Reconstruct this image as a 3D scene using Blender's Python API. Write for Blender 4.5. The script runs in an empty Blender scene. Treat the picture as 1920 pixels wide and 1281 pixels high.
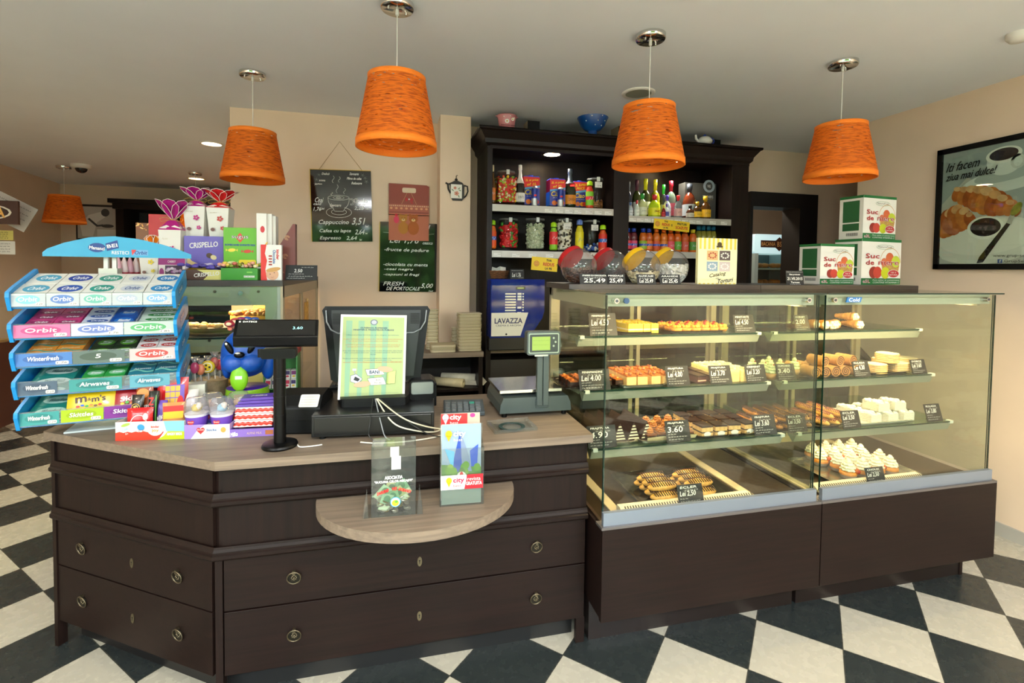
import bpy, math, random
import numpy as np
from mathutils import Vector, Matrix, Euler
rad = math.radians
C = bpy.context.scene.collection
rnd = random.Random(7)

# ---------------------------------------------------------------- camera
EYE = Vector((0, 0, 1.6)); FOC = 921.87; PCY = 536.92
_y, _p, _r = 0.23746328, 0.03560396, 0.01196414
_cy, _sy, _cp, _sp = math.cos(_y), math.sin(_y), math.cos(_p), math.sin(_p)
FWD = Vector((_sy*_cp, _cy*_cp, -_sp)); _rt = Vector((_cy, -_sy, 0)); _up = _rt.cross(FWD)
RGT = math.cos(_r)*_rt + math.sin(_r)*_up; UPV = -math.sin(_r)*_rt + math.cos(_r)*_up
cd = bpy.data.cameras.new('camera'); cam = bpy.data.objects.new('camera', cd); C.objects.link(cam)
cd.sensor_width = 36; cd.lens = 36*FOC/1920; cd.shift_y = -(640.5-PCY)/1920; cd.clip_start = .05
cam.matrix_world = Matrix.Translation(EYE) @ Matrix((RGT, UPV, -FWD)).transposed().to_4x4()
bpy.context.scene.camera = cam
# survey helpers: the point on the plane at depth Y (or height z) seen at a photo position
def _ray(x, y): return FWD*FOC + RGT*(x-960) - UPV*(y-PCY)
def A(x, y, Y): d = _ray(x, y); return EYE + d*(Y/d.y)
def G(x, y, z): d = _ray(x, y); return EYE + d*((z-EYE.z)/d.z)

# ---------------------------------------------------------------- world, lights, exposure
sc = bpy.context.scene
w = bpy.data.worlds.new('world'); sc.world = w; w.use_nodes = True
bg = w.node_tree.nodes['Background']; bg.inputs[0].default_value = (.77, .88, 1, 1); bg.inputs[1].default_value = 10
sc.view_settings.view_transform = 'Standard'; sc.view_settings.look = 'None'
sc.view_settings.exposure = 0.48; sc.view_settings.gamma = 1; sc.view_settings.use_curve_mapping = False
sc.cycles.use_denoising = True; sc.cycles.max_bounces = 10; sc.cycles.transparent_max_bounces = 40
sc.cycles.diffuse_bounces = 5; sc.cycles.glossy_bounces = 4; sc.cycles.caustics_reflective = False; sc.cycles.caustics_refractive = False
sc.cycles.sample_clamp_indirect = 4; sc.cycles.blur_glossy = .5
def area(name, loc, rot, sx, sy, power, col=(1, 1, 1)):
    l = bpy.data.lights.new(name, 'AREA'); l.shape = 'RECTANGLE'; l.size = sx; l.size_y = sy; l.energy = power; l.color = col
    o = bpy.data.objects.new(name, l); o.location = loc; o.rotation_euler = rot; C.objects.link(o); return o
def spot(name, loc, power, col=(1, .86, .66), ang=120, size=.06):
    l = bpy.data.lights.new(name, 'SPOT'); l.energy = power; l.color = col; l.spot_size = rad(ang); l.spot_blend = .8; l.shadow_soft_size = size
    o = bpy.data.objects.new(name, l); o.location = loc; C.objects.link(o); return o
pt = area('window_portal', (-.575, -2.44, 1.32), (rad(90), 0, 0), 6.6, 2.3, 1); pt.data.cycles.is_portal = True
sl = bpy.data.lights.new('sun', 'SUN'); sl.energy = 55; sl.angle = .02; sl.color = (1, .96, .9)
so = bpy.data.objects.new('sun', sl); so.rotation_euler = (rad(28), rad(12), 0); C.objects.link(so)
# added fill lights under the ceiling, unseen behind the viewer
for x_ in (-2.6, 0, 2.4): area('added_ceiling_fill', (x_, -1.2, 2.76), (0, 0, 0), 1.2, .3, 95, (.95, .97, 1))

# ---------------------------------------------------------------- materials
def lin(h):
    h = h.lstrip('#'); c = [int(h[i:i+2], 16)/255 for i in (0, 2, 4)]
    return tuple(v/12.92 if v <= .04045 else ((v+.055)/1.055)**2.4 for v in c)
_M = {}
def M(col, r=.5, metal=0, noise=0, sc_=30, bump=0, em=0, coat=0, name=None, tr=0, sss=0):
    key = (col, r, metal, noise, sc_, bump, em, coat, tr, sss)
    if key in _M: return _M[key]
    m = bpy.data.materials.new(name or 'surface_'+col.strip('#')); m.use_nodes = True; nt = m.node_tree
    b = nt.nodes['Principled BSDF']; c = lin(col)
    b.inputs['Base Color'].default_value = (*c, 1); b.inputs['Roughness'].default_value = r; b.inputs['Metallic'].default_value = metal
    if coat: b.inputs['Coat Weight'].default_value = coat; b.inputs['Coat Roughness'].default_value = .08
    if tr: b.inputs['Transmission Weight'].default_value = tr
    if sss: b.inputs['Subsurface Weight'].default_value = sss; b.inputs['Subsurface Radius'].default_value = (.01, .006, .004)
    if em: b.inputs['Emission Color'].default_value = (*c, 1); b.inputs['Emission Strength'].default_value = em
    if noise or bump:
        tc = nt.nodes.new('ShaderNodeTexCoord'); n = nt.nodes.new('ShaderNodeTexNoise'); n.inputs['Scale'].default_value = sc_; n.inputs['Detail'].default_value = 5
        nt.links.new(tc.outputs['Object'], n.inputs['Vector'])
        if noise:
            mx = nt.nodes.new('ShaderNodeMix'); mx.data_type = 'RGBA'
            mx.inputs[6].default_value = (*[v*(1-noise) for v in c], 1); mx.inputs[7].default_value = (*[min(1, v*(1+noise)) for v in c], 1)
            mr = nt.nodes.new('ShaderNodeMapRange'); mr.inputs[1].default_value = .3; mr.inputs[2].default_value = .7
            nt.links.new(n.outputs['Fac'], mr.inputs[0]); nt.links.new(mr.outputs[0], mx.inputs[0]); nt.links.new(mx.outputs[2], b.inputs['Base Color'])
        if bump:
            bp = nt.nodes.new('ShaderNodeBump'); bp.inputs['Strength'].default_value = bump; bp.inputs['Distance'].default_value = .004
            nt.links.new(n.outputs['Fac'], bp.inputs['Height']); nt.links.new(bp.outputs[0], b.inputs['Normal'])
    _M[key] = m; return m
def wood(name, c1, c2, r=.4, axis=0, scale=1.0, fine=60, spec=.22):
    m = bpy.data.materials.new(name); m.use_nodes = True; nt = m.node_tree; b = nt.nodes['Principled BSDF']; b.inputs['Roughness'].default_value = r; b.inputs['Specular IOR Level'].default_value = spec
    tc = nt.nodes.new('ShaderNodeTexCoord'); mp = nt.nodes.new('ShaderNodeMapping'); s = [fine*scale]*3; s[axis] = 2.2*scale; mp.inputs['Scale'].default_value = s
    n = nt.nodes.new('ShaderNodeTexNoise'); n.inputs['Scale'].default_value = 1; n.inputs['Detail'].default_value = 6; n.inputs['Roughness'].default_value = .65; n.inputs['Distortion'].default_value = .3
    cr = nt.nodes.new('ShaderNodeValToRGB'); cr.color_ramp.elements[0].position = .3; cr.color_ramp.elements[1].position = .72
    cr.color_ramp.elements[0].color = (*lin(c1), 1); cr.color_ramp.elements[1].color = (*lin(c2), 1)
    bp = nt.nodes.new('ShaderNodeBump'); bp.inputs['Strength'].default_value = .12; bp.inputs['Distance'].default_value = .002
    L = nt.links; L.new(tc.outputs['Object'], mp.inputs[0]); L.new(mp.outputs[0], n.inputs['Vector']); L.new(n.outputs['Fac'], cr.inputs[0]); L.new(cr.outputs[0], b.inputs['Base Color'])
    L.new(n.outputs['Fac'], bp.inputs['Height']); L.new(bp.outputs[0], b.inputs['Normal']); return m
def glass(name, tint='#f5f8f2', refl=1.0, rough=0.0, ior=1.5, milk=0):
    if name in _M: return _M[name]
    m = bpy.data.materials.new(name); m.use_nodes = True; nt = m.node_tree; nt.nodes.clear()
    o = nt.nodes.new('ShaderNodeOutputMaterial'); t = nt.nodes.new('ShaderNodeBsdfTransparent'); g = nt.nodes.new('ShaderNodeBsdfGlossy'); f = nt.nodes.new('ShaderNodeFresnel'); x = nt.nodes.new('ShaderNodeMixShader')
    t.inputs[0].default_value = (*lin(tint), 1); g.inputs['Roughness'].default_value = rough
    ge = nt.nodes.new('ShaderNodeNewGeometry'); mr = nt.nodes.new('ShaderNodeMapRange'); mr.inputs[3].default_value = ior; mr.inputs[4].default_value = 1/ior
    nt.links.new(ge.outputs['Backfacing'], mr.inputs[0]); nt.links.new(mr.outputs[0], f.inputs[0])
    if refl != 1:
        mm = nt.nodes.new('ShaderNodeMath'); mm.operation = 'MULTIPLY'; mm.inputs[1].default_value = refl; mm.use_clamp = True; nt.links.new(f.outputs[0], mm.inputs[0]); nt.links.new(mm.outputs[0], x.inputs[0])
    else: nt.links.new(f.outputs[0], x.inputs[0])
    nt.links.new(t.outputs[0], x.inputs[1]); nt.links.new(g.outputs[0], x.inputs[2])
    if milk:
        d = nt.nodes.new('ShaderNodeBsdfDiffuse'); d.inputs[0].default_value = (.8, .82, .8, 1); y = nt.nodes.new('ShaderNodeMixShader'); y.inputs[0].default_value = milk
        nt.links.new(x.outputs[0], y.inputs[1]); nt.links.new(d.outputs[0], y.inputs[2]); nt.links.new(y.outputs[0], o.inputs[0])
    else: nt.links.new(x.outputs[0], o.inputs[0])
    _M[name] = m; return m
DARK = wood('wenge_wood', '#120907', '#20120e', .5, 0)
DARKV = wood('wenge_wood_upright', '#120907', '#20120e', .5, 2)
OAK = wood('grey_oak_laminate', '#6c5f53', '#8a7a69', .42, 0, 1, 70)
GLS = glass('clear_glass'); GREEN = M('#0b2a20', .12, name='green_glass_edge'); JAR = glass('jar_plastic', '#fbfbf8', .8, .02, 1.35)
ACR = glass('acrylic', '#f4f6f4', 1.3, .03, 1.45, .02)
BLK = M('#060607', .34, name='black_plastic'); BLK2 = M('#0e0f10', .45, name='charcoal_plastic'); WHT = M('#dddcd6', .45, name='white_card')
CHR = M('#d8d8d6', .12, 1, name='chrome'); ALU = M('#b9b4a4', .38, .7, name='satin_aluminium'); CHALK = M('#e6e6e2', .8, name='chalk_white'); SLATE = M('#0d0f11', .6, name='chalkboard_slate')

for m_ in (BLK, BLK2): m_.node_tree.nodes['Principled BSDF'].inputs['Specular IOR Level'].default_value = .22
# ---------------------------------------------------------------- mesh builder
_txt = {}
def _glyphs(s):
    if s in _txt: return _txt[s]
    cu = bpy.data.curves.new('t', 'FONT'); cu.body = s; cu.resolution_u = 2; cu.fill_mode = 'FRONT' if hasattr(cu, 'fill_mode') else 'BOTH'
    cu.dimensions = '2D'; o = bpy.data.objects.new('t', cu); C.objects.link(o)
    me = bpy.data.meshes.new_from_object(o.evaluated_get(bpy.context.evaluated_depsgraph_get()))
    v = [(a.co.x, a.co.y) for a in me.vertices]; f = [tuple(p.vertices) for p in me.polygons]
    bpy.data.objects.remove(o); bpy.data.curves.remove(cu); bpy.data.meshes.remove(me)
    if v:
        x0 = min(a[0] for a in v); x1 = max(a[0] for a in v); y0 = min(a[1] for a in v); y1 = max(a[1] for a in v)
    else: x0 = y0 = 0; x1 = y1 = 1
    _txt[s] = (v, f, x0, x1, y0, y1); return _txt[s]
class MB:
    def __init__(s): s.v = []; s.f = []; s.m = []; s.mats = []; s.sm = []; s.T = None
    def add(s, vs, fs, m, smooth=False):
        o = len(s.v)
        s.v += [tuple(s.T @ Vector(q)) for q in vs] if s.T is not None else [tuple(q) for q in vs]
        if m not in s.mats: s.mats.append(m)
        k = s.mats.index(m)
        for f in fs: s.f.append(tuple(i+o for i in f)); s.m.append(k); s.sm.append(smooth)
        return s
    def box(s, x0, x1, y0, y1, z0, z1, m):
        v = [(x, y, z) for z in (z0, z1) for y in (y0, y1) for x in (x0, x1)]
        return s.add(v, [(0, 2, 3, 1), (4, 5, 7, 6), (0, 1, 5, 4), (1, 3, 7, 5), (3, 2, 6, 7), (2, 0, 4, 6)], m)
    def prism(s, poly, a, b, m, ax='y', smooth=False, caps=True):
        n = len(poly); P = {'y': lambda u, v, t: (u, t, v), 'x': lambda u, v, t: (t, u, v), 'z': lambda u, v, t: (u, v, t)}[ax]
        v = [P(u, w_, a) for u, w_ in poly] + [P(u, w_, b) for u, w_ in poly]
        s.add(v, [(i, (i+1) % n, n+(i+1) % n, n+i) for i in range(n)], m, smooth)
        if caps: s.add(v, [tuple(range(n)), tuple(range(2*n-1, n-1, -1))], m)
        return s
    def rbox(s, x0, x1, y0, y1, z0, z1, m, r=.01, ax='y', seg=4):
        r = min(r, (x1-x0)*.49 if ax != 'x' else (y1-y0)*.49, (z1-z0)*.49 if ax != 'z' else (y1-y0)*.49)
        if ax == 'y': return s.prism(rr(x0, x1, z0, z1, r, seg), y0, y1, m)
        if ax == 'z': return s.prism(rr(x0, x1, y0, y1, r, seg), z0, z1, m, 'z')
        return s.prism(rr(y0, y1, z0, z1, r, seg), x0, x1, m, 'x')
    def lathe(s, prof, m, seg=20, cx=0, cy=0, cz=0, ang=360, close=True):
        n = len(prof); vs = []; fs = []; k = seg if ang == 360 else seg+1
        for i in range(k):
            a = rad(ang)*i/seg
            for r, z in prof: vs.append((cx+r*math.cos(a), cy+r*math.sin(a), cz+z))
        for i in range(seg):
            j = (i+1) % k
            for q in range(n-1): fs.append((i*n+q, j*n+q, j*n+q+1, i*n+q+1))
        s.add(vs, fs, m, True)
        if close and ang == 360:
            for q in (0, n-1):
                if prof[q][0] > 1e-4: s.add([vs[i*n+q] for i in range(k)], [tuple(range(k)) if q else tuple(range(k-1, -1, -1))], m)
        return s
    def cyl(s, x, y, z0, z1, r, m, seg=20, r2=None): return s.lathe([(r, z0), (r2 if r2 is not None else r, z1)], m, seg, x, y)
    def cyly(s, x, z, y0, y1, r, m, seg=16, r2=None):
        r2 = r if r2 is None else r2; a = [2*math.pi*i/seg for i in range(seg)]
        v = [(x+r*math.cos(t), y0, z+r*math.sin(t)) for t in a]+[(x+r2*math.cos(t), y1, z+r2*math.sin(t)) for t in a]
        s.add(v, [(i, (i+1) % seg, seg+(i+1) % seg, seg+i) for i in range(seg)], m, True); return s.add(v, [tuple(range(seg)), tuple(range(2*seg-1, seg-1, -1))], m)
    def ell(s, cx, cy, cz, rx, ry, rz, m, seg=12, rings=8, jit=0):
        vs = [(cx, cy, cz-rz)]; fs = []
        for j in range(1, rings):
            p = math.pi*j/rings
            for i in range(seg):
                a = 2*math.pi*i/seg; q = 1+rnd.uniform(-jit, jit)
                vs.append((cx+rx*math.sin(p)*math.cos(a)*q, cy+ry*math.sin(p)*math.sin(a)*q, cz-rz*math.cos(p)*q))
        vs.append((cx, cy, cz+rz)); e = len(vs)-1
        for i in range(seg):
            fs.append((0, 1+(i+1) % seg, 1+i)); fs.append((e, e-seg+i, e-seg+(i+1) % seg))
            for j in range(rings-2):
                a = 1+j*seg+i; b_ = 1+j*seg+(i+1) % seg; fs.append((a, b_, b_+seg, a+seg))
        return s.add(vs, fs, m, True)
    def tube(s, pts, r, m, seg=8, r2=None, cap=True):
        pts = [Vector(p) for p in pts]; n = len(pts); vs = []; up = Vector((0, 0, 1))
        t0 = (pts[1]-pts[0]).normalized(); nrm = t0.cross(up)
        if nrm.length < .1: nrm = t0.cross(Vector((1, 0, 0)))
        nrm.normalize()
        for i, p in enumerate(pts):
            t = (pts[min(i+1, n-1)]-pts[max(i-1, 0)]).normalized(); nrm = (nrm-t*nrm.dot(t)).normalized(); bi = t.cross(nrm)
            rr_ = r if r2 is None else r+(r2-r)*i/(n-1)
            if callable(r): rr_ = r(i/(n-1))
            for k in range(seg): a = 2*math.pi*k/seg; vs.append(p+nrm*rr_*math.cos(a)+bi*rr_*math.sin(a))
        fs = [(i*seg+k, i*seg+(k+1) % seg, (i+1)*seg+(k+1) % seg, (i+1)*seg+k) for i in range(n-1) for k in range(seg)]
        s.add(vs, fs, m, True)
        if cap: s.add(vs[:seg]+vs[-seg:], [tuple(range(seg-1, -1, -1)), tuple(range(seg, 2*seg))], m)
        return s
    # flat print on a surface that faces local -Y
    def rect(s, x0, x1, z0, z1, y, m): return s.add([(x0, y, z0), (x1, y, z0), (x1, y, z1), (x0, y, z1)], [(0, 1, 2, 3)], m)
    def poly(s, p, y, m): return s.add([(a, y, b) for a, b in p], [tuple(range(len(p)))], m)
    def oval(s, cx, cz, rx, rz, y, m, seg=18, tilt=0):
        c, d = math.cos(tilt), math.sin(tilt); q = [(rx*math.cos(2*math.pi*i/seg), rz*math.sin(2*math.pi*i/seg)) for i in range(seg)]
        return s.poly([(cx+a*c-b*d, cz+a*d+b*c) for a, b in q], y, m)
    def ring(s, cx, cz, rx, rz, w_, y, m, seg=24, a0=0, a1=360): return s.line([(cx+rx*math.cos(rad(a0+(a1-a0)*i/seg)), cz+rz*math.sin(rad(a0+(a1-a0)*i/seg))) for i in range(seg+1)], w_, y, m)
    def line(s, p, w_, y, m):
        vs = []; n = len(p)
        for i in range(n):
            a = Vector(p[max(i-1, 0)]); b = Vector(p[min(i+1, n-1)]); t = (b-a)
            t = t.normalized() if t.length else Vector((1, 0)); q = Vector((-t.y, t.x))*w_/2; c = Vector(p[i])
            vs += [(c.x+q.x, y, c.y+q.y), (c.x-q.x, y, c.y-q.y)]
        return s.add(vs, [(2*i, 2*i+1, 2*i+3, 2*i+2) for i in range(n-1)], m)
    def text(s, t, cx, cz, w_, h, y, m, shear=0, rot=0, bold=0):
        v, f, x0, x1, y0, y1 = _glyphs(t); kx = w_/(x1-x0); kz = h/(y1-y0); mx, my = (x0+x1)/2, (y0+y1)/2; c, d = math.cos(rot), math.sin(rot)
        offs = [(0, 0)] if not bold else [(-bold, 0, 0), (bold, 0, 0), (0, bold, 1), (0, -bold, 1)]
        for k, ofs in enumerate(offs):
            out = []
            for a, b in v:
                z = (b-my)*kz; x = (a-mx)*kx+z*shear; out.append((cx+x*c-z*d+ofs[0], y-.00003*k, cz+x*d+z*c+ofs[1]))
            s.add(out, f, m)
        return s
    def scrib(s, x0, x1, z, h, y, m, w_=.0012, n=None):
        # one line of small handwriting that the photo shows only as strokes
        x = x0; r = rnd
        while x < x1:
            L = r.uniform(.5, 1.1)*h*2.2; L = min(L, x1-x); k = max(3, int(L/h*3)); p = [(x+L*i/k, z+h*.5*(1 if i % 2 else -1)*r.uniform(.35, 1)) for i in range(k+1)]
            s.line(p, w_, y, m); x += L+h*.8
        return s
    def build(s, name, parent=None, loc=None, rot=None, bevel=0, seg=2):
        me = bpy.data.meshes.new(name); me.from_pydata(s.v, [], s.f)
        for m in s.mats: me.materials.append(m)
        me.polygons.foreach_set('material_index', s.m); me.polygons.foreach_set('use_smooth', s.sm); me.update()
        o = bpy.data.objects.new(name, me); C.objects.link(o)
        if parent is not None: o.parent = parent
        if loc is not None: o.location = loc
        if rot is not None: o.rotation_euler = rot
        if bevel:
            b = o.modifiers.new('bevel', 'BEVEL'); b.width = bevel; b.segments = seg; b.limit_method = 'ANGLE'; b.angle_limit = rad(40); b.harden_normals = False
        return o
def rr(x0, x1, z0, z1, r, seg=4):
    out = []
    for cx, cz, a0 in ((x1-r, z1-r, 0), (x0+r, z1-r, 90), (x0+r, z0+r, 180), (x1-r, z0+r, 270)):
        for i in range(seg+1): a = rad(a0+90*i/seg); out.append((cx+r*math.cos(a), cz+r*math.sin(a)))
    return out
def P(label=None, cat=None, grp=None, kind=None, o=None):
    if label: o['label'] = label
    if cat: o['category'] = cat
    if grp: o['group'] = grp
    if kind: o['kind'] = kind
    return o
def TH(name, label, cat, loc=(0, 0, 0), rz=0, grp=None):
    o = bpy.data.objects.new(name, None); o.empty_display_size = .05; C.objects.link(o); o.location = loc; o.rotation_euler = (0, 0, rz); return P(label, cat, grp, None, o)
def ONE(mb, name, label, cat, loc=(0, 0, 0), rot=(0, 0, 0), grp=None, bevel=0):
    return P(label, cat, grp, None, mb.build(name, None, loc, rot, bevel))
def dup(root, loc, rz=None, label=None, grp=None):
    r = root.copy(); C.objects.link(r); r.location = loc
    if rz is not None: r.rotation_euler = (0, 0, rz)
    if label: r['label'] = label
    if grp: r['group'] = grp
    for ch in list(root.children):
        c = ch.copy(); C.objects.link(c); c.parent = r
        for g in ch.children: d = g.copy(); C.objects.link(d); d.parent = c
    return r
def W(mb, name): o = mb.build(name); o['kind'] = 'structure'; return o
# ================================================================ the room
CEIL = 2.785; XR = 3.63
def floor_mat():
    m = bpy.data.materials.new('checker_tiles'); m.use_nodes = True; nt = m.node_tree; b = nt.nodes['Principled BSDF']; L = nt.links
    g = nt.nodes.new('ShaderNodeNewGeometry'); sp = nt.nodes.new('ShaderNodeSeparateXYZ'); L.new(g.outputs['Position'], sp.inputs[0])
    def mt(op, a, b2=None):
        n = nt.nodes.new('ShaderNodeMath'); n.operation = op
        for i, v in enumerate((a, b2)):
            if v is None: continue
            if isinstance(v, (int, float)): n.inputs[i].default_value = v
            else: L.new(v, n.inputs[i])
        return n.outputs[0]
    D = .4690
    u = mt('DIVIDE', mt('SUBTRACT', sp.outputs[0], 1.159), D); v = mt('DIVIDE', mt('SUBTRACT', sp.outputs[1], 1.875), D)
    p = mt('ADD', u, v); q = mt('SUBTRACT', v, u)
    par = mt('FLOORED_MODULO', mt('ADD', mt('FLOOR', p), mt('FLOOR', q)), 2)
    def edge(t): f = mt('FRACT', t); return mt('MINIMUM', f, mt('SUBTRACT', 1, f))
    gr = mt('LESS_THAN', mt('MINIMUM', edge(p), edge(q)), .0065)
    n = nt.nodes.new('ShaderNodeTexNoise'); n.inputs['Scale'].default_value = 22; n.inputs['Detail'].default_value = 8; L.new(g.outputs['Position'], n.inputs['Vector'])
    def mix(f, a, c):
        x = nt.nodes.new('ShaderNodeMix'); x.data_type = 'RGBA'
        L.new(f, x.inputs[0])
        for i, v_ in ((6, a), (7, c)):
            if isinstance(v_, str): x.inputs[i].default_value = (*lin(v_), 1)
            else: L.new(v_, x.inputs[i])
        return x.outputs[2]
    wt = mix(n.outputs['Fac'], '#a5a091', '#afaa9c'); bk = mix(n.outputs['Fac'], '#24292a', '#2c3130')
    L.new(mix(gr, mix(par, wt, bk), '#3a3a34'), b.inputs['Base Color'])
    r = nt.nodes.new('ShaderNodeMapRange'); L.new(n.outputs['Fac'], r.inputs[0]); r.inputs[3].default_value = .2; r.inputs[4].default_value = .34; L.new(r.outputs[0], b.inputs['Roughness'])
    return m
WALLM = M('#e0c9b0', .75, noise=.03, sc_=3, name='peach_wall_paint'); CEILM = M('#e9eef6', .85, noise=.02, sc_=2, name='ceiling_paint')
W(MB().box(-7, 7, -4.5, 10, -.05, 0, floor_mat()), 'floor')
W(MB().box(-7, 7, -2.6, 10, CEIL, CEIL+.1, CEILM), 'ceiling')
W(MB().box(-1.193, 7, 4.12, 4.3, 0, 2.37, WALLM).box(-1.193, 3.333, 4.12, 4.3, 2.37, CEIL, WALLM).box(3.333, 7, 4.12, 4.3, 2.37, CEIL, WALLM) if 0 else
  MB().box(-1.193, 3.33, 4.12, 4.27, 0, CEIL, WALLM).box(4.11, 7, 4.12, 4.27, 0, CEIL, WALLM).box(3.33, 4.11, 4.12, 4.27, 2.37, CEIL, WALLM), 'wall_back')
W(MB().box(.352, .59, 3.87, 4.12, 0, CEIL, WALLM), 'wall_pillar')
W(MB().box(XR, XR+.15, -2.4, 3.22, 0, CEIL, WALLM).box(XR+.15, 7, 3.07, 3.22, 0, CEIL, WALLM), 'wall_right')
W(MB().box(XR-.012, XR, -2.4, 3.22, .0, .078, M('#a9a59c', .5)), 'baseboard_right')
# far part of the shop beyond the serving counter
W(MB().box(-5.2, -1.19, 8.75, 8.9, 0, CEIL, WALLM), 'wall_far')
W(MB().box(-1.19, -1.04, 4.27, 8.9, 0, CEIL, WALLM), 'wall_inner')
W(MB().prism([(-4.86, 8.9), (-5.06, 8.9), (-3.5, -2.4), (-3.3, -2.4)] if 0 else [(-4.83, 8.75), (-5.0, 8.75), (-4.5, 5.0), (-4.5, -2.4), (-4.3, -2.4), (-4.3, 5.4)], 0, CEIL, WALLM, 'z'), 'wall_left')
# shopfront behind the viewer: piers, sill and lintel around large panes
sf = MB().box(-4.5, -3.9, -2.55, -2.4, 0, CEIL, WALLM).box(2.75, 3.78, -2.55, -2.4, 0, CEIL, WALLM).box(-4.5, 3.78, -2.55, -2.4, 2.5, CEIL, WALLM).box(-4.5, 3.78, -2.55, -2.4, 0, .15, WALLM)
W(sf, 'wall_front')
fr = MB()
for x in (-3.9, -1.7, .5, 2.7): fr.box(x, x+.05, -2.52, -2.46, .15, 2.5, M('#4a3526', .5))
fr.box(-3.9, 2.75, -2.52, -2.46, .15, .2, M('#4a3526', .5)).box(-3.9, 2.75, -2.52, -2.46, 2.45, 2.5, M('#4a3526', .5))
wf = W(fr, 'window_1'); o = MB().box(-3.9, 2.75, -2.5, -2.492, .2, 2.45, GLS).build('window_glass', wf)
# door opening in the back wall and the store room behind it
df = MB(); dm = M('#0d0705', .6, name='dark_door_frame')
df.box(3.33, 3.36, 4.07, 4.3, 0, 2.23, dm).box(3.9, 4.11, 4.07, 4.3, 0, 2.23, dm).box(3.33, 4.11, 4.07, 4.3, 2.23, 2.37, dm)
W(df, 'door_1')
W(MB().box(2.9, 6.5, 6.3, 6.4, 0, CEIL, WALLM), 'wall_store')
W(MB().box(6.5, 6.6, 3.07, 6.4, 0, CEIL, WALLM), 'wall_outer')
W(MB().box(2.8, 2.9, 4.27, 6.4, 0, CEIL, WALLM), 'wall_store')
# outside
hd = MB(); hm = M('#3f6b22', .8, noise=.7, sc_=9, bump=1, name='hedge_leaves')
for i in range(420):
    x = -8+16*rnd.random() if i < 260 else rnd.uniform(-3.2, 1.8); z = .2+rnd.random()*(1.1 if i < 260 else 2.6); hd.ell(x, -5.6+rnd.uniform(-.2, .35), z, .22, .2, .2, hm, 7, 5, .25)
hd.box(-8, 8, -6.1, -5.6, 0, 1.1, hm).box(-3.0, 1.6, -6.1, -5.6, 0, 2.6, hm); ONE(hd, 'hedge', 'clipped green hedge along the pavement outside the shop window', 'hedge')
W(MB().box(-12, 12, -14, -4.5, -.06, -.01, M('#d2ccc2', .9, noise=.1, sc_=2)), 'pavement')

# ================================================================ ceiling fittings
def shade_mat():
    m = bpy.data.materials.new('woven_orange_cord'); m.use_nodes = True; nt = m.node_tree; b = nt.nodes['Principled BSDF']; L = nt.links
    tc = nt.nodes.new('ShaderNodeTexCoord'); mp = nt.nodes.new('ShaderNodeMapping'); mp.inputs['Scale'].default_value = (22, 22, 190)
    n = nt.nodes.new('ShaderNodeTexNoise'); n.inputs['Scale'].default_value = 1; n.inputs['Detail'].default_value = 3
    cr = nt.nodes.new('ShaderNodeValToRGB'); cr.color_ramp.elements[0].position = .33; cr.color_ramp.elements[1].position = .55
    cr.color_ramp.elements[0].color = (*lin('#bc5208'), 1); cr.color_ramp.elements[1].color = (*lin('#f07c10'), 1)
    bp = nt.nodes.new('ShaderNodeBump'); bp.inputs['Strength'].default_value = .8; bp.inputs['Distance'].default_value = .006
    L.new(tc.outputs['Object'], mp.inputs[0]); L.new(mp.outputs[0], n.inputs['Vector']); L.new(n.outputs['Fac'], cr.inputs[0]); L.new(cr.outputs[0], b.inputs['Base Color'])
    L.new(n.outputs['Fac'], bp.inputs['Height']); L.new(bp.outputs[0], b.inputs['Normal']); b.inputs['Roughness'].default_value = .7
    tl = nt.nodes.new('ShaderNodeBsdfTranslucent'); L.new(cr.outputs[0], tl.inputs[0]); L.new(bp.outputs[0], tl.inputs['Normal'])
    mx = nt.nodes.new('ShaderNodeMixShader'); mx.inputs[0].default_value = .4; out = nt.nodes['Material Output']
    L.new(b.outputs[0], mx.inputs[1]); L.new(tl.outputs[0], mx.inputs[2])
    # gaps between the cords
    n2 = nt.nodes.new('ShaderNodeTexNoise'); n2.inputs['Scale'].default_value = 1.0; n2.inputs['Detail'].default_value = 1; mp2 = nt.nodes.new('ShaderNodeMapping'); mp2.inputs['Scale'].default_value = (30, 30, 150); mp2.inputs['Location'].default_value = (3, 1, 5)
    L.new(tc.outputs['Object'], mp2.inputs[0]); L.new(mp2.outputs[0], n2.inputs['Vector'])
    gt = nt.nodes.new('ShaderNodeMath'); gt.operation = 'GREATER_THAN'; gt.inputs[1].default_value = .70; L.new(n2.outputs['Fac'], gt.inputs[0])
    tp = nt.nodes.new('ShaderNodeBsdfTransparent'); m2 = nt.nodes.new('ShaderNodeMixShader'); L.new(gt.outputs[0], m2.inputs[0]); L.new(mx.outputs[0], m2.inputs[1]); L.new(tp.outputs[0], m2.inputs[2]); L.new(m2.outputs[0], out.inputs[0])
    return m
SHADE = shade_mat(); RIM = M('#ec7a10', .7, bump=.6, sc_=90, name='orange_cord_rim')
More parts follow.
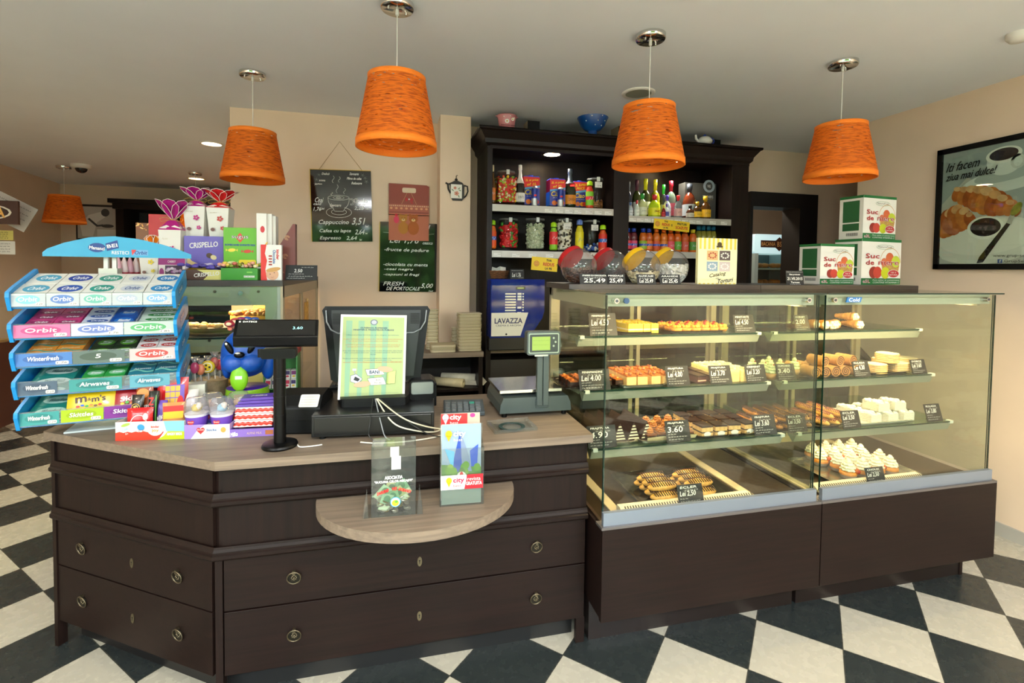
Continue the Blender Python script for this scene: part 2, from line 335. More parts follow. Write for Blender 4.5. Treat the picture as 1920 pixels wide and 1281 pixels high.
def pendant(name, label, x, y, ztop, zbot, rt, rb, grp):
    t = TH(name, label, 'pendant lamp', (x, y, 0), 0, grp)
    c = MB().lathe([(.0, CEIL-.026), (.070, CEIL-.026), (.075, CEIL-.02), (.075, CEIL)], CHR, 32).cyl(0, 0, CEIL-.05, CEIL-.026, .008, WHT, 10)
    for q in (-.04, .04): c.cyl(q, q*.5, CEIL-.036, CEIL-.026, .005, CHR, 8)
    c.build('canopy', t); MB().cyl(0, 0, ztop-.05, CEIL-.04, .0025, WHT, 6).build('cord', t)
    h = ztop-zbot; H = lambda k: rb+(rt-rb)*k
    s = MB(); N = 48
    s.lathe([(H(k/16), zbot+.03+(h-.05)*k/16) for k in range(17)], SHADE, N, close=False)
    sh = s.build('shade', t)
    MB().lathe([(rb-.002, zbot+.032), (rb+.002, zbot+.032), (rb+.003, zbot), (rb-.003, zbot), (rb-.002, zbot+.032)], RIM, N, close=False).build('rim', sh); MB().lathe([(rt+.0005, ztop-.022), (rt+.001, ztop-.003), (rt-.006, ztop), (rt-.008, ztop-.003), (rt-.001, ztop-.022)], RIM, N, close=False).build('rim', sh)
    q = MB()
    for a in (0, 120, 240): q.tube([(0, 0, ztop-.012), (rt*math.cos(rad(a)), rt*math.sin(rad(a)), ztop-.012)], .002, CHR, 6)
    q.cyl(0, 0, ztop-.075, ztop-.005, .02, WHT, 12); q.build('lamp_holder', t)
    MB().lathe([(.014, ztop-.075), (.03, ztop-.115), (.024, ztop-.145), (0, ztop-.155)], M('#f4efe2', .3), 14).build('bulb', t)
PG = 'orange pendant lamps over the counters'
pendant('pendant_lamp', 'smallest orange woven pendant lamp, hanging by the corner of the wall above the chalkboard', -.845, 3.364, 2.43, 2.125, .132, .178, PG)
pendant('pendant_lamp', 'orange woven pendant lamp with the long cord above the cash register, largest of them', .014, 2.32, 2.463, 2.14, .128, .178, PG)
pendant('pendant_lamp', 'orange woven pendant lamp hanging in front of the dark shelf unit', 1.258, 2.291, 2.432, 2.13, .128, .178, PG)
pendant('pendant_lamp', 'orange woven pendant lamp nearest the framed croissant poster', 2.462, 2.301, 2.437, 2.13, .128, .178, PG)
pendant('pendant_lamp', 'dark orange pendant lamp hanging in the far part of the shop', -3.915, 7.173, 2.43, 2.09, .15, .205, None)
pendant('pendant_lamp', 'pendant lamp far back, its chrome canopy showing above the flower shaped boxes', -2.477, 7.15, 2.30, 1.98, .15, .20, None)
def downlight(name, label, x, y, z, r, power, col, lit=True, grp=None):
    t = TH(name, label, 'ceiling light', (x, y, z), 0, grp)
    MB().lathe([(r, -.006), (r*1.22, -.008), (r*1.3, 0), (r*1.3, .004), (r, .004)], M('#e6e4df', .4), 28, close=False).build('trim_ring', t)
    MB().lathe([(0, -.002), (r, -.002)], M(col if lit else '#8d8f80', .4, em=(6 if lit else 0)), 24, close=False).build('lens', t)
    if lit and power: s = spot('downlight_beam', (x, y, z-.03), power, (1, .87, .68), 140, r)
downlight('ceiling_downlight', 'lit round ceiling light between the far pendant and the nearest small orange lamp', -1.721, 5.389, CEIL-.004, .085, 80, '#ffe9c0')
downlight('ceiling_downlight', 'lit round ceiling light far back above the flower boxes', -2.62, 7.6, CEIL-.004, .09, 90, '#ffdd9a')
downlight('ceiling_downlight', 'unlit round recessed ceiling light behind the lamp by the shelf unit', 1.588, 3.04, CEIL-.004, .085, 0, '#9a9c8c', False)
for i, (x, y) in enumerate(((-2.6, 3.2), (-2.6, .6), (0, .3), (2.2, .3), (.2, -1.4))):
    downlight('ceiling_downlight', 'lit round ceiling light over the customer side of the shop', x, y, CEIL-.004, .085, 60, '#ffe9c0', True, 'ceiling lights over the customer side')  # out-of-view lamps added to light the customer side
t = TH('security_camera', 'small white dome security camera on the ceiling beside the far pendant', 'security camera', (-3.64, 6.995, CEIL))
MB().lathe([(.1, 0), (.1, -.03), (.085, -.045), (0, -.045)], M('#dddbd5', .4), 24).build('housing', t)
MB().ell(0, 0, -.045, .06, .06, .055, M('#1b1a19', .1), 16, 10).build('dome', t)
t = TH('smoke_detector', 'round white smoke detector on the ceiling above the framed poster', 'smoke detector', (2.98, 1.805, CEIL))
MB().lathe([(.05, 0), (.05, -.02), (.035, -.04), (0, -.042)], M('#e0ded8', .4), 20).build('housing', t)

# ================================================================ serving counter
cu = TH('serving_counter', 'dark wood serving counter with a clipped corner, brass ring drawers and grey oak top', 'counter')
TOPZ = .92; a_ = Vector((-.748, .474)).normalized(); Pc = Vector((-.616, 1.92))
def ang(s, d=0):  # point on the angled face, s along it, d outward
    nn = Vector((-a_.y, a_.x)); nn = -nn if nn.y > 0 else nn; q = Pc+a_*s+nn*d; return q
e = Pc+a_*.885
MB().prism([(.80, 1.935), (-.606, 1.935), (e.x+.01, e.y+.012), (e.x+.01, 2.76), (-.9, 2.76), (-.9, 2.58), (.80, 2.58)], .11, .89, DARKV, 'z').build('carcass', cu)
MB().prism([(.77, 1.99), (-.6, 1.99), (e.x+.06, e.y+.05), (e.x+.06, 2.7), (.77, 2.5)], 0, .11, M('#0d0d0f', .45), 'z').build('plinth', cu)
top = MB().prism([(.805, 1.868), (-.597, 1.868), (-1.372, 2.352), (-1.372, 2.78), (-.85, 2.78), (-.85, 2.60), (.805, 2.60)], .888, TOPZ, OAK, 'z').build('countertop', cu, bevel=.002)
mat_a = Matrix.Translation((Pc.x, Pc.y, 0)) @ Matrix.Rotation(math.atan2(-a_.y, -a_.x), 4, 'Z')   # local +x runs towards the corner, -y outward
def face(T, x0, x1):
    for nm, z0, z1, hs in (('drawer', .112, .3465, .228), ('drawer', .352, .546, .447)):
        d = MB(); d.T = T; d.box(x0+.004, x1-.004, 0, .016, z0, z1, DARK); dr = d.build(nm, cu, bevel=.0015)
        xs = (x0+.24*(x1-x0)/1.4*1.0, x1-.22) if x1-x0 > 1 else (x0+.155, x1-.17)
        for hx in xs:
            h = MB(); h.T = T; br = M('#6d6350', .35, .9, name='aged_brass'); bk = M('#2e2a23', .4, .8, name='aged_brass_dark')
            h.cyly(hx, hs, -.003, 0, .021, bk, 24); h.tube([(hx+.0235*math.cos(rad(k*20)), -.006-.004*math.cos(rad(k*20-90)), hs+.0235*math.sin(rad(k*20))) for k in range(19)], .0026, br, 6, cap=False)
            h.box(hx-.005, hx+.005, -.011, 0, hs+.014, hs+.028, br)
            for k in range(8): h.ell(hx+.008*math.cos(k*.785), -.004, hs+.008*math.sin(k*.785), .0035, .002, .0035, br, 6, 4)
            h.ell(hx, -.006, hs, .004, .003, .004, br, 6, 4); P('round brass ring pull', o=h.build('ring_handle', dr))
        kx = (x0+x1)/2 if x1-x0 > 1 else x0+.443
        k = MB(); k.T = T; k.prism([(kx+.009*math.cos(rad(q*20)), hs+.019*math.sin(rad(q*20))) for q in range(18)], -.002, .0, M('#7a7058', .35, .9)); k.oval(kx, hs+.004, .003, .003, -.0025, M('#050505', .8)); k.rect(kx-.0012, kx+.0012, hs-.008, hs+.003, -.0025, M('#050505', .8)); k.build('keyhole_plate', dr)
    p = MB(); p.T = T; p.box(x0, x1, 0.004, .016, .59, .74, DARKV).box(x0, x1, 0.004, .016, .785, .888, DARKV); p.build('fascia', cu)
face(Matrix.Translation((0, 1.92, 0)), -.592, .802)
face(mat_a, -.87, -.012)
prof = lambda z: [(0, z), (-.012, z), (-.018, z+.008), (-.018, z+.02), (-.012, z+.024), (-.012, z+.03), (-.006, z+.038), (-.004, z+.046), (0, z+.046)]
for z in (.546, .741):
    m = MB(); n = len(prof(z)); rows = []
    cdir = (Vector((0, -1))+Vector((mat_a.to_3x3() @ Vector((0, -1, 0))).xy)).normalized(); cs = 1/cdir.dot(Vector((0, -1)))
    for (px_, py_, nx, ny, sc2) in ((.803, 1.92, 0, -1, 1), (-.616, 1.92, cdir.x, cdir.y, cs), (e.x, e.y, (mat_a.to_3x3() @ Vector((0, -1, 0))).x, (mat_a.to_3x3() @ Vector((0, -1, 0))).y, 1)):
        rows.append([(px_+nx*sc2*(-d), py_+ny*sc2*(-d), zz) for d, zz in prof(z)])
    vs = [q for r_ in rows for q in r_]; m.add(vs, [(i*n+j, i*n+j+1, (i+1)*n+j+1, (i+1)*n+j) for i in range(2) for j in range(n-1)], DARK)
    m.add(rows[0], [tuple(range(n))], DARK); m.add(rows[2], [tuple(range(n-1, -1, -1))], DARK); m.build('moulding', cu)
MB().prism([(-.616, 1.918), (-.592, 1.918), (-.592, 1.96), (-.628, 1.96)], 0, .546, DARKV, 'z').build('corner_post', cu)
MB().box(.765, .803, 1.925, 1.945, 0, .112, DARKV).build('corner_post', cu)
m = MB(); m.T = mat_a; m.box(-.892, -.87, -.004, .03, 0, .888, DARKV); m.build('corner_post', cu)
# half-round ledge
hs_ = [(.10+.375*math.cos(rad(a)), 1.9235-.315*math.sin(rad(a))) for a in range(0, 181, 6)]
led = ONE(MB().prism(hs_[::-1], .697, .733, OAK, 'z'), 'half_round_ledge', 'half round grey oak ledge fixed to the counter below its top', 'shelf', bevel=.0015)

# ================================================================ glass pastry cases
WARM = (1, .74, .40)
def case_unit(name, label, ox, right, deckx):
    t = TH(name, label, 'display case', (ox, 1.79, 0), 0, 'glass pastry display cases'); Wd = 1.068
    MB().box(.003, Wd, 0, .02, .175, .555, DARK).build('front_panel', t, bevel=.001)
    MB().box(.006, Wd-.003, .02, .78, .18, .553, DARKV).build('base', t)
    MB().box(.01, Wd-.01, .14, .74, 0, .18, M('#1a1210', .35)).build('plinth', t)
    if right: MB().box(Wd-.02, Wd+.0, .135, .74, .0, .178, DARKV).build('plinth_post', t)
    MB().box(.012, Wd-.018, .012, .03, .565, .618, M('#8d98a6', .35, .6, name='brushed_steel')).box(.0, Wd, .0, .06, .555, .565, M('#6f6a68', .4, .5)).build('steel_strip', t)
    BEI = M('#b7a684', .5, name='beige_liner'); BRN = M('#33261a', .3, noise=.2, sc_=8, name='brown_deck')
    d = MB().box(.02, Wd-.02, .06, .75, .553, .562, BRN)
    for x in deckx: d.box(x, x+.045, .1, .75, .562, .568, BEI)
    d.box(.02, Wd-.02, .70, .745, .562, .60, BEI); d.build('deck', t)
    g = MB().prism([(.06, .568), (.10, .592), (.125, .592), (.13, .568)], deckx[0]+.03, deckx[1]-.0, M('#d8cfb8', .5), 'x')
    n = int((deckx[1]-deckx[0])/.0125)
    for k in range(n-3):
        x = deckx[0]+.05+k*.0125; g.add([(x, .0645, .5722), (x+.0062, .0645, .5722), (x+.0062, .0985, .5932), (x, .0985, .5932)], [(0, 1, 2, 3)], M('#4b4336', .7))
    g.build('air_grille', t)
    def pane(nm, x0, x1, y0, y1, z0, z1, edges):
        o = MB().box(x0, x1, y0, y1, z0, z1, GLS).build(nm, t); m = MB()
        for b in edges: m.box(*b, GREEN)
        P('dark green glass edge', o=m.build('glass_edge', o)); return o
    pane('front_glass', .016, Wd-.022, .03, .036, .60, 1.498, [(.014, .0155, .029, .037, .6, 1.498), (Wd-.0215, Wd-.020, .029, .037, .6, 1.498)])
    for x in (.018, Wd-.028): pane('side_glass', x, x+.006, .04, .745, .58, 1.498, [(x, x+.006, .0385, .0395, .6, 1.498)])
    pane('top_glass', 0, Wd-.005, .005, .42, 1.502, 1.508, [(0, Wd-.005, .003, .0045, 1.5015, 1.5085)])
    MB().box(0, Wd, .42, .78, 1.503, 1.53, M('#2b2320', .4, name='dark_top_board')).build('top_board', t)
    rl = MB().box(.03, Wd-.03, .05, .09, 1.452, 1.499, M('#b3b9aa', .35, name='pale_rail')).box(.03, .05, .09, .745, 1.44, 1.499, M('#b9b29c', .4)).box(Wd-.05, Wd-.03, .09, .745, 1.44, 1.499, M('#b9b29c', .4)).build('top_rail', t)
    for x in (.055, Wd-.085):
        MB().cyly(x, 1.476, .018, .05, .011, CHR, 16).cyly(x, 1.476, .016, .018, .006, M('#55585a', .3, .8), 12).build('stand_off_stud', rl)
    if not right: lg = MB().cyly(.10, 1.476, .022, .03, .012, M('#26486a', .3), 16)
    else:
        lg = MB(); lg.T = Matrix.Translation((.165, .0, 1.477)); lg.prism([(-.045, -.012), (.037, -.012), (.045, .012), (-.037, .012)], .024, .029, M('#2d6fa8', .4)); lg.text('Cold', 0, 0, .06, .016, .0235, CHALK, .2, bold=.0006)
    lg.build('maker_badge', rl)
    # sliding glass back doors
    bf = MB(); FR = M('#a99f86', .4, .3, name='door_frame_alu')
    bf.box(.02, .055, .75, .78, .56, 1.5, FR).box(Wd-.055, Wd-.02, .75, .78, .56, 1.5, FR).box(.02, Wd-.02, .75, .78, 1.46, 1.5, FR).box(.02, Wd-.02, .75, .78, .56, .6, FR); bf.build('back_frame', t)
    for x0, x1, y in ((.05, .56, .762), (.50, Wd-.05, .772)):
        s = MB().box(x0, x0+.022, y-.004, y+.004, .6, 1.46, FR).box(x1-.022, x1, y-.004, y+.004, .6, 1.46, FR).box(x0+.02, x1-.02, y-.002, y+.002, .6, 1.46, GLS); s.build('sliding_door', t)
    for y0, z in ((.36, 1.287), (.285, 1.047), (.185, .815)):
        s = MB().box(.03, Wd-.04, y0, .735, z-.006, z, glass('shelf_glass', '#e9f3ea')); sh = s.build('shelf', t)
        MB().box(.03, Wd-.04, y0-.0015, y0-.0002, z-.0065, z+.0005, GREEN).build('glass_edge', sh)
        tr = M('#9aa08f', .35, .1, name='shelf_trim_paint')
        MB().prism([(y0+.004, z-.008), (y0+.075, z-.008), (y0+.03, z-.05), (y0+.022, z-.05)], .032, Wd-.042, tr, 'x').build('shelf_trim', sh)
        q = MB()
        for x in (.035, Wd-.062): q.box(x, x+.022, y0-.004, y0+.02, z-.012, z+.003, M('#cfd6ca', .4))
        for x in (.032, Wd-.045): q.prism([(y0+.07, z-.008), (.74, z-.008), (.74, z-.05), (y0+.07, z-.03)], x, x+.003, tr, 'x')
        q.build('shelf_bracket', sh)
        area('case_lamp', (ox+Wd/2, 1.79+y0+.10, z-.035), (rad(25), 0, 0), Wd-.15, .015, 2.6, WARM)
    lp = MB().box(.06, Wd-.06, .10, .115, 1.455, 1.465, M('#fff0c8', .5, em=4)); lp.build('lamp_tube', t)
    area('case_lamp', (ox+Wd/2, 1.79+.12, 1.45), (rad(28), 0, 0), Wd-.15, .02, 9, WARM)
    return t
case_unit('pastry_display_case', 'dark wood and glass pastry case beside the counter, carrying the four candy globes', .815, False, (.095, .77))
case_unit('pastry_display_case', 'dark wood and glass pastry case nearest the framed poster, blue badge on its rail', 1.885, True, (.025, .70))
# ================================================================ back wall: shelf unit and its goods
def span(x0, x1, yt, yb, Y): xm = (x0+x1)/2; return A(x0, (yt+yb)/2, Y).x, A(x1, (yt+yb)/2, Y).x, A(xm, yb, Y).z, A(xm, yt, Y).z
def sign(name, label, loc, w_, h, tilt, lines, rz=0, base=None, grp=None, cat='price sign', thick=.002, scr=()):
    """small board leaning back on an easel foot; lines = (text, z 0..1, height 0..1, width 0..1, x offset)"""
    t = TH(name, label, cat, loc, rz, grp); b = MB(); b.T = Matrix.Rotation(-tilt, 4, 'X'); bm = base or SLATE
    b.box(-w_/2, w_/2, 0, thick, 0, h, bm)
    for L in lines:
        tx, z, hh, ww = L[:4]; ox = L[4] if len(L) > 4 else 0; b.text(tx, ox*w_, z*h, ww*w_, hh*h, -.0005, L[5] if len(L) > 5 else CHALK, .12, 0, .0003)
    for z, x0, x1, hh in scr: b.scrib((x0-.5)*w_, (x1-.5)*w_, z*h, hh*h, -.0005, CHALK, .0011)
    b.build('board', t)
    k = MB(); d = h*.8*math.sin(tilt); k.add([(-w_*.12, .0025, .001), (w_*.12, .0025, .001), (w_*.12, d+.02, .0), (-w_*.12, d+.02, .0), (0, h*.7*math.sin(tilt)+.003, h*.7*math.cos(tilt))], [(0, 4, 3), (1, 2, 4), (0, 1, 2, 3), (2, 3, 4)], bm); k.build('easel_foot', t)
    return t
YC = 3.65; TU = TH('shelf_unit', 'tall dark wood shelf unit with cornice, full of jars, cartons and bottles', 'shelf unit', (0, YC, 0))
xl = A(918, 400, YC).x; xd0 = A(1150, 400, YC).x; xd1 = A(1179, 400, YC).x; xr0 = A(1371, 400, YC).x; xr1 = A(1402, 400, YC).x; ZT = 2.56
DW = wood('dark_walnut_unit', '#0f0907', '#1c110d', .4, 2)
def zz(y, x=922, Y=None): return A(x, y, Y or YC).z
b = MB()
for x0, x1 in ((xl-.02, xl+.02), (xd0, xd1), (xr0, xr1)): b.box(x0, x1, 0, .46, 0, ZT, DW)
b.build('upright', TU, bevel=.001)
S1, S2 = zz(383), zz(470)
MB().box(xl, xr1, .44, .46, 0, ZT, DW).build('back_panel', TU)
MB().box(xl, xr1, 0, .44, ZT-.03, ZT, DW).box(xl, xr1, -.004, .02, ZT-.06, ZT, DW).build('soffit', TU)
c = MB(); cp = [(0, ZT-.04), (-.02, ZT-.02), (-.025, ZT+.01), (-.06, ZT+.06), (-.075, ZT+.068), (-.075, ZT+.085)]
L0 = (xl-.02, xr1); rows = [[(L0[0]+d, .46, z) for d, z in cp], [(L0[0]+d, d, z) for d, z in cp], [(L0[1]-d, d, z) for d, z in cp], [(L0[1]-d, .46, z) for d, z in cp]]
n = len(cp); c.add([q for r_ in rows for q in r_], [(i*n+j, i*n+j+1, (i+1)*n+j+1, (i+1)*n+j) for i in range(3) for j in range(n-1)], DW)
c.box(L0[0]-.075, L0[1]+.075, -.075, .46, ZT+.08, ZT+.086, DW); c.build('cornice', TU)
PST = M('#b9b6ae', .4, .2, name='price_strip'); TAG = M('#e6e5e0', .5, name='price_tag'); INK = M('#2a2a2a', .6, name='dark_print')
def shelf(x0, x1, z, tags):
    s = MB().box(x0, x1, .01, .43, z-.022, z, DW).box(x0, x1, -.003, .012, z-.05, z+.002, PST).build('shelf', TU)
    for tx in tags:
        q = MB()
        q.rect(tx-.03, tx+.03, z-.045, z-.018, -.0045, TAG)
        q.scrib(tx-.022, tx-.002, z-.035, .004, -.005, INK, .001); q.text('%d.%02d' % (rnd.randint(2, 17), rnd.randint(10, 98)), tx+.015, z-.027, .022, .008, -.005, INK); q.build('price_tag', s)
shelf(xl+.02, xd0, S1, [A(x, 400, YC).x for x in (1028, 1048, 1066, 1083, 1104, 1121, 1140)])
shelf(xl+.02, xd0, S2, [A(x, 480, YC).x for x in (932, 967, 998, 1030)])
S3 = zz(405, 1190); S4 = zz(471, 1190)
shelf(xd1, xr0, S3, [A(x, 410, YC).x for x in (1186, 1200, 1214, 1228, 1242, 1256, 1270, 1284, 1298, 1311, 1336, 1357)]); shelf(xd1, xr0, S4, [])
MB().box(xl+.02, xd0, .0, .44, .955, .99, OAK).box(xd1, xr0, 0, .44, .955, .99, OAK).build('worktop', TU)
MB().box(xl+.02, xd0, .02, .44, 0.05, .9, M('#140c0a', .5)).box(xd1, xr0, .02, .44, .05, .9, M('#140c0a', .5)).build('lower_door', TU)
for x, y in ((1035, 296), (1268, 314)):
    p = A(x, y, YC+.18); z = ZT-.032
    l = MB(); l.T = Matrix.Translation((p.x, .18, z)); l.lathe([(0, -.001), (.065, -.001)], M('#fff6e2', .4, em=7), 24); l.lathe([(.065, -.002), (.082, -.004), (.086, .002)], CHR, 28, close=False); l.build('recessed_light', TU)
    spot('shelf_light', (p.x, YC+.14, z-.03), 22, (1, .93, .82), 150, .06)
# ---- goods
def cjar(label, x0, x1, yt, yb, Y, cols, fill=.8, sz=.012, lid=True, tag=None, square=False):
    X0, X1, Z0, Z1 = span(x0, x1, yt, yb, Y); w_ = X1-X0; h = Z1-Z0; t = TH('candy_jar', label, 'candy jar', ((X0+X1)/2, Y+w_*.5, Z0), 0, 'clear candy jars on the dark shelves'); r = w_/2
    if square: j = MB().prism(rr(-r, r, -r, r, .02), .002, h*.94, JAR, 'z')
    else: j = MB().lathe([(0, .002), (r*.94, .002), (r, .012), (r, h*.86), (r*.93, h*.93), (r*.93, h*.95)], JAR, 28)
    j.build('jar_body', t)
    MB().lathe([(r*.98, h*.93), (r*.98, h*.985), (r*.6, h), (0, h)], glass('lid_plastic', '#d8dcd8', 1.2, .1, 1.4, .18), 24).box(-.012, .012, -r-.006, -r+.004, h*.86, h*1.0, M('#c9cfc9', .25)).build('lid', t)
    c = MB(); k = r*.9
    if square: c.box(-k, k, -k, k, .01, h*fill-.02, M(cols[0], .6))
    else: c.cyl(0, 0, .01, h*fill-.02, k*.93, M(cols[0], .6), 16)
    nb = int(300*(h*fill*w_)/(.19*.22)*(.012/sz)**2*.8)
    for i in range(min(nb, 420)):
        z = .012+rnd.random()*(h*fill-.012)
        if square: side = rnd.random(); x, y = (rnd.uniform(-k, k), -k) if side < .75 else (-k, rnd.uniform(-k, k))
        else: a = rnd.uniform(-180, 0); x, y = k*.94*math.cos(rad(a)), k*.94*math.sin(rad(a))
        c.ell(x, y, z, sz*rnd.uniform(.6, 1), sz*.7, sz*rnd.uniform(.5, 1), M(rnd.choice(cols), .35), 6, 4)
    o = c.build('candies', t); o['kind'] = 'stuff'
    if tag: m = MB().box(-.03, .03, -r-.006, -r-.004, h*.66, h*.84, TAG); m.text(tag, .006, h*.72, .036, h*.06, -r-.0065, INK); m.scrib(-.024, .02, h*.80, .004, -r-.0065, INK, .001); m.build('price_tag', t)
    return t
cjar('square clear jar of red, yellow and white candy balls on the upper shelf', 934, 970, 318, 381, 3.72, ['#c8281e', '#f0d21e', '#f3ead0', '#d8461e', '#8ec63a'], .82, .012, square=True)
cjar('clear jar with a little brown candy on the upper shelf, price tag on its front', 1107, 1136, 332, 391, 3.70, ['#8a5a2a', '#a87238', '#5c3518'], .3, .012, tag='13.96')
cjar('clear jar of bright red candy on the middle shelf', 939, 975, 408, 466, 3.72, ['#c3121a', '#e02020', '#a80d12', '#3f8f2c'], .85, .018)
cjar('clear jar of pale green sugared candy on the middle shelf', 990, 1026, 408, 468, 3.72, ['#b9c3a4', '#a3b090', '#ccd3bb'], .82, .012)
cjar('clear jar of white and brown candy on the middle shelf, small tag on it', 1048, 1077, 409, 470, 3.72, ['#e8e2cf', '#4a3a20', '#f2eee2', '#2e2416'], .95, .015, tag='17.50')
cjar('nearly empty clear jar with blue wrapped candy on the middle shelf', 1099, 1130, 412, 472, 3.72, ['#1a4ea0', '#12346c', '#d8d8d0'], .25, .014, tag='12.20')
PR = {'champ': [(0, 0), (.46, 0), (.5, .03), (.5, .42), (.42, .52), (.2, .68), (.16, .8), (.16, .86), (.19, .87), (.18, .99), (0, 1)],
      'wine': [(0, 0), (.47, 0), (.5, .03), (.5, .55), (.4, .64), (.18, .72), (.17, .86), (.2, .87), (.2, 1), (0, 1)],
      'kids': [(0, 0), (.42, 0), (.5, .05), (.45, .25), (.5, .45), (.42, .68), (.3, .76), (.3, .8), (.36, .8), (.34, .96), (.15, 1), (0, 1)],
      'juice': [(0, 0), (.44, 0), (.5, .04), (.46, .2), (.46, .5), (.5, .56), (.48, .66), (.34, .8), (.24, .85), (.24, .88), (.28, .88), (.28, .99), (0, 1)],
      'flask': [(0, 0), (.46, 0), (.5, .05), (.5, .5), (.36, .66), (.15, .76), (.14, .82), (.2, .83), (.2, 1), (0, 1)]}
def bottle(label, cx, yt, yb, wpx, Y, kind, body, cap, lab=None, labz=(.08, .4), liq=None, grp=None, capz=.83, glassy=True, txt=None, tcol='#ffffff', lab2=None):
    p = A(cx, yb, Y); h = A(cx, yt, Y).z-p.z; w_ = (A(cx+wpx/2, yb, Y)-A(cx-wpx/2, yb, Y)).x; pr = PR[kind]
    t = TH('bottle', label, 'bottle', (p.x, Y+w_/2, p.z), 0, grp)
    cut = [q for q in pr if q[1] <= capz]; cp_ = [q for q in pr if q[1] >= capz]
    MB().lathe([(r*w_, z*h) for r, z in cut], M(body, .12, coat=.3) if glassy else M(body, .4), 18).build('bottle_body', t)
    MB().lathe([(cut[-1][0]*w_*1.02, capz*h)]+[(r*w_*1.03, z*h) for r, z in cp_], M(cap, .35), 16).build('cap', t)
    if lab:
        l = MB(); rl = .505*w_; l.lathe([(rl, labz[0]*h), (rl, labz[1]*h)], M(lab, .5), 20, close=False)
        if lab2: l.lathe([(rl*1.003, (labz[0]*.6+labz[1]*.4)*h), (rl*1.003, (labz[0]*.35+labz[1]*.65)*h)], M(lab2, .5), 20, close=False)
        if txt: l.text(txt, 0, (labz[0]+labz[1])/2*h, w_*.62, (labz[1]-labz[0])*h*.28, -rl-.001, M(tcol, .5))
        else: l.scrib(-w_*.28, w_*.28, (labz[0]+labz[1])/2*h, (labz[1]-labz[0])*h*.3, -rl-.001, M(tcol, .5), .0025)
        l.build('bottle_label', t)
    return t
bottle('dark bottle with a gold foil neck at the very edge of the upper shelf', 925, 308, 381, 10, 3.70, 'champ', '#5b3a14', '#d8c9a0', '#d8762a', (.08, .4))
bottle('sparkling wine bottle with white foil neck and white label', 977, 307, 382, 18, 3.70, 'champ', '#161008', '#e4e2e0', '#e8e4e0', (.05, .28), txt='DORATO', tcol='#303030', capz=.52)
bottle('sparkling wine bottle with grey foil neck and orange label', 1072, 314, 387, 22, 3.70, 'champ', '#1d2a12', '#39414a', '#e08a1c', (.06, .3), txt='ZAREA', tcol='#3a2206', capz=.6)
bottle('tall colourful kids drink bottle with green cap on the upper shelf', 1108, 338, 390, 14, 3.68, 'kids', '#c83a1a', '#a5d61a', '#7cc02a', (.1, .6), glassy=False, tcol='#f6e9f0', lab2='#d02a3a')
KG = None
bottle('colourful kids drink bottle with green cap, first on the middle shelf', 925, 412, 466, 14, 3.68, 'kids', '#e06a1a', '#9ad21a', '#e8531a', (.1, .6), glassy=False, lab2='#2a58b8')
bottle('red and green kids drink bottle between the green jar and the white jar', 1040, 416, 469, 15, 3.68, 'kids', '#8ac62a', '#a8dc1c', '#d8282c', (.2, .65), glassy=False)
bottle('yellow kids drink bottle with blue cap and blue lettering', 1089, 411, 470, 15, 3.68, 'kids', '#d6c81e', '#6a86c8', '#e6d81e', (.1, .6), glassy=False, tcol='#1d5fb4')
bottle('orange kids drink bottle with green cap, last on the middle shelf', 1133, 421, 472, 15, 3.68, 'kids', '#d8561a', '#a8dc1c', '#d8301c', (.15, .65), glassy=False, lab2='#2a6ac0')
def carton(label, x0, x1, yt, yb, Y, l1, l2, big, side=True, rz=.0):
    X0, X1, Z0, Z1 = span(x0, x1, yt, yb, Y); w_ = X1-X0; h = Z1-Z0; t = TH('juice_carton', label, 'juice carton', ((X0+X1)/2, Y, Z0), rz, 'juice cartons on the upper shelf')
    m = MB().box(-w_/2, w_/2, 0, w_*.75, 0, h*.93, M('#1b2f9c', .4)); red = M('#d8201c', .45); ye = M('#f4d21c', .5); e = -.0008
    m.rect(-w_/2, w_/2, h*.56, h*.93, e, red); m.poly([(-w_/2, h*.5), (w_/2, h*.58), (w_/2, h*.66), (-w_/2, h*.56)], e-.0003, M('#5aa7dc', .5))
    m.add([(-w_/2-.0008, 0, h*.5), (-w_/2-.0008, w_*.75, h*.5), (-w_/2-.0008, w_*.75, h*.93), (-w_/2-.0008, 0, h*.93)], [(0, 3, 2, 1)], red); m.add([(-w_/2-.0008, 0, 0), (-w_/2-.0008, w_*.75, 0), (-w_/2-.0008, w_*.75, h*.5), (-w_/2-.0008, 0, h*.5)], [(0, 3, 2, 1)], M('#3f94cf', .5))
    m.text(l1, 0, h*.82, w_*.8, h*.09, e-.0006, ye, .2, .08, .0006); m.text(l2, .0, h*.69, w_*.6, h*.09, e-.0006, ye, .2, .08, .0006)
    m.text(big, -w_*.05, h*.42, w_*.72, h*.17, e-.0006, ye, .2, 0, .001); m.scrib(-w_*.3, w_*.3, h*.28, h*.04, e-.0006, CHALK, .002)
    for q, (a, c_) in enumerate(((-.2, '#e0721a'), (.12, '#f0a01e'), (.3, '#cf3a22'))): m.oval(a*w_, h*.1, w_*.16, h*.085, e-.0004-.0001*q, M(c_, .5))
    m.build('carton_box', t)
    MB().prism([(-w_/2, h*.93), (w_/2, h*.93), (w_/2*.9, h*.965), (-w_/2*.9, h*.965)], .004, w_*.75, M('#2b3fae', .4)).cyl(0, w_*.3, h*.96, h, w_*.16, M('#2340c8', .35), 12).build('screw_cap', t)
    return t
carton('juice carton beside the white necked sparkling wine, red top with yellow words', 982, 1012, 328, 384, 3.74, '2L at price', 'of 1L', 'Ciao')
carton('juice carton in the middle of the upper shelf with a light blue side', 1031, 1060, 333, 386, 3.72, '2L at price', 'of 1L', 'Ciao')
carton('juice carton behind the grey necked sparkling wine, yellow price words', 1076, 1101, 338, 388, 3.80, '2L SUPER', 'PRICE', 'Ciao')
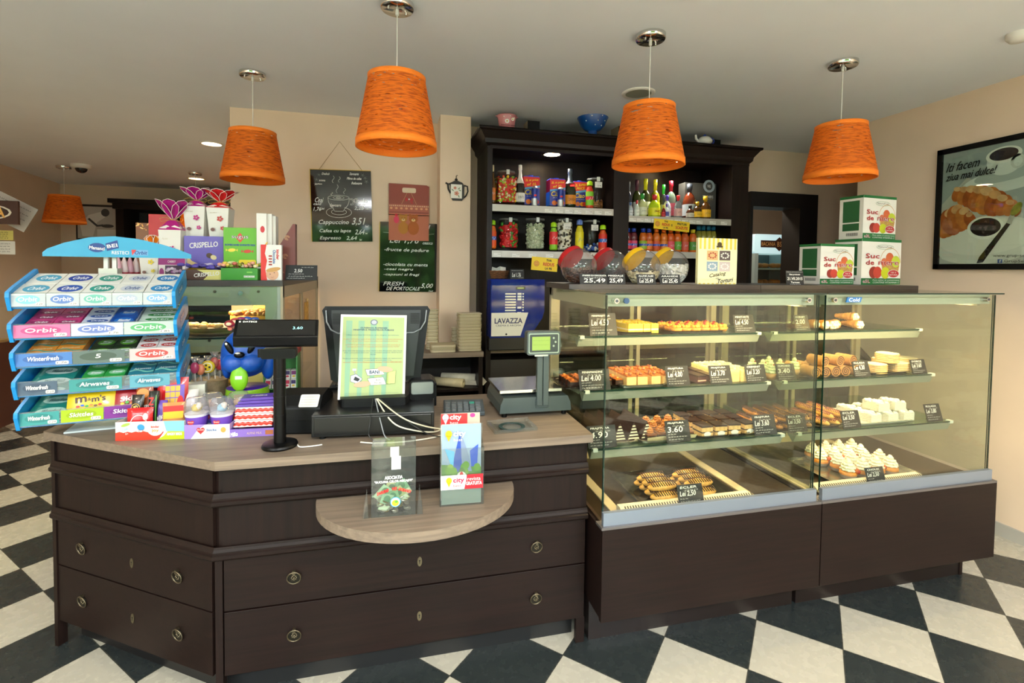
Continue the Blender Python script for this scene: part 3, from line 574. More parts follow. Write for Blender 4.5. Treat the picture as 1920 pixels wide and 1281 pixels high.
for i, (x, lb) in enumerate(((1004, 'slim blue drink can before the first juice carton'), (1053, 'slim blue drink can before the middle juice carton'))):
    p = A(x, 386-(1-i)*2, 3.66); t = TH('drink_can', lb, 'drink can', (p.x, 3.69, S1), 0, 'slim blue drink cans'); h = .155
    MB().lathe([(0, 0), (.02, 0), (.0245, .01), (.0245, h-.014), (.02, h), (0, h)], M('#b9bec6', .25, .6), 18).build('can_body', t)
    m = MB().lathe([(.0248, h*.4), (.0248, h*.9)], M('#13308c', .3, .2), 18, close=False).ell(0, -.024, h*.55, .012, .002, .008, M('#cf1f24', .4), 8, 5); m.build('can_print', t)
# spirits
BG = 'spirit bottles on the dark shelf unit'
sp = [  # cx, top, base, w, depth, kind, body, cap, label
 (1181, 334, 402, 9, 3.78, 'wine', '#2b2f3c', '#8a8f96', '#d8d8d8', 'thin dark spirit bottle, tall, against the shelf divider'),
 (1197, 330, 403, 15, 3.80, 'wine', '#3a3f14', '#5c2c3c', '#e8e6dc', 'tall olive wine bottle with plum coloured neck'),
 (1214, 328, 404, 17, 3.80, 'wine', '#3d431a', '#e2dc1e', '#efece2', 'tall white wine bottle with yellow foil cap and white label'),
 (1232, 330, 405, 16, 3.80, 'wine', '#8d8a1c', '#e8d81e', '#e0d42a', 'tall bottle with yellow cap and an orange fruit slice tag'),
 (1247, 339, 405, 13, 3.80, 'wine', '#2e3430', '#1fb83a', '#9a9fa6', 'tall dark bottle with bright green cap'),
 (1262, 332, 406, 17, 3.80, 'wine', '#5a6a5a', '#d21f36', '#b8465c', 'tall bottle with long red cap and round label'),
 (1208, 359, 404, 16, 3.70, 'flask', '#b8c28a', '#2f9a3c', '#dfe4c8', 'short round bottle with green cap and striped white label'),
 (1232, 361, 405, 20, 3.69, 'flask', '#b8d01c', '#c8202a', '#e6e01e', 'short round lime bottle with red cap and large X mark'),
 (1254, 361, 405, 13, 3.72, 'flask', '#c4cdd4', '#4a2cc0', '#e4e6ec', 'short clear bottle with violet cap'),
 (1275, 362, 406, 13, 3.69, 'flask', '#7a7f84', '#d61f2a', '#e2b0a8', 'short square bottle with red cap and round red emblem'),
 (1184, 375, 402, 10, 3.68, 'flask', '#c8d2dc', '#5c7ab0', '#e8ebf0', 'small clear flask with blue cap beside the divider'),
 (1196, 372, 403, 9, 3.68, 'flask', '#cdd6c8', '#c03040', '#e4e8dc', 'small clear flask with red cap'),
 (1246, 382, 405, 7, 3.66, 'flask', '#8c1620', '#e0c020', '#c02030', 'tiny dark red bottle with yellow cap'),
 (1252, 380, 406, 8, 3.66, 'flask', '#dfe2e8', '#5a40b0', '#3a3fa0', 'tiny clear bottle with blue label between red cap bottles'),
 (1299, 340, 408, 22, 3.72, 'flask', '#5a2410', '#39404a', '#c6d6de', 'whisky bottle with pale blue label before the grey gift box'),
 (1298, 384, 409, 13, 3.66, 'flask', '#4a2a14', '#1c1410', '#d8d2c4', 'small dark whisky bottle at the foot of the large whisky bottle'),
 (1312, 377, 410, 15, 3.67, 'flask', '#3a2408', '#c8a01c', '#e8b81c', 'small brown bottle with yellow label'),
 (1328, 366, 411, 18, 3.69, 'flask', '#4a2c08', '#c9a21e', '#e6b41a', 'larger brown bottle with yellow diagonal label'),
]
for cx, yt, yb, w_, Y, kd, bd, cp_, lb, lab in sp:
    q = bottle(lab, cx, yt, yb, w_, Y, kd, bd, cp_, lb, (.1, .42), grp=BG, capz=.72 if kd == 'wine' else .76, txt={1299: "TEACHER'S", 1232: 'X' if yt > 350 else None}.get(cx), tcol='#8c1c14' if cx == 1232 else '#30343c'); q.location.z = S3+.0005
X0, X1, Z0, Z1 = span(1284, 1342, 338, 409, 3.82); w_ = X1-X0; h = Z1-Z0
m = MB().box(-w_/2, w_/2, 0, .1, 0, h, M('#3a3b38', .45)); m.oval(.27*w_, h*.93, .19*w_, h*.0+.055, -.0006, M('#8f9da8', .5)); m.oval(.27*w_, h*.93, .11*w_, .036, -.0009, M('#3a3b38', .5)); m.text('W&S', .27*w_, h*.93, .11*w_, .026, -.0012, CHALK)
m.text("TEACHER'S", .24*w_, h*.65, .34*w_, h*.07, -.0006, CHALK); m.scrib(.08*w_, .4*w_, h*.58, h*.02, -.0006, M('#b9a060', .5), .002)
ONE(m, 'gift_box', 'grey whisky gift box with round emblem standing behind the whisky bottle', 'gift box', ((X0+X1)/2, 3.82, S3), (0, 0, 0), bevel=.001)
JG = 'small juice bottles on the lower shelf of the unit'
for i, (cx, bd, cp_, lb, lab) in enumerate(((1180, '#5a1420', '#1c3c9c', '#d8344a', 'dark red juice bottle with blue cap beside the divider'), (1191, '#5c1424', '#1c3c9c', '#c8406a', 'berry juice bottle with blue cap, second along the lower shelf'), (1209, '#c8641a', '#1c3c9c', '#8fae2c', 'orange juice bottle with blue cap and green band'), (1220, '#b8541c', '#1c3c9c', '#d8701c', 'amber juice bottle with blue cap and blue emblem'),
    (1234, '#d06a1c', '#e8701c', '#c84a1c', 'orange juice bottle under the start of the yellow sign'), (1248, '#d0701c', '#e8701c', '#d07a1c', 'orange juice bottle with golden label under the yellow sign'), (1261, '#d0581c', '#e8701c', '#d84a5a', 'orange juice bottle with pink label'), (1274, '#d0641c', '#e8701c', '#5c9c2c', 'orange juice bottle with green label under the yellow sign'), (1288, '#c85c24', '#e8701c', '#c8503c', 'orange juice bottle with rust label under the end of the yellow sign'), (1303, '#d0641c', '#d8c02c', '#4c8c2c', 'orange juice bottle with green label beside the catalogue'))):
    q = bottle(lab, cx, 419, 463, 13.5, 3.68, 'juice', bd, cp_, lb, (.1, .46), grp=JG, tcol='#e8e4f0', lab2='#2a4ab0' if i < 6 else None, glassy=True); q.location.z = S4+.0005; q.scale.z = 1
for i, cx in enumerate((1313, 1322, 1332, 1341)):
    q = bottle('clear bottle of yellow drink with blue cap at the end of the lower shelf', cx, 417, 470, 12, 3.84, 'juice', '#a39a3c', '#3a94c0', '#a89f48', (.3, .42), grp='yellow drink bottles', tcol='#c8c070'); q.location.z = S4+.0005
# yellow tax signs
YEL = M('#efcb1c', .5, name='yellow_card')
def ysign(label, x0, x1, yt, yb, two, rot):
    X0, X1, Z0, Z1 = span(x0, x1, yt, yb, YC-.02); w_ = X1-X0; h = Z1-Z0; m = MB(); RD = M('#c8201c', .5); e = -.0012
    m.box(-w_/2, w_/2, 0, .0015, -h/2, h/2, YEL); k = -.5 if two else -.2; s_ = w_ if not two else w_*.5
    fx = -w_*.5+.16*s_*1.2; m.oval(fx, 0, .022, .022, -.001, M('#e8a23a', .5)); m.ring(fx, 0, .02, .02, .002, e, M('#8a2a14', .5)); m.ring(fx, 0, .011, .011, .002, e, M('#8a2a14', .5), 10, 200, 340); m.oval(fx-.006, .006, .002, .003, e, INK); m.oval(fx+.006, .006, .002, .003, e, INK)
    tx = fx+.52*s_*.9
    m.text('TVA', tx, h*.3, s_*.2, h*.16, -.001, INK, bold=.0008); m.text('REDUS', tx, 0, s_*.42, h*.24, -.001, RD, bold=.001); m.text('LA 9%', tx, -h*.31, s_*.26, h*.17, -.001, INK, bold=.0008)
    m.text('=', tx+.33*s_, 0, .012, .014, -.001, INK, bold=.0006)
    if two: m.text('PRETURI', w_*.28, h*.22, w_*.26, h*.2, -.001, INK, bold=.0008); m.text('SCAZUTE', w_*.28, -h*.16, w_*.34, h*.26, -.001, RD, bold=.001)
    ONE(m, 'shop_sign', label, 'sign', ((X0+X1)/2, YC-.012, (Z0+Z1)/2), (0, rot, 0))
ysign('yellow smiley card with red word hung under the middle shelf beside the globes', 997, 1046, 483, 508, False, rad(4))
ysign('wide yellow smiley card hung over the small juice bottles', 1227, 1294, 413, 432, True, rad(4))
# coffee machine
X0, X1, Z0, Z1 = span(920, 1022, 524, 660, 3.5); cm = TH('coffee_machine', 'blue bean coffee machine with a white nameplate standing inside the dark shelf unit', 'coffee machine', ((X0+X1)/2, 3.50, .99)); w_ = X1-X0; h = Z1-.99
BLU = M('#08227c', .12, noise=.1, sc_=6, name='blue_gloss'); BL2 = M('#0a1f55', .3, coat=.3)
body = [(-w_/2, .1), (w_*.22, .1), (w_/2*.92, h*.45), (w_/2, h*.55), (w_/2, h), (-w_/2, h)]
MB().prism(body, .02, .42, BLU).box(-w_/2, w_/2, .06, .42, 0, .11, M('#0b0c10', .4)).build('housing', cm, bevel=.006)
MB().prism([(-w_/2+.003, .12), (w_*.12, .12), (w_*.2, h*.45), (w_*.2, h*.98), (-w_/2+.003, h*.98)], .0, .02, BLU).build('door_panel', cm, bevel=.004)
m = MB().prism([(-w_/2+.004, h*.22), (w_*.04, h*.22), (w_*.18, h*.54), (-w_/2+.004, h*.54)], -.008, .0, M('#d9dad2', .4)); m.text('LAVAZZA', -w_*.18, h*.43, w_*.5, h*.07, -.009, M('#15205e', .4), 0, 0, .0012); m.text('CREMA E AROMA', -w_*.18, h*.365, w_*.46, h*.025, -.009, M('#15205e', .4)); m.cyly(-w_*.22, h*.245, -.012, -.008, .007, BLK, 10); m.build('nameplate', cm)
m = MB().box(-.02, .05, -.004, .0, h*.86, h*.9, M('#101a20', .3)).rect(-.01, .04, h*.87, h*.89, -.0045, M('#9fb070', .4)); m.build('screen', cm)
m = MB()
for k in range(8):
    z = h*.80-k*h*.038; m.box(-.1, -.02, -.003, 0, z-.005, z+.005, M('#d4d8d8', .3, .3)); m.cyly(.035, z, -.004, 0, .006, M('#d4d8d8', .3, .3), 10); m.scrib(-.095, -.03, z, .004, -.0035, INK, .0008)
    if k < 3 or k in (5, 7): m.box(-.008, .022, -.004, 0, z-.007, z+.007, M('#e8ebe8', .4))
m.build('selection_buttons', cm)
m = MB().box(xl+.03, xd0, .05, .3, 0, .012, M('#15110e', .6))
# basket with tea bags on the coffee machine
Zc = Z1+.001; bx = A(938, 520, 3.6).x
t = TH('wicker_basket', 'brown wicker basket with white packets on top of the coffee machine', 'basket', (bx, 3.68, Zc)); m = MB()
for k in range(6):
    zz_ = .006+k*.010; r0 = .055+.002*k; m.tube([((r0+.002*(j % 2))*1.25*math.cos(rad(j*15)), (r0+.002*(j % 2))*math.sin(rad(j*15)), zz_+.002*((j+k) % 2)) for j in range(25)], .0048, M('#6d4524', .7, noise=.4, sc_=60), 5, cap=False)
m.lathe([(0, .002), (.05, .002), (.055, .06)], M('#3c2412', .8), 16, close=False); m.build('basket_weave', t)
for k, (x, a, lb) in enumerate(((-.03, .3, 'white paper packet leaning in the wicker basket'), (.02, -.4, 'silver packet lying in the wicker basket'), (.04, .1, 'folded white packet at the edge of the wicker basket'))):
    ONE(MB().box(-.03, .03, -.002, .002, 0, .06, M(('#d9dad2', '#b9c0b8', '#e2e2da')[k], .35)), 'sachet', lb, 'packet', (bx+x, 3.67+.01*k, Zc+.03), (-.5+.2*k, a, .3*k), bevel=.001)
sign('price_sign', 'chalk sign reading 1.76 on the coffee machine before the wicker basket', (A(970, 520, 3.55).x, 3.55, Zc), .105, .075, .15, [('Lei 1.76', .42, .42, .62, -.05)], scr=[(.85, .1, .9, .08), (.15, .6, .95, .06)])
# things on top of the shelf unit
ZU = ZT+.0865
def bowl(label, cx, wpx, hpx, col, dots, Y, foot=False, flower=False):
    p = A(cx, 240, Y); w_ = (A(cx+wpx/2, 240, Y)-A(cx-wpx/2, 240, Y)).x; h = hpx/922*Y*.97; t = TH('enamel_bowl' if flower else 'colander', label, 'bowl' if flower else 'colander', (p.x, Y, ZU)); cm_ = M(col, .3, coat=.4)
    z0 = h*.22 if foot else 0; m = MB(); pr = [(w_*.12, z0+.001), (w_*.25, z0+h*.08), (w_*.38, z0+h*.3), (w_*.44, z0+h*.55), (w_*.5, z0+(h-z0)*.93), (w_*.5, h), (w_*.47, h*.97), (w_*.36, z0+h*.35), (w_*.2, z0+h*.12), (0, z0+h*.1)] if foot else [(0, .001), (w_*.36, .001), (w_*.4, h*.5), (w_*.46, h*.92), (w_*.5, h), (w_*.46, h*.97), (w_*.35, h*.2), (0, h*.1)]
    m.lathe(pr, cm_, 28); m.build('bowl_body', t)
    if foot: MB().lathe([(w_*.14, 0), (w_*.14, h*.2), (w_*.13, h*.25)], cm_, 18, close=False).build('foot', t)
    d = MB()
    for k, (a, z) in enumerate(dots):
        zr = z0+(h-z0)*z; rr_ = (w_*(.30+.19*z) if foot else w_*(.36+.1*z))+.001
        if foot: rr_ = w_*np.interp(z, [0, .3, .6, .93], [.2, .39, .445, .5])+.001
        d.ell(rr_*math.sin(rad(a)), -rr_*math.cos(rad(a)), zr, .0045, .0045, .0045, M('#f0ece4', .4), 8, 5)
    if flower:
        for fx, fz, fr in ((-.012, .45, .016), (.03, .6, .012)):
            y = -w_*(.36+.1*fz)-.002
            for q in range(8): d.ell(fx+fr*.7*math.cos(q*.785), y, h*fz+fr*.7*math.sin(q*.785), fr*.38, .002, fr*.38, M('#f4f2ec', .5), 7, 4)
            d.ell(fx, y-.002, h*fz, fr*.35, .002, fr*.35, M('#d8a82a', .5), 7, 4)
        for q in range(9): d.ell(-.05+.012*q, -w_*.40, h*.15, .004, .003, .003, M('#5a2a30', .5), 6, 4)
    d.build('painted_dots', t)
    e = MB()
    for s_ in (-1, 1): e.tube([(s_*w_*.44, 0, h*.9), (s_*w_*.56, 0, h*.98), (s_*w_*.44, 0, h*.99)], .004, cm_, 6)
    e.build('handle', t)
bowl('pink enamel bowl painted with white daisies on top of the shelf unit', 950, 38, 25, '#c07a80', [(-30, .8), (10, .85), (40, .75)], 3.64, False, True)
bowl('blue footed colander with white dots on top of the shelf unit', 1111, 56, 40, '#12488e', [(-50, .5), (-25, .75), (0, .5), (15, .8), (35, .55), (-10, .25), (25, .25)], 3.64, True)
for cx, wp, hp, lb in ((1003, 32, 18, 'black box with a beige side on the unit between the pink bowl and blue colander'), (1163, 12, 22, 'black box on the shelf unit half hidden behind the orange lamp'), (1345, 20, 12, 'flat black box on the shelf unit behind the white teapot')):
    p = A(cx, 245, 3.68); w_ = wp/922*3.68; h = hp/922*3.9+.01
    ONE(MB().box(-w_/2, w_/2*.5, 0, .002, 0, h, BLK).box(-w_/2, w_/2*.5, .002, .12, 0, h, M('#8a7a62', .6)), 'storage_box', lb, 'box', (p.x, 3.66, ZU), (0, 0, .0 if wp > 12 else .1))
p = A(1321, 270, 3.66); t = TH('teapot', 'white porcelain teapot with blue lid knob on top of the shelf unit', 'teapot', (p.x, 3.66, ZU)); PW = M('#e6e6e2', .2, coat=.4)
MB().lathe([(0, 0), (.035, 0), (.06, .025), (.062, .045), (.04, .07), (0, .075)], PW, 20).build('pot_body', t)
MB().ell(0, 0, .083, .014, .014, .014, M('#26409a', .3), 10, 7).build('lid_knob', t); MB().tube([(-.05, 0, .03), (-.08, 0, .05), (-.085, 0, .085)], .012, PW, 8, .009).build('spout', t)
MB().tube([(.055+.035*math.sin(rad(a)), 0, .045+.025*math.cos(rad(a))) for a in range(0, 181, 20)], .005, M('#26409a', .3), 6).build('handle', t)
# ================================================================ things on the walls
YW = 4.119
def flatbox(px, Y):   # px = (x0, x1, y top, y bottom)
    X0, X1, Z0, Z1 = span(*px, Y); return (X0+X1)/2, (Z0+Z1)/2, X1-X0, Z1-Z0
GOLD = M('#c8a020', .4, .3, name='gold_edge')
x, z, w_, h = flatbox((584, 697, 320, 453), YW)
t = TH('chalkboard', 'black glossy chalkboard with a drawn coffee cup and drink prices, hung by a string', 'chalkboard', (x, YW-.012, z)); t.rotation_euler = (0, rad(-1.5), 0)
BRD = M('#0b0c0e', .06, name='glossy_blackboard', coat=.5)
m = MB().box(-w_/2, w_/2, 0, .008, -h/2, h/2, BRD).box(-w_/2-.004, -w_/2, -.001, .008, -h/2, h/2, GOLD).box(-w_/2-.004, w_/2, -.001, .008, h/2, h/2+.004, GOLD)
e = -.0008; U = lambda a, b: ((a-.5)*w_, (.5-b)*h)   # board fractions from its top corner
def bt(s_, a, b, wd, hh, sh=.25, bo=.0006): q = U(a, b); m.text(s_, q[0], q[1], wd*w_, hh*h, e, CHALK, sh, 0, bo)
for s_, a, b, wd, hh in (('Delicii', .25, .055, .12, .03), ('aroma', .19, .15, .1, .02), ('parfum', .13, .2, .11, .025), ('Savoare', .72, .045, .15, .035), ('Miros de cafea', .72, .11, .24, .035), ('Relaxare', .76, .175, .17, .035),
    ('Ceai', .13, .42, .13, .07), ('cald', .1, .475, .12, .035), ('1,76', .1, .55, .12, .06), ('lei', .19, .54, .04, .025), ('Ciocolata', .82, .42, .24, .06), ('calda', .83, .47, .13, .03), ('2,20', .79, .53, .16, .055), ('cana', .93, .54, .06, .012),
    ('Cappuccino', .36, .735, .5, .075), ('3,51', .77, .72, .2, .11), ('lei', .91, .785, .05, .03), ('Cafea cu lapte', .38, .855, .52, .06), ('2,64', .79, .87, .15, .08), ('lei', .9, .885, .03, .02), ('Espresso', .3, .955, .34, .06), ('2,64', .65, .955, .17, .06), ('lei', .8, .975, .035, .025), ('Savoare', .4, .49, .18, .04)): bt(s_, a, b, wd, hh)
def ar(cx, cy, rx, ry, a0, a1, lw=.0022, n=22): q = U(cx, cy); m.ring(q[0], q[1], rx*w_, ry*h, lw, e, CHALK, n, a0, a1)
ar(.45, .385, .175, .035, 0, 360); ar(.45, .385, .09, .02, 0, 360); ar(.45, .385, .04, .008, 0, 360)
m.line([U(.275, .39), U(.28, .44), U(.31, .5), (U(.36, .54)), U(.38, .575), U(.52, .575), U(.55, .535), U(.6, .49), U(.62, .44), U(.625, .39)], .0026, e, CHALK)
ar(.66, .44, .05, .045, -120, 120); ar(.655, .44, .032, .03, -120, 120); ar(.45, .59, .21, .075, 115, 425); ar(.45, .585, .125, .04, 130, 410)
for cx, cy, L in ((.37, .13, .1), (.47, .13, .08), (.43, .26, .12), (.55, .29, .08), (.34, .33, .04)): m.line([U(cx+.018*math.sin(k*.7), cy-L/2+L*k/9) for k in range(10)], .0022, e, CHALK)
for a, b, s_ in ((.14, .07, 1), (.1, .14, 1), (.08, .2, 1), (.86, .06, -1), (.9, .1, -1), (.92, .15, -1)):
    for k in range(5): m.line([U(a, b), U(a+.035*math.cos(k*1.25+s_), b+.026*math.sin(k*1.25+s_))], .0014, e, M('#8f9a90', .8))
m.build('board', t); MB().tube([(-w_*.36, .003, h/2), (U(.47, 0)[0]+.01, .008, h/2+.225), (w_*.36, .003, h/2)], .0018, M('#9c7a48', .8), 5).build('hanging_string', t)
x, z, w_, h = flatbox((712, 818, 418, 547), YW)
t = TH('chalkboard', 'black glossy chalkboard listing teas below the teddy bear bag', 'chalkboard', (x, YW-.012, z)); t.rotation_euler = (0, rad(.6), 0)
m = MB().box(-w_/2, w_/2, 0, .008, -h/2, h/2, BRD).box(-w_/2-.004, -w_/2, -.001, .008, -h/2, h/2, GOLD)
for s_, a, b, wd, hh in (('Ceai cald', .55, .07, .62, .1), ('Lei 1,76', .43, .26, .5, .1), ('ceasca', .84, .29, .18, .03), ('-fructe de padure', .47, .4, .78, .06), ('-ciocolata cu menta', .46, .605, .78, .045), ('-ceai negru', .33, .68, .5, .04), ('-capsuni si fragi', .38, .755, .62, .045), ('FRESH', .25, .885, .34, .055), ('DE PORTOCALE', .42, .955, .58, .05), ('5,00', .84, .915, .2, .075), ('lei', .91, .985, .07, .02)): bt(s_, a, b, wd, hh, .35)
m.line([U(.05, .15), U(.3, .16)], .0016, e, CHALK); m.line([U(.72, .17), U(.95, .15)], .0016, e, CHALK); m.build('board', t); MB().tube([(-w_*.3, .003, h/2), (-.01, .006, h/2+.16), (w_*.36, .003, h/2)], .0016, M('#9c7a48', .8), 5).build('hanging_string', t)
# paper gift bag with bears
x, z, w_, h = flatbox((729, 804, 347, 424), YW)
t = TH('gift_bag', 'brown red paper gift bag with two teddy bears printed on it, hung above a chalkboard', 'gift bag', (x, YW-.02, z)); m = MB(); BG1 = M('#8c4134', .6, name='bag_red'); e = -.0008
m.prism([(-w_/2, -h/2-.12), (w_/2, -h/2-.12), (w_/2, h/2-.01), (w_/2-.02, h/2), (-w_/2, h/2+.004)], 0, .012, BG1)
m.rect(-w_/2, w_/2, -h*.16, h*.02, e, M('#a85a48', .6)); m.prism(rr(-w_*.17, w_*.17, h*.3, h*.42, .012), -.001, -.0002, M('#dccbb0', .6))
for k in range(22): m.oval(-w_*.47+k*w_*.045, -h*.02, .004, .006, e*1.5, M('#e8c8a0', .6), 8)
for k in range(8): m.oval(-w_*.44+k*w_*.125, -h*.08, .011, .009, e*1.5, M('#d89a70', .6), 10); m.rect(-w_/2, w_/2, -h*.24-.003, -h*.24+.003, e*1.5, M('#e8c8a0', .6))
m.rect(-w_/2, w_/2, -h/2-.12, -h*.2, e, M('#b8694c', .6)); RB = M('#b0101c', .5); m.poly([(0, h*.14), (-.03, h*.19), (-.028, h*.08)], e*2, RB); m.poly([(0, h*.14), (.03, h*.18), (.03, h*.09)], e*2, RB); m.poly([(0, h*.14), (.02, h*.04), (.034, h*.05)], e*2, RB); m.oval(.0, h*.145, .008, .006, e*3, WHT, 8)
for s_ in (-1, 1): m.line([(s_*.06, h*.02), (0, h*.4)], .0016, e*2, M('#d8b87c', .6))
for bx_, c1, sz in ((-.045, '#b5792c', .9), (.035, '#a85a1e', 1)):
    bc = M(c1, .7); z0 = -h*.33; 
    for s_ in (-1, 1): m.oval(bx_+s_*.026*sz, z0+.026, .012*sz, .012*sz, e*2, bc, 10)
    m.oval(bx_, z0, .036*sz, .033*sz, e*3, bc); m.oval(bx_, z0-.075, .045*sz, .055*sz, e*2, bc); m.oval(bx_, z0-.01, .016*sz, .012*sz, e*4, M('#e8c080', .7), 10); m.oval(bx_, z0-.006, .005, .004, e*5, INK, 8)
    for s_ in (-1, 1): m.oval(bx_+s_*.012, z0+.007, .003, .003, e*4, INK, 8)
m.oval(-.1, -h*.36, .022, .03, e*3, M('#d83a5c', .6), 8); m.oval(-.1, -h*.25, .012, .012, e*4, M('#c8142c', .6), 8); m.build('bag_face', t)
# teapot trivet on the pillar
x, z, w_, h = flatbox((829, 882, 334, 378), 3.868)
t = TH('teapot_trivet', 'teapot shaped metal trivet with a flower tile, hooked on the wall pillar', 'trivet', (x, 3.862, z)); IR = M('#2c2824', .4, .7, name='dark_iron'); m = MB()
o_ = [(-.062, .045), (-.05, .03), (-.042, -.06), (-.03, -.085), (.045, -.085), (.06, -.06), (.062, .03), (.045, .055), (.01, .068), (-.015, .068), (-.04, .055)]
m.prism(o_, -.006, .006, IR); m.tube([(.06, 0, .035), (.085, 0, .03), (.09, 0, -.01), (.075, 0, -.045), (.058, 0, -.06)], .006, IR, 6); m.tube([(-.045, 0, -.03), (-.062, 0, 0), (-.068, 0, .04), (-.085, 0, .05)], .007, IR, 6); m.ell(-.003, 0, .078, .012, .005, .009, IR, 10, 6)
m.tube([(-.003, 0, .085), (-.003, -.01, .105), (.006, -.014, .11)], .003, IR, 6); m.build('iron_frame', t)
m = MB().box(-.045, .042, -.0085, -.006, -.068, .04, M('#e2dfd2', .25)); PK = M('#c88468', .5); LF = M('#4f6a34', .5)
for fx, fz, r_ in ((0, -.03, .016), (-.012, .012, .011)):
    for q in range(5): m.oval(fx+r_*.7*math.cos(q*1.257), fz+r_*.7*math.sin(q*1.257), r_*.55, r_*.45, -.009-.0002*q, PK, 8)
    m.oval(fx, fz, r_*.3, r_*.3, -.0105, M('#8c3c34', .5), 8)
for a in ((-.03, -.005, 2.4), (.02, .01, .6), (.026, -.005, -.4), (.018, -.052, -1.2)): m.oval(a[0], a[1], .012, .0035, -.0092, LF, 8, a[2])
m.build('flower_tile', t)
# framed poster on the side wall (faces -X)
p0, p1 = A(1761, 283, 1), A(1750, 505, 1)
FY1 = 2.617; Zt, Zb = None, None
def wallpt(px_, py_):
    d = _ray(px_, py_); k = (XR-.02)/d.x; q = EYE+d*k; return q
q0, q1 = wallpt(1761, 283), wallpt(1750, 505); FZ1, FZ0 = q0.z, q1.z; FY1 = (q0.y+q1.y)/2; Wp, Hp = 1.1, FZ1-FZ0
t = TH('framed_poster', 'black framed breakfast poster with croissants, coffee and jam hanging on the wall', 'poster', (XR-.022, FY1-Wp/2, (FZ0+FZ1)/2), -math.pi/2); b_ = .035
MB().box(-Wp/2, Wp/2, -.01, .02, Hp/2-b_, Hp/2, BLK).box(-Wp/2, Wp/2, -.01, .02, -Hp/2, -Hp/2+b_, BLK).box(-Wp/2, -Wp/2+b_, -.01, .02, -Hp/2, Hp/2, BLK).box(Wp/2-b_, Wp/2, -.01, .02, -Hp/2, Hp/2, BLK).build('frame', t)
m = MB().box(-Wp/2+b_, Wp/2-b_, 0, .01, -Hp/2+b_, Hp/2-b_, M('#a4b0b4', .2, noise=.12, sc_=3, name='poster_tabletop')); k_ = 0
H2 = Hp-2*b_; LOC = Vector(t.location)
def PU(px_, py_): q = wallpt(px_, py_); return max(-Wp/2+b_, LOC.y-q.y), min(Hp/2-b_, max(-Hp/2+b_, q.z-LOC.z))
def L(n): return -.0005*n
def PO(px_, py_, ra, rb, n, c, tilt=0, seg=28, noise=0):
    cx, cz = PU(px_, py_); ct, st = math.cos(tilt), math.sin(tilt); pp = []
    for i in range(seg): a, b = ra*H2*math.cos(2*math.pi*i/seg), rb*H2*math.sin(2*math.pi*i/seg); pp.append((min(Wp/2-b_, max(-Wp/2+b_, cx+a*ct-b*st)), min(Hp/2-b_, max(-Hp/2+b_, cz+a*st+b*ct))))
    m.poly(pp, L(n), M(c, .3, noise=noise, sc_=25))
m.poly([PU(1762, 385), PU(1815, 332), PU(1919, 400), PU(1919, 497), PU(1760, 497)], L(1), M('#b9bbb8', .3, noise=.1, sc_=12))
PO(1890, 335, .34, .1, 2, '#d6e0e2', .12); PO(1890, 325, .24, .06, 3, '#aebabc', .12)
PO(1884, 303, .125, .11, 4, '#dfe8ea'); PO(1883, 290, .125, .068, 5, '#f0f4f4', .03); PO(1883, 289, .1, .05, 6, '#31241f', .03); m.ring(*PU(1910, 302), .04*H2, .05*H2, .02*H2, L(5), M('#ccd4d4', .3), 16)
PO(1845, 452, .42, .2, 7, '#d9dcd8', .08); PO(1845, 445, .35, .15, 8, '#e4e6e2', .08)
def croissant(pts, wd, n, tl):
    for k, (a, b, s_) in enumerate(pts):
        PO(a, b, .075*s_, wd*s_, n+k*.3, ('#b5642a', '#c07434', '#a4521e')[k % 3], tl, 18, .25); PO(a-1, b-16*s_, .045*s_, wd*s_*.32, n+k*.3+.2, ('#d9ae80', '#cf9d6c')[k % 2], tl, 14, .2)
croissant([(1797, 365, .62), (1810, 368, .78), (1824, 370, .95), (1838, 373, 1.1), (1853, 377, 1.15), (1868, 382, 1.05), (1882, 385, .85), (1896, 390, .65), (1907, 396, .45)], .105, 9, -.35)
croissant([(1768, 432, .7), (1774, 424, .95), (1784, 417, 1.1), (1797, 410, 1.1), (1810, 410, .9), (1820, 412, .6)], .115, 9, .4)
PO(1849, 427, .135, .098, 13, '#f2f4f0'); PO(1849, 426, .112, .078, 14, '#1d1214')
for k in range(26): a = rnd.uniform(0, 6.28); r_ = rnd.uniform(0, .8); PO(1849+26*r_*math.cos(a), 426+17*r_*math.sin(a), .016, .01, 14.3+.02*k, rnd.choice(['#2c1a1c', '#120b0d', '#5a4a4c']), a, 8)
m.poly([PU(1833, 494), PU(1838, 482), PU(1890, 417), PU(1897, 420), PU(1845, 492)], L(15), M('#1b1416', .2)); m.poly([PU(1889, 418), PU(1905, 385), PU(1913, 385), PU(1898, 421)], L(15.4), M('#dfe4e8', .15, .6)); PO(1908, 392, .03, .06, 16, '#8c8a34', -.5, 12, .4)
K = M('#14110f', .4)
def PT(tx, x0, y0, x1, y1, hh, sh, bo): a = PU(x0, y0); b = PU(x1, y1); m.text(tx, (a[0]+b[0])/2, (a[1]+b[1])/2, b[0]-a[0], hh*H2, L(17), K, sh, math.atan2(b[1]-a[1], b[0]-a[0]), bo)
PT('Iti facem', 1779, 316, 1840, 303, .075, .35, .001); PT('ziua mai dulce!', 1778, 334, 1870, 317, .065, .35, .001); PT('www.grup-serban.ro', 1864, 480, 1960, 480, .03, 0, 0); PT('GrupSerban', 1885, 490, 1945, 491, .028, 0, 0)
q = PU(1877, 490); m.rect(q[0]-.012, q[0]+.012, q[1]-.012, q[1]+.012, L(17), M('#2f4f9c', .4)); m.text('f', q[0]+.002, q[1], .01, .018, L(18), CHALK, bold=.0006)
m.build('print', t); MB().box(-Wp/2+b_, Wp/2-b_, -.0145, -.0125, -Hp/2+b_, Hp/2-b_, GLS).build('picture_glass', t)

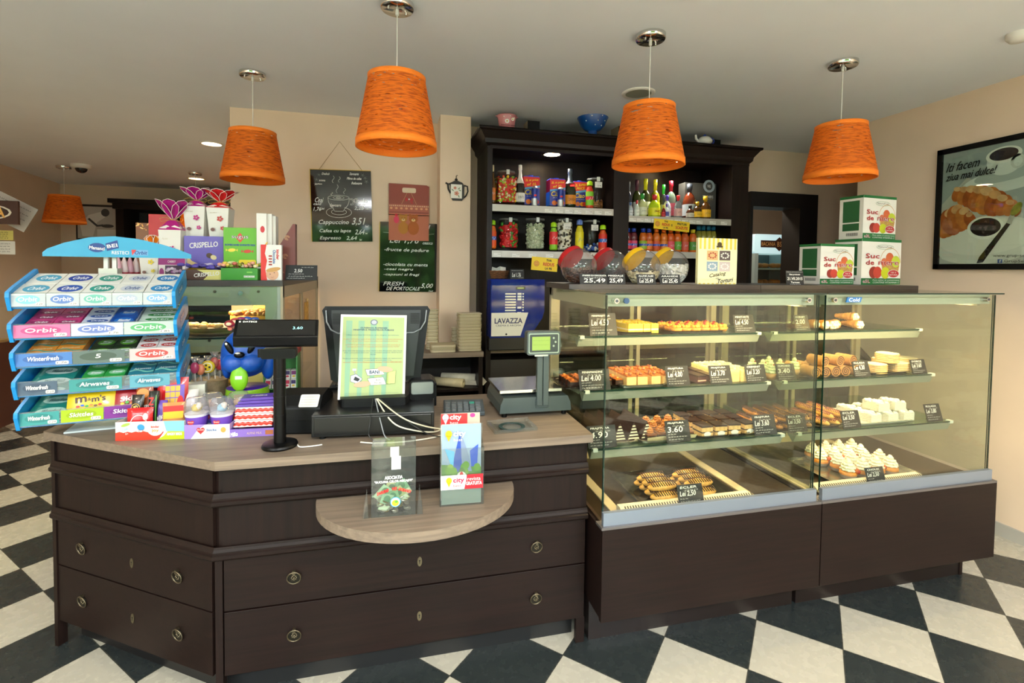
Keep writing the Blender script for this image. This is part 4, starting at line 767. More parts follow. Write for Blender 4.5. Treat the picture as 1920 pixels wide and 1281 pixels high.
# ================================================================ store room beyond the door
YF = 5.0
X0, X1, Z0, Z1 = span(1416, 1500, 440, 476, YF); w_ = X1-X0; h = Z1-Z0; t = TH('display_fridge', 'upright display fridge with a lit sign and pastries inside, in the room beyond the door', 'fridge', ((X0+X1)/2, YF, 0)); FG = M('#9fb3b6', .4)
MB().rbox(-w_/2-.01, w_/2, 0, .5, Z0, Z1, M('#a9c6cc', .3, em=.7), .03).build('lit_header', t)
m = MB(); pl = [(-w_*.38, -.012), (-w_*.38, -.04)]; c_ = (Z0+Z1)/2; BR = M('#3d1f12', .5); m.rect(-w_*.38, w_*.46, c_-.042, c_+.042, -.001, BR); m.poly([(0+.02, c_+.085), (-.05, c_+.03), (-.05, c_-.03), (.02, c_-.085), (.09, c_-.03), (.09, c_+.03)], -.002, BR)
m.text('BACANIA', -w_*.21, c_, w_*.3, .045, -.003, M('#d8a868', .4)); m.text('SERBAN', w_*.28, c_, w_*.28, .045, -.003, M('#d8a868', .4)); m.text('BS', .02, c_, .06, .06, -.003, M('#e0b070', .4)); m.build('sign_panel', t)
MB().box(-w_/2, -w_/2+.05, 0, .5, .1, Z0, FG).box(w_/2-.05, w_/2, 0, .5, .1, Z0, FG).box(-w_/2, w_/2, .44, .5, .1, Z0, M('#3c5a5e', .5)).box(-w_/2, w_/2, 0, .5, 0, .1, FG).box(-w_/2+.05, w_/2-.05, .02, .44, A(1450, 503, YF).z-.02, A(1450, 503, YF).z, FG).box(-w_/2+.05, w_/2-.05, .02, .44, A(1450, 535, YF).z-.02, A(1450, 535, YF).z, FG).build('cabinet', t)
MB().box(-w_/2+.05, w_/2-.05, 0, .006, .1, Z0, GLS).build('glass_door', t)
for k in range(14):
    zc = A(1450, 503 if k < 9 else 534, YF).z; m = MB().ell(0, 0, .03, .06, .04, .03, M('#b8752a', .6, noise=.3, sc_=40), 10, 6, .06)
    ONE(m, 'pastry', 'golden pastry piled on a shelf of the display fridge beyond the door', 'pastry', ((X0+X1)/2-w_*.36+.085*(k % 9 if k < 9 else k-9), YF+.1+.02*(k % 3), zc+.002), (0, 0, k), 'pastries in the display fridge')
W(MB().box(2.9, 3.9, 5.9, 6.3, 1.95, 2.0, M('#1a0f0b', .5)).box(2.9, 6, 6.25, 6.3, 1.2, 1.95, M('#2a120d', .5)), 'trim_1')
spot('store_fill_light', (3.7, 4.7, 2.7), 45, (1, .85, .65), 150, .1)  # added fill spot without a fitting, brightens the store room
# person bending behind the cases: only cap and ear show above the case top
px_ = A(1516, 520, 2.95); t = TH('person', 'person in a white and dark striped cap bending down behind the juice boxes', 'person', (px_.x+.05, 2.98, 0)); SK = M('#b07a58', .55, sss=.1, name='skin'); UN = M('#3a2c28', .8)
bm_ = bpy.data.meshes.new('body'); pts = [((.0, 0, .92), .15), ((.02, 0, 1.12), .15), ((.03, -.05, 1.30), .15), ((.03, -.09, 1.40), .07), ((.03, -.12, 1.48), .055), ((.2, -.03, 1.33), .06), ((.27, -.1, 1.08), .045), ((.24, -.28, .97), .035), ((-.16, -.03, 1.33), .06), ((-.22, -.1, 1.08), .045), ((-.18, -.28, .97), .035), ((.09, .02, .85), .1), ((.1, .0, .48), .065), ((.1, .02, .08), .045), ((.1, -.12, .04), .04), ((-.08, .02, .85), .1), ((-.09, .0, .48), .065), ((-.09, .02, .08), .045), ((-.09, -.12, .04), .04)]
ed = [(0, 1), (1, 2), (2, 3), (3, 4), (2, 5), (5, 6), (6, 7), (2, 8), (8, 9), (9, 10), (0, 11), (11, 12), (12, 13), (13, 14), (0, 15), (15, 16), (16, 17), (17, 18)]
bm_.from_pydata([p[0] for p in pts], ed, []); bo = bpy.data.objects.new('body', bm_); C.objects.link(bo); bo.parent = t; bm_.materials.append(UN)
sk = bo.modifiers.new('skin', 'SKIN'); bo.modifiers.new('smooth', 'SUBSURF').levels = 1
for i, p in enumerate(pts): bm_.skin_vertices[0].data[i].radius = (p[1], p[1]*.8)
bm_.skin_vertices[0].data[0].use_root = True
m = MB(); m.T = Matrix.Translation((.02, -.14, 1.565)) @ Matrix.Rotation(rad(-28), 4, 'Y') @ Matrix.Rotation(rad(-20), 4, 'X')
m.ell(0, 0, 0, .075, .095, .115, SK, 20, 14).ell(0, -.09, -.02, .012, .02, .022, SK, 8, 6).ell(-.075, .01, -.01, .008, .022, .032, SK, 10, 8).ell(.075, .01, -.01, .008, .022, .032, SK, 10, 8).ell(0, -.075, -.06, .025, .015, .006, M('#8c4a40', .5), 10, 5).ell(0, .01, -.1, .05, .055, .08, SK, 12, 8)
for s_ in (-1, 1): m.ell(s_*.03, -.083, .01, .011, .008, .007, M('#e8e4de', .3), 8, 5).ell(s_*.03, -.09, .01, .005, .004, .005, M('#2a1a12', .3), 6, 4)
m.build('head', t)
m = MB(); m.T = Matrix.Translation((.02, -.14, 1.565)) @ Matrix.Rotation(rad(-28), 4, 'Y') @ Matrix.Rotation(rad(-20), 4, 'X')
CW = M('#c9cad4', .8); CD = M('#33303a', .8); vs = []; N = 24; R_ = 8
for j in range(R_+1):
    p_ = math.pi/2*j/R_
    for i in range(N): a = 2*math.pi*i/N; vs.append((.088*math.cos(p_)*math.cos(a), .108*math.cos(p_)*math.sin(a), .03+.1*math.sin(p_)))
for j in range(R_):
    for i in range(N): m.add([vs[j*N+i], vs[j*N+(i+1) % N], vs[(j+1)*N+(i+1) % N], vs[(j+1)*N+i]], [(0, 1, 2, 3)], CD if (i % 4 == 0 or j == 0) else CW, True)
m.prism([(.075*math.sin(rad(a)), -.09-.075*math.cos(rad(a))*1) for a in range(-90, 91, 15)], .028, .034, CD, 'z'); m.build('cap', t)

# ================================================================ left display case behind the counter
LC = TH('corner_display_case', 'older glass pastry case behind the counter, gifts and candy boxes on its dark top', 'display case', (0, 0, 0)); XA, XB, YA, YB = -1.5, -.572, 2.84, 4.1; LT = 1.492
PG_ = M('#97a193', .3, name='pale_green_glass_band'); FA = M('#a4977c', .4, .3, name='case_frame')
MB().box(XA, XB, YA+.01, YB, .1, .62, DARKV).box(XA+.05, XB-.05, YA+.06, YB, 0, .1, BLK).build('base', LC)
MB().box(XA-.02, XB+.0, YA-.01, YB, LT, LT+.03, M('#2e2a26', .4)).build('top_board', LC)
gl = MB().box(XA+.03, XB-.03, YA, YA+.006, .62, LT, GLS).build('end_glass', LC)
b = MB().box(XA+.04, XB-.012, YA+.008, YA+.016, 1.39, LT-.002, PG_).box(XA+.04, XB-.012, YA+.008, YA+.016, 1.145, 1.212, PG_).box(XB-.09, XB-.012, YA+.008, YA+.016, .62, 1.39, PG_)
for px_, py_ in ((402, 547), (484, 547), (392, 639)): p = A(px_, py_, YA); b.cyly(p.x, p.z, YA+.002, YA+.008, .007, M('#4a4638', .4, .5), 12)
p = A(452, 550, YA); b.cyly(p.x, p.z, YA-.012, YA, .012, CHR, 16); b.build('frosted_band', gl)
f = MB().box(XB-.012, XB, YA-.002, YA+.03, .62, LT, FA).box(XB-.012, XB, YB-.04, YB, .62, LT, FA).box(XB-.012, XB, YA, YB, 1.43, LT, FA).box(XB-.012, XB, YA, YB, .62, .66, FA); f.build('side_frame', LC)
for y0_, y1_, xo in ((YA+.03, 3.45, -.008), (3.4, YB-.04, -.003)):
    s_ = MB().box(XB+xo-.006, XB+xo+.0, y0_, y0_+.05, .66, 1.43, FA).box(XB+xo-.006, XB+xo, y1_-.04, y1_, .66, 1.43, FA).box(XB+xo-.004, XB+xo-.002, y0_+.05, y1_-.04, .66, 1.43, glass('amber_glass', '#e8dcc0', 1.2)); s_.build('sliding_door', LC)
MB().box(XA+.02, XA+.026, YA, YB, .62, LT, GLS).build('front_glass', LC)
for z_ in (1.217, .86): q = MB().box(XA+.05, XB-.03, YA+.03, YB-.03, z_-.006, z_, glass('shelf_glass')).build('shelf', LC); MB().box(XA+.05, XB-.03, YA+.028, YA+.03, z_-.0065, z_+.0005, GREEN).build('glass_edge', q)
MB().box(XA+.05, XB-.03, YA+.03, YB-.03, .62, .63, M('#6a5638', .4)).build('deck', LC)
area('case_lamp', ((XA+XB)/2, 3.4, LT-.03), (0, 0, 0), .3, 1.0, 16, WARM)
for z_ in (1.38,): MB().cyly(XA+.12, z_, YA+.05, YB-.1, .008, M('#ffdf9a', .5, em=5), 8).build('lamp_tube', LC)
def cake(label, x, y, z, r, h, c1, c2, topbits, nm='cake'):
    t = TH(nm, label, 'cake', (x, y, z)); MB().lathe([(r*1.15, 0), (r*1.2, .006), (0, .006)], M('#3c3428', .3), 24).build('cake_tray', t)
    MB().lathe([(0, .007), (r, .007), (r, h*.5), (r*.985, h*.52), (r, h*.55), (r, h*.96), (r*.95, h), (0, h)], M(c1, .6, noise=.25, sc_=40), 28).build('sponge', t); m = MB()
    for k in range(topbits): a = rnd.uniform(0, 6.28); q = r*math.sqrt(rnd.random())*.95; m.ell(q*math.cos(a), q*math.sin(a), h+.008, .02, .014, .014, M(rnd.choice(c2), .4), 7, 5, .15)
    if topbits: o = m.build('topping', t); o['kind'] = 'stuff'
    return t
cake('tall golden nut topped cake on the middle shelf of the older case', A(490, 600, 3.15).x, 3.15, 1.218, .16, .10, '#c48a34', ['#d89a3c', '#b06a22', '#f0c878', '#8c4a1c'], 120)
cake('golden cream topped cake further along the middle shelf of the older case', A(528, 600, 3.6).x, 3.6, 1.218, .17, .14, '#cc9a48', ['#e8c890', '#d8a45c', '#f4e4c8'], 90)
cake('flat dark cake with a pale crust on the middle shelf of the older case', A(405, 600, 3.0).x, 3.0, 1.218, .13, .05, '#4a3420', ['#d8b070', '#caa064'], 14)
cake('round yellow tart on the lower shelf of the older case', A(400, 700, 3.05).x, 3.05, .862, .15, .05, '#c99436', ['#e0b050', '#c88a2c'], 60)
# ---- older case, goods on its top (z = LT + .03)
ZL = LT+.031
def pbox(name, label, cat, px, Y, depth, col, draw=None, rz=0, z=None, grp=None, tilt=0, edge=.001, side=None):
    X0, X1, Z0, Z1 = span(*px, Y); z0 = Z0 if z is None else z; w_ = X1-X0; h = Z1-z0; t = TH(name, label, cat, ((X0+X1)/2, Y, z0), rz, grp)
    if tilt: t.rotation_euler = (tilt, 0, rz)
    m = MB().box(-w_/2, w_/2, 0, depth, 0, h, M(col, .42)); m.build('box_body', t, bevel=edge)
    if draw: m = MB(); draw(m, w_, h, -.0008); m.build('printed_face', t)
    return t
def heart(m, cx, cz, r, y, mt): m.poly([(cx+r*1.0*(.9*math.sin(a)**3), cz+r*(.75*math.cos(a)-.3*math.cos(2*a)-.12*math.cos(3*a)-.05*math.cos(4*a))) for a in [i*.3142 for i in range(20)]], y, mt)
def d_crisp(m, w_, h, e):
    m.text('CRISPELLO', 0, h*.80, w_*.72, h*.12, e, CHALK, .1, rad(5), .0008); Y_ = M('#e6cf94', .5); m.poly([(-w_/2, h*.3), (-w_/2, h*.62), (-w_*.3, h*.42), (0, h*.3), (w_*.2, h*.28), (-w_*.1, h*.24)], e, Y_); m.poly([(-w_/2, h*.3), (-w_*.1, h*.24), (w_*.2, h*.28), (w_/2, h*.38), (w_/2, h*.33), (0, h*.18), (-w_/2, h*.2)], e*1.5, M('#d8b040', .5))
    m.oval(w_*.15, h*.55, w_*.09, h*.06, e*2, M('#4a3526', .4), 14, -.4); m.oval(w_*.25, h*.51, w_*.08, h*.055, e*3, M('#d8cc9a', .4), 14, -.4); m.text('Milka', w_*.3, h*.1, w_*.24, h*.09, e*2, CHALK, .2, rad(8), .0008)
pbox('chocolate_box', 'violet chocolate display card with white words behind an open tray', 'candy box', (345, 419, 443, 516), 3.0, .012, '#6358b0', d_crisp, tilt=0, z=ZL)
t = pbox('chocolate_tray', 'open brown and cream chocolate tray full of violet wrapped sweets', 'candy box', (341, 421, 506, 528), 2.88, .10, '#4a2a20', lambda m, w_, h, e: (m.poly([(-w_*.15, h), (w_/2, h), (w_/2, 0), (0, 0), (w_*.12, h*.5)], e, M('#d6cf7c', .5)), m.text('CRISPELLO', w_*.08, h*.55, w_*.6, h*.38, e*2, CHALK, .15, rad(6), .0006)), z=ZL)
m = MB()
for k in range(26): m.ell(rnd.uniform(-.11, .11), rnd.uniform(.015, .09), .062+rnd.uniform(0, .02), .02, .012, .009, M(rnd.choice(['#4a3f96', '#5c50b0', '#2e2860', '#c8c0dc']), .25), 7, 5, .2)
o = m.build('wrapped_sweets', t); o['kind'] = 'stuff'
def d_sugus(m, w_, h, e):
    m.poly([(-w_*.13, h*.8), (0, h*.9), (w_*.13, h*.8), (0, h*.7)], e, M('#d8321c', .4)); m.text('sugus', 0, h*.8, w_*.5, h*.075, e*2, INK, 0, 0, .0012); m.text('sugus', 0, h*.8, w_*.5, h*.075, e*3.5, CHALK)
    m.text('BOMBOANE GUMATE MOI', 0, h*.655, w_*.9, h*.035, e*2, M('#1c3f8c', .4), 0, 0, .0006)
    for cx, cz, c_ in ((-.25, .55, '#e8d040'), (.22, .53, '#c8301c'), (-.25, .3, '#c8d890'), (-.05, .2, '#e89a8c')): m.oval(cx*w_, cz*h, w_*.12, h*.035, e*2, M(c_, .4), 10, .1); m.poly([(cx*w_-w_*.12, cz*h), (cx*w_-w_*.18, cz*h+h*.03), (cx*w_-w_*.18, cz*h-h*.03)], e*2, M(c_, .4)); m.poly([(cx*w_+w_*.12, cz*h), (cx*w_+w_*.18, cz*h+h*.03), (cx*w_+w_*.18, cz*h-h*.03)], e*2, M(c_, .4))
    m.prism(rr(-w_*.04, w_*.48, h*.12, h*.36, .008), e*4, e*3, M('#e8cf1c', .45)); m.text('0,15', w_*.22, h*.24, w_*.42, h*.14, e*5, INK, 0, 0, .0008)
pbox('candy_dispenser_box', 'bright green candy box with a yellow 0,15 price, red diamond logo', 'candy box', (419, 481, 427, 494), 2.96, .06, '#62b01c', d_sugus, z=ZL+.01)
t = pbox('candy_tray', 'green open tray of small wrapped candies in front of the green candy box', 'candy box', (414, 483, 503, 528), 2.86, .09, '#2f8c1c', lambda m, w_, h, e: (m.rect(w_*.12, w_*.42, h*.22, h*.38, e, WHT), m.prism(rr(w_*.2, w_*.36, h*.6, h*.72, .004), e*2, e, M('#7cc04c', .4)), m.scrib(w_*.13, w_*.41, h*.3, h*.1, e*2, INK, .001)), z=ZL)
m = MB()
for k in range(34): m.ell(rnd.uniform(-.1, .1), rnd.uniform(.01, .085), .073+rnd.uniform(0, .018), .013, .01, .009, M(rnd.choice(['#e8c860', '#e8e0b0', '#c86a5c', '#8ca03c', '#e0a08c']), .35), 6, 4, .2)
o = m.build('wrapped_sweets', t); o['kind'] = 'stuff'
def flowerbox(label, px, Y, petal, accent, z=None, closed=False):
    x0, x1, ytop, ybase = px; X0, X1, Z0, Z1 = span(x0, x1, ytop, ybase, Y); z0 = Z0 if z is None else z; w_ = (X1-X0); h = Z1-z0; t = TH('flower_gift_box', label, 'gift box', ((X0+X1)/2, Y+w_/2, z0)); hb = h*.62; a, c_ = w_*.36, w_*.46
    WB = M('#e4e2da', .45); PT = M(petal, .35); m = MB(); q = lambda r, z_: [(-r, -r, z_), (r, -r, z_), (r, r, z_), (-r, r, z_)]
    m.add(q(a, 0)+q(c_, hb), [(0, 1, 5, 4), (1, 2, 6, 5), (2, 3, 7, 6), (3, 0, 4, 7), (3, 2, 1, 0)], WB); m.add(q(c_, hb)+q(c_*.3, hb*1.22), [(0, 1, 5, 4), (1, 2, 6, 5), (2, 3, 7, 6), (3, 0, 4, 7)], PT)
    for s_ in (0, 1, 2, 3):
        m.T = Matrix.Rotation(s_*math.pi/2, 4, 'Z'); m.add([(-c_, -c_-.001, hb*.98), (c_, -c_-.001, hb*.98), (c_*.9, -c_*.86, hb*1.05), (c_*.35, -c_*.72, hb*1.10), (0, -c_*.80, hb*1.06), (-c_*.35, -c_*.72, hb*1.10), (-c_*.9, -c_*.86, hb*1.05)], [tuple(range(7))], WB)
    m.T = None; m.build('box_body', t); m = MB(); s_ = c_/a; AC = M(accent, .5)
    for cx, cz, r_ in ((.1, .62, .11), (.2, .3, .08)):
        for k in range(5): m.oval((cx+r_*.75*math.cos(k*1.257))*w_, hb*cz+r_*.75*math.sin(k*1.257)*w_, r_*.55*w_, r_*.42*w_, -c_*.965-.002-.0002*k, AC, 8, k)
    m.scrib(-w_*.3, -w_*.05, hb*.82, hb*.04, -c_-.0005, M('#b8a880', .5), .0016); m.oval(-w_*.2, hb*.25, w_*.09, w_*.08, -c_*.9-.006, M('#6a3a2c', .4), 12); m.build('printed_face', t)
    zt = hb*1.22; m = MB(); N = 7; ID = M('#efe6dc', .5); 
    for k in range(N):
        an = k*2*math.pi/N+.3; d = Vector((math.cos(an), math.sin(an), 0)); sd = Vector((-d.y, d.x, 0)); H_ = h-zt; o_ = .72 if not closed else .1
        ws = [(0, .04, 0), (.25, .24, .34), (.55, .32, .66), (.82, .2, .92), (1, .0, 1.0)]; L_ = []
        for r_, wd, zf in ws: ctr = d*(w_*(.04+o_*r_))+Vector((0, 0, zt+H_*zf)); L_.append((ctr-sd*w_*wd*1.1, ctr-d*w_*.03, ctr+sd*w_*wd*1.1))
        vs = [tuple(v) for r3 in L_ for v in r3]; fs = []
        for j in range(4): fs += [(3*j, 3*j+1, 3*j+4, 3*j+3), (3*j+1, 3*j+2, 3*j+5, 3*j+4)]
        m.add(vs, fs, PT); m.add([tuple(Vector(v)-d*.003+Vector((0, 0, .002))) for v in vs], fs, PT)
        m.tube([L_[j][0] for j in range(5)]+[L_[j][2] for j in range(3, -1, -1)], .0014, ID, 4, cap=False)
    m.build('petals', t); m = MB(); GD = M('#c8a44a', .4, .4); m.tube([(c_*.34*math.cos(rad(a_)), c_*.34*math.sin(rad(a_)), zt-.002) for a_ in range(0, 361, 30)], .002, GD, 5)
    for s_ in (-1, 1): m.tube([(0, -c_*.34, zt), (s_*.03, -c_*.5, zt+.012), (s_*.055, -c_*.5, zt+.004), (s_*.05, -c_*.5, zt-.012), (s_*.02, -c_*.45, zt-.006), (0, -c_*.36, zt)], .0012, GD, 4)
    m.build('gold_bow', t); return t
zc_ = A(383, 443, 3.0).z
flowerbox('white gift box with magenta paper petals standing on the violet chocolate box', (340, 385, 351, 443), 3.04, '#a81478', '#b01a78', zc_+.0)
flowerbox('white gift box with red paper petals standing on the violet chocolate box', (384, 430, 355, 443), 3.04, '#c81a20', '#b83a34', zc_+.0)
flowerbox('white gift box with magenta petals standing beside the violet chocolate box', (294, 340, 374, 520), 2.98, '#a81478', '#b01a78', ZL)
flowerbox('white gift box with yellow print half behind the blue stand header', (257, 298, 440, 524), 2.95, '#e0821c', '#e0c81c', ZL, True)
MB_ = M('#8c1c70', .45)
pbox('candy_bag', 'cherry candy bag with magenta band, under the blue stand header', 'candy bag', (297, 347, 480, 516), 2.9, .03, '#e0d8d8', lambda m, w_, h, e: (m.rect(-w_/2, w_/2, h*.62, h*.9, e, MB_), m.text('CHERRY', 0, h*.76, w_*.3, h*.1, e*2, CHALK), m.rect(-w_*.25, w_*.4, 0, h*.6, e, M('#3a2440', .4)), [m.oval(rnd.uniform(-.2, .35)*w_, rnd.uniform(.08, .52)*h, w_*.07, w_*.06, e*(2+k*.1), M(rnd.choice(['#b8a0c0', '#70307c', '#d8c8dc', '#8c4a90']), .4), 8) for k in range(16)], m.oval(-w_*.38, h*.3, w_*.09, h*.18, e*2, MB_)), z=ZL)
pbox('gift_bag', 'red paper gift bag behind the magenta petal gift box', 'gift bag', (279, 322, 402, 520), 3.2, .08, '#c0181c', None, z=ZL)
pbox('photo_box', 'box with a gold food photograph behind the blue stand header', 'gift box', (255, 281, 418, 520), 3.3, .06, '#7a4a1c', lambda m, w_, h, e: [m.oval(rnd.uniform(-.4, .4)*w_, h*rnd.uniform(.88, .98), w_*.15, w_*.05, e*(1+.1*k), M(rnd.choice(['#d89a3c', '#e8c070', '#8c4a1c']), .4), 8, rnd.random()*3) for k in range(12)], z=ZL)
for k in range(4):
    x = A(222+k*11, 500, 3.0+.03*k).x; m = MB().lathe([(0, 0), (.016, 0), (.018, .05), (.012, .09), (.004, .115), (.012, .14), (0, .14)], M(('#d8a8b8', '#e8d8d8')[k % 2], .3), 10); m.ell(0, 0, .03, .0185, .0185, .02, M('#b03a4c', .4), 10, 6)
    ONE(m, 'candy_cone', 'cellophane cone of pink sweets standing in a short row under the stand header', 'candy', (x, 3.0+.03*k, ZL), (0, 0, 0), 'pink candy cones')
def d_kin(m, w_, h, e):
    m.poly([(-w_/2, 0), (-w_*.2, 0), (-w_*.28, h*.3), (-w_*.2, h*.55), (-w_*.3, h*.75), (-w_*.22, h), (-w_/2, h)], e, M('#d8241c', .4)); m.text('kinder', w_*.32, h*.72, h*.28, w_*.13, e*2, M('#c81c1c', .4), 0, -math.pi/2, .0008); m.text('Chocolate', w_*.15, h*.66, h*.38, w_*.13, e*2, M('#1c5a9c', .4), 0, -math.pi/2, .0006)
    for k in range(4): m.box(-w_*.12, w_*.04, e*3, e, h*(.42+.08*k), h*(.46+.08*k), M('#a8281c', .5))
    m.oval(.05*w_, h*.17, w_*.3, h*.17, e*2, M('#d8a888', .5), 20, .4); m.oval(.1*w_, h*.3, w_*.36, h*.06, e*3, M('#c89a5c', .6), 16, .2)
    for s_ in (-1, 1): m.oval(.05*w_+s_*w_*.1, h*(.19+.02*s_), w_*.03, h*.012, e*4, INK, 8)
    m.line([(-.02*w_, h*.09), (.05*w_, h*.07), (.13*w_, h*.1)], .0015, e*4, M('#a04a40', .5))
pbox('chocolate_box', 'white and red chocolate box with a smiling face, before the tall white cartons', 'candy box', (489, 528, 459, 527), 2.88, .03, '#e9e7e2', d_kin, z=ZL)
for k, (a, b, y) in enumerate(((481, 500, 400), (500, 510, 401), (510, 517, 405))):
    pbox('chocolate_box', ('tall white carton with a red oval, nearest the green candy box', 'tall white carton edge, middle one of three above the face box', 'tall white carton, narrowest of three above the face box')[k], 'candy box', (a, b, y, 527), 2.93+.02*k, .07, '#e6e4de', (lambda m, w_, h, e: (m.oval(.1*w_, h*.76, w_*.22, h*.05, e, M('#c8202c', .4)), m.oval(.3*w_, h*.5, w_*.1, h*.09, e, M('#e0b040', .4), 12, -.5))) if k == 0 else None, z=ZL)
t = TH('gift_box', 'brown slant topped gift box with gold swirls beside the small chalk sign', 'gift box', (A(535, 500, 2.95).x, 2.95, ZL)); hh = A(551, 420, 2.95).z-ZL
m = MB().prism([(-.05, 0), (.052, 0), (.052, hh), (.04, hh), (-.05, hh*.5)], 0, .05, M('#6a2e28', .4)); m.build('box_body', t); m = MB()
for cx, cz in ((.01, .75), (-.0, .42), (-.02, .12)): m.ring(cx, cz*hh, .012, .012, .002, -.001, M('#c89a6c', .4, .3), 14, 0, 300); m.ring(cx, cz*hh, .006, .006, .002, -.001, M('#c89a6c', .4, .3), 10, 0, 300)
m.build('gold_swirls', t)
sign('price_sign', 'small chalk sign at the corner of the older case beside the brown gift box', (A(566, 524, 2.95).x, 2.93, ZL), .165, .085, .2, [('2.50', .62, .22, .25, -.1)], scr=[(.85, .5, .9, .08), (.4, .1, .6, .07), (.25, .1, .85, .07), (.12, .05, .6, .06)])
# ================================================================ far part of the shop
x, z, w_, h = flatbox((143, 222, 384, 450), 8.74)
t = TH('framed_photograph', 'framed black and white photograph of a person kneading, on the far wall', 'picture', (x, 8.73, z)); m = MB().box(-w_/2, w_/2, 0, .02, -h/2, h/2, M('#2c1c14', .5)); m.build('frame', t)
m = MB().rect(-w_*.46, w_*.46, -h*.46, h*.44, -.001, M('#c4bcb2', .4)); g1 = M('#4c4744', .5); g2 = M('#e6e0d8', .5)
m.poly([(-w_*.4, -h*.1), (-w_*.2, h*.2), (w_*.1, h*.3), (w_*.2, h*.15), (0, 0), (-w_*.1, -h*.4), (-w_*.35, -h*.4)], -.002, g2); m.oval(w_*.2, h*.28, w_*.1, h*.11, -.003, g1); m.poly([(w_*.0, -h*.2), (w_*.45, -h*.2), (w_*.45, -h*.42), (0, -h*.42)], -.002, g2); m.oval(w_*.25, -h*.1, w_*.15, h*.05, -.004, g1); m.line([(-w_*.2, h*.1), (0, -.1*h), (w_*.15, -h*.08)], .03, -.004, g1); m.build('print', t)
X0, X1, Z0, Z1 = span(224, 480, 380, 470, 8.3); t = TH('far_cabinet', 'dark wooden cabinet with cornice against the far wall of the shop', 'cabinet', ((X0+X1)/2, 8.2, 0)); w_ = X1-X0; Zt_ = Z1
m = MB().box(-w_/2, -w_/2+.1, 0, .5, 0, Zt_-.1, DW).box(w_/2-.1, w_/2, 0, .5, 0, Zt_-.1, DW).box(-w_/2, w_/2, .45, .5, 0, Zt_, M('#120b08', .6)).box(-w_/2, w_/2, 0, .5, 0, .9, DW); m.build('carcass', t)
MB().box(-w_/2-.06, w_/2+.06, -.08, .5, Zt_-.06, Zt_, DW).box(-w_/2-.02, w_/2+.02, -.04, .5, Zt_-.14, Zt_-.06, DW).build('cornice', t)
for z_ in (1.35, 1.85): MB().box(-w_/2+.1, w_/2-.1, 0, .45, z_, z_+.03, DW).build('shelf', t)
for k, (dx, c_, z_) in enumerate(((.3, '#a86a20', 1.88), (.5, '#d8a040', 1.88), (.9, '#8c2a1c', 1.38), (1.3, '#c8882c', 1.88), (1.7, '#b8741c', 1.88), (.6, '#d8c090', 1.38), (1.9, '#e8d060', 1.38))):
    ONE(MB().lathe([(0, 0), (.07, 0), (.08, .15), (.03, .22), (.03, .27), (0, .27)], M(c_, .3), 12), 'bottle', 'amber bottle on a shelf of the far dark cabinet', 'bottle', ((X0+X1)/2-w_/2+dx, 8.35, z_+.001), (0, 0, 0), 'bottles on the far cabinet')
# case and notices at the far side
t = TH('far_display_case', 'brown based pastry case in the far part of the shop beyond the gum stand', 'display case', (-3.55, 5.78, 0))
MB().box(-.78, 0, -2.6, 0, .06, .85, M('#4a2418', .35)).build('base', t); MB().box(-.75, -.03, -2.55, -.03, .85, .87, M('#a08050', .4)).build('deck', t)
for z_ in (1.1,): MB().box(-.7, -.12, -2.5, -.1, z_, z_+.006, glass('shelf_glass')).build('shelf', t)
MB().prism([(-.02, .87), (-.02, 1.15), (-.12, 1.38), (-.3, 1.42), (-.3, 1.415), (-.125, 1.375), (-.026, 1.15), (-.026, .87)], -2.55, -.02, GLS, 'y').build('curved_glass', t) if 0 else None
g = MB(); arc = [(-.02, .87), (-.02, 1.05), (-.04, 1.18), (-.09, 1.3), (-.17, 1.38), (-.3, 1.42)]
for i in range(5): g.add([(arc[i][0], -2.55, arc[i][1]), (arc[i][0], -.02, arc[i][1]), (arc[i+1][0], -.02, arc[i+1][1]), (arc[i+1][0], -2.55, arc[i+1][1])], [(0, 1, 2, 3)], GLS, True)
g.build('curved_glass', t); MB().box(-.75, -.3, -2.55, -.02, 1.4, 1.43, M('#8a7a60', .4)).build('top_board', t); MB().box(-.34, -.32, -2.4, -.1, 1.36, 1.38, M('#ffd890', .5, em=6)).build('lamp_tube', t)
area('case_lamp', (-3.9, 4.5, 1.36), (0, 0, 0), .1, 2.2, 12, WARM)
for k in range(6): cake(('round golden cake', 'dark chocolate cake', 'fruit topped cake', 'pale cream cake', 'small brown cake', 'orange glazed cake')[k]+' in the far pastry case beyond the gum stand', -3.87, 3.55+.4*k, .871 if k % 2 else 1.107, .12, .07, ('#c48a34', '#3c2214', '#b8622c', '#d8c090', '#6a4020', '#d8782c')[k], ['#d89a3c', '#a83c24', '#e8c890'], 24)
x, z = A(8, 404, 4.9).x, A(8, 404, 4.9).z
t = TH('wall_sign', 'dark brown sign with gold letters at the far side above the notices', 'sign', (A(28, 404, 4.6).x, 4.6, z), 0)
m = MB().box(-.5, .02, 0, .02, -.09, .09, M('#3a1c12', .4)); m.prism([(-.42+.2*math.cos(a*.35)*1+.2, .065*math.sin(a*.35)) for a in range(18)], -.003, 0, M('#d8d0c0', .4)); m.prism([(-.22+.185*math.cos(a*.35), .055*math.sin(a*.35)) for a in range(18)], -.005, -.003, M('#2c140c', .4)); m.text('COFETA', -.25, 0, .38, .085, -.0065, M('#d8a050', .4), 0, 0, .002); m.text('TA', -.1, 0, .07, .07, -.0085, M('#d8a050', .4), 0, 0, .002) if 0 else None
m.build('sign_board', t)
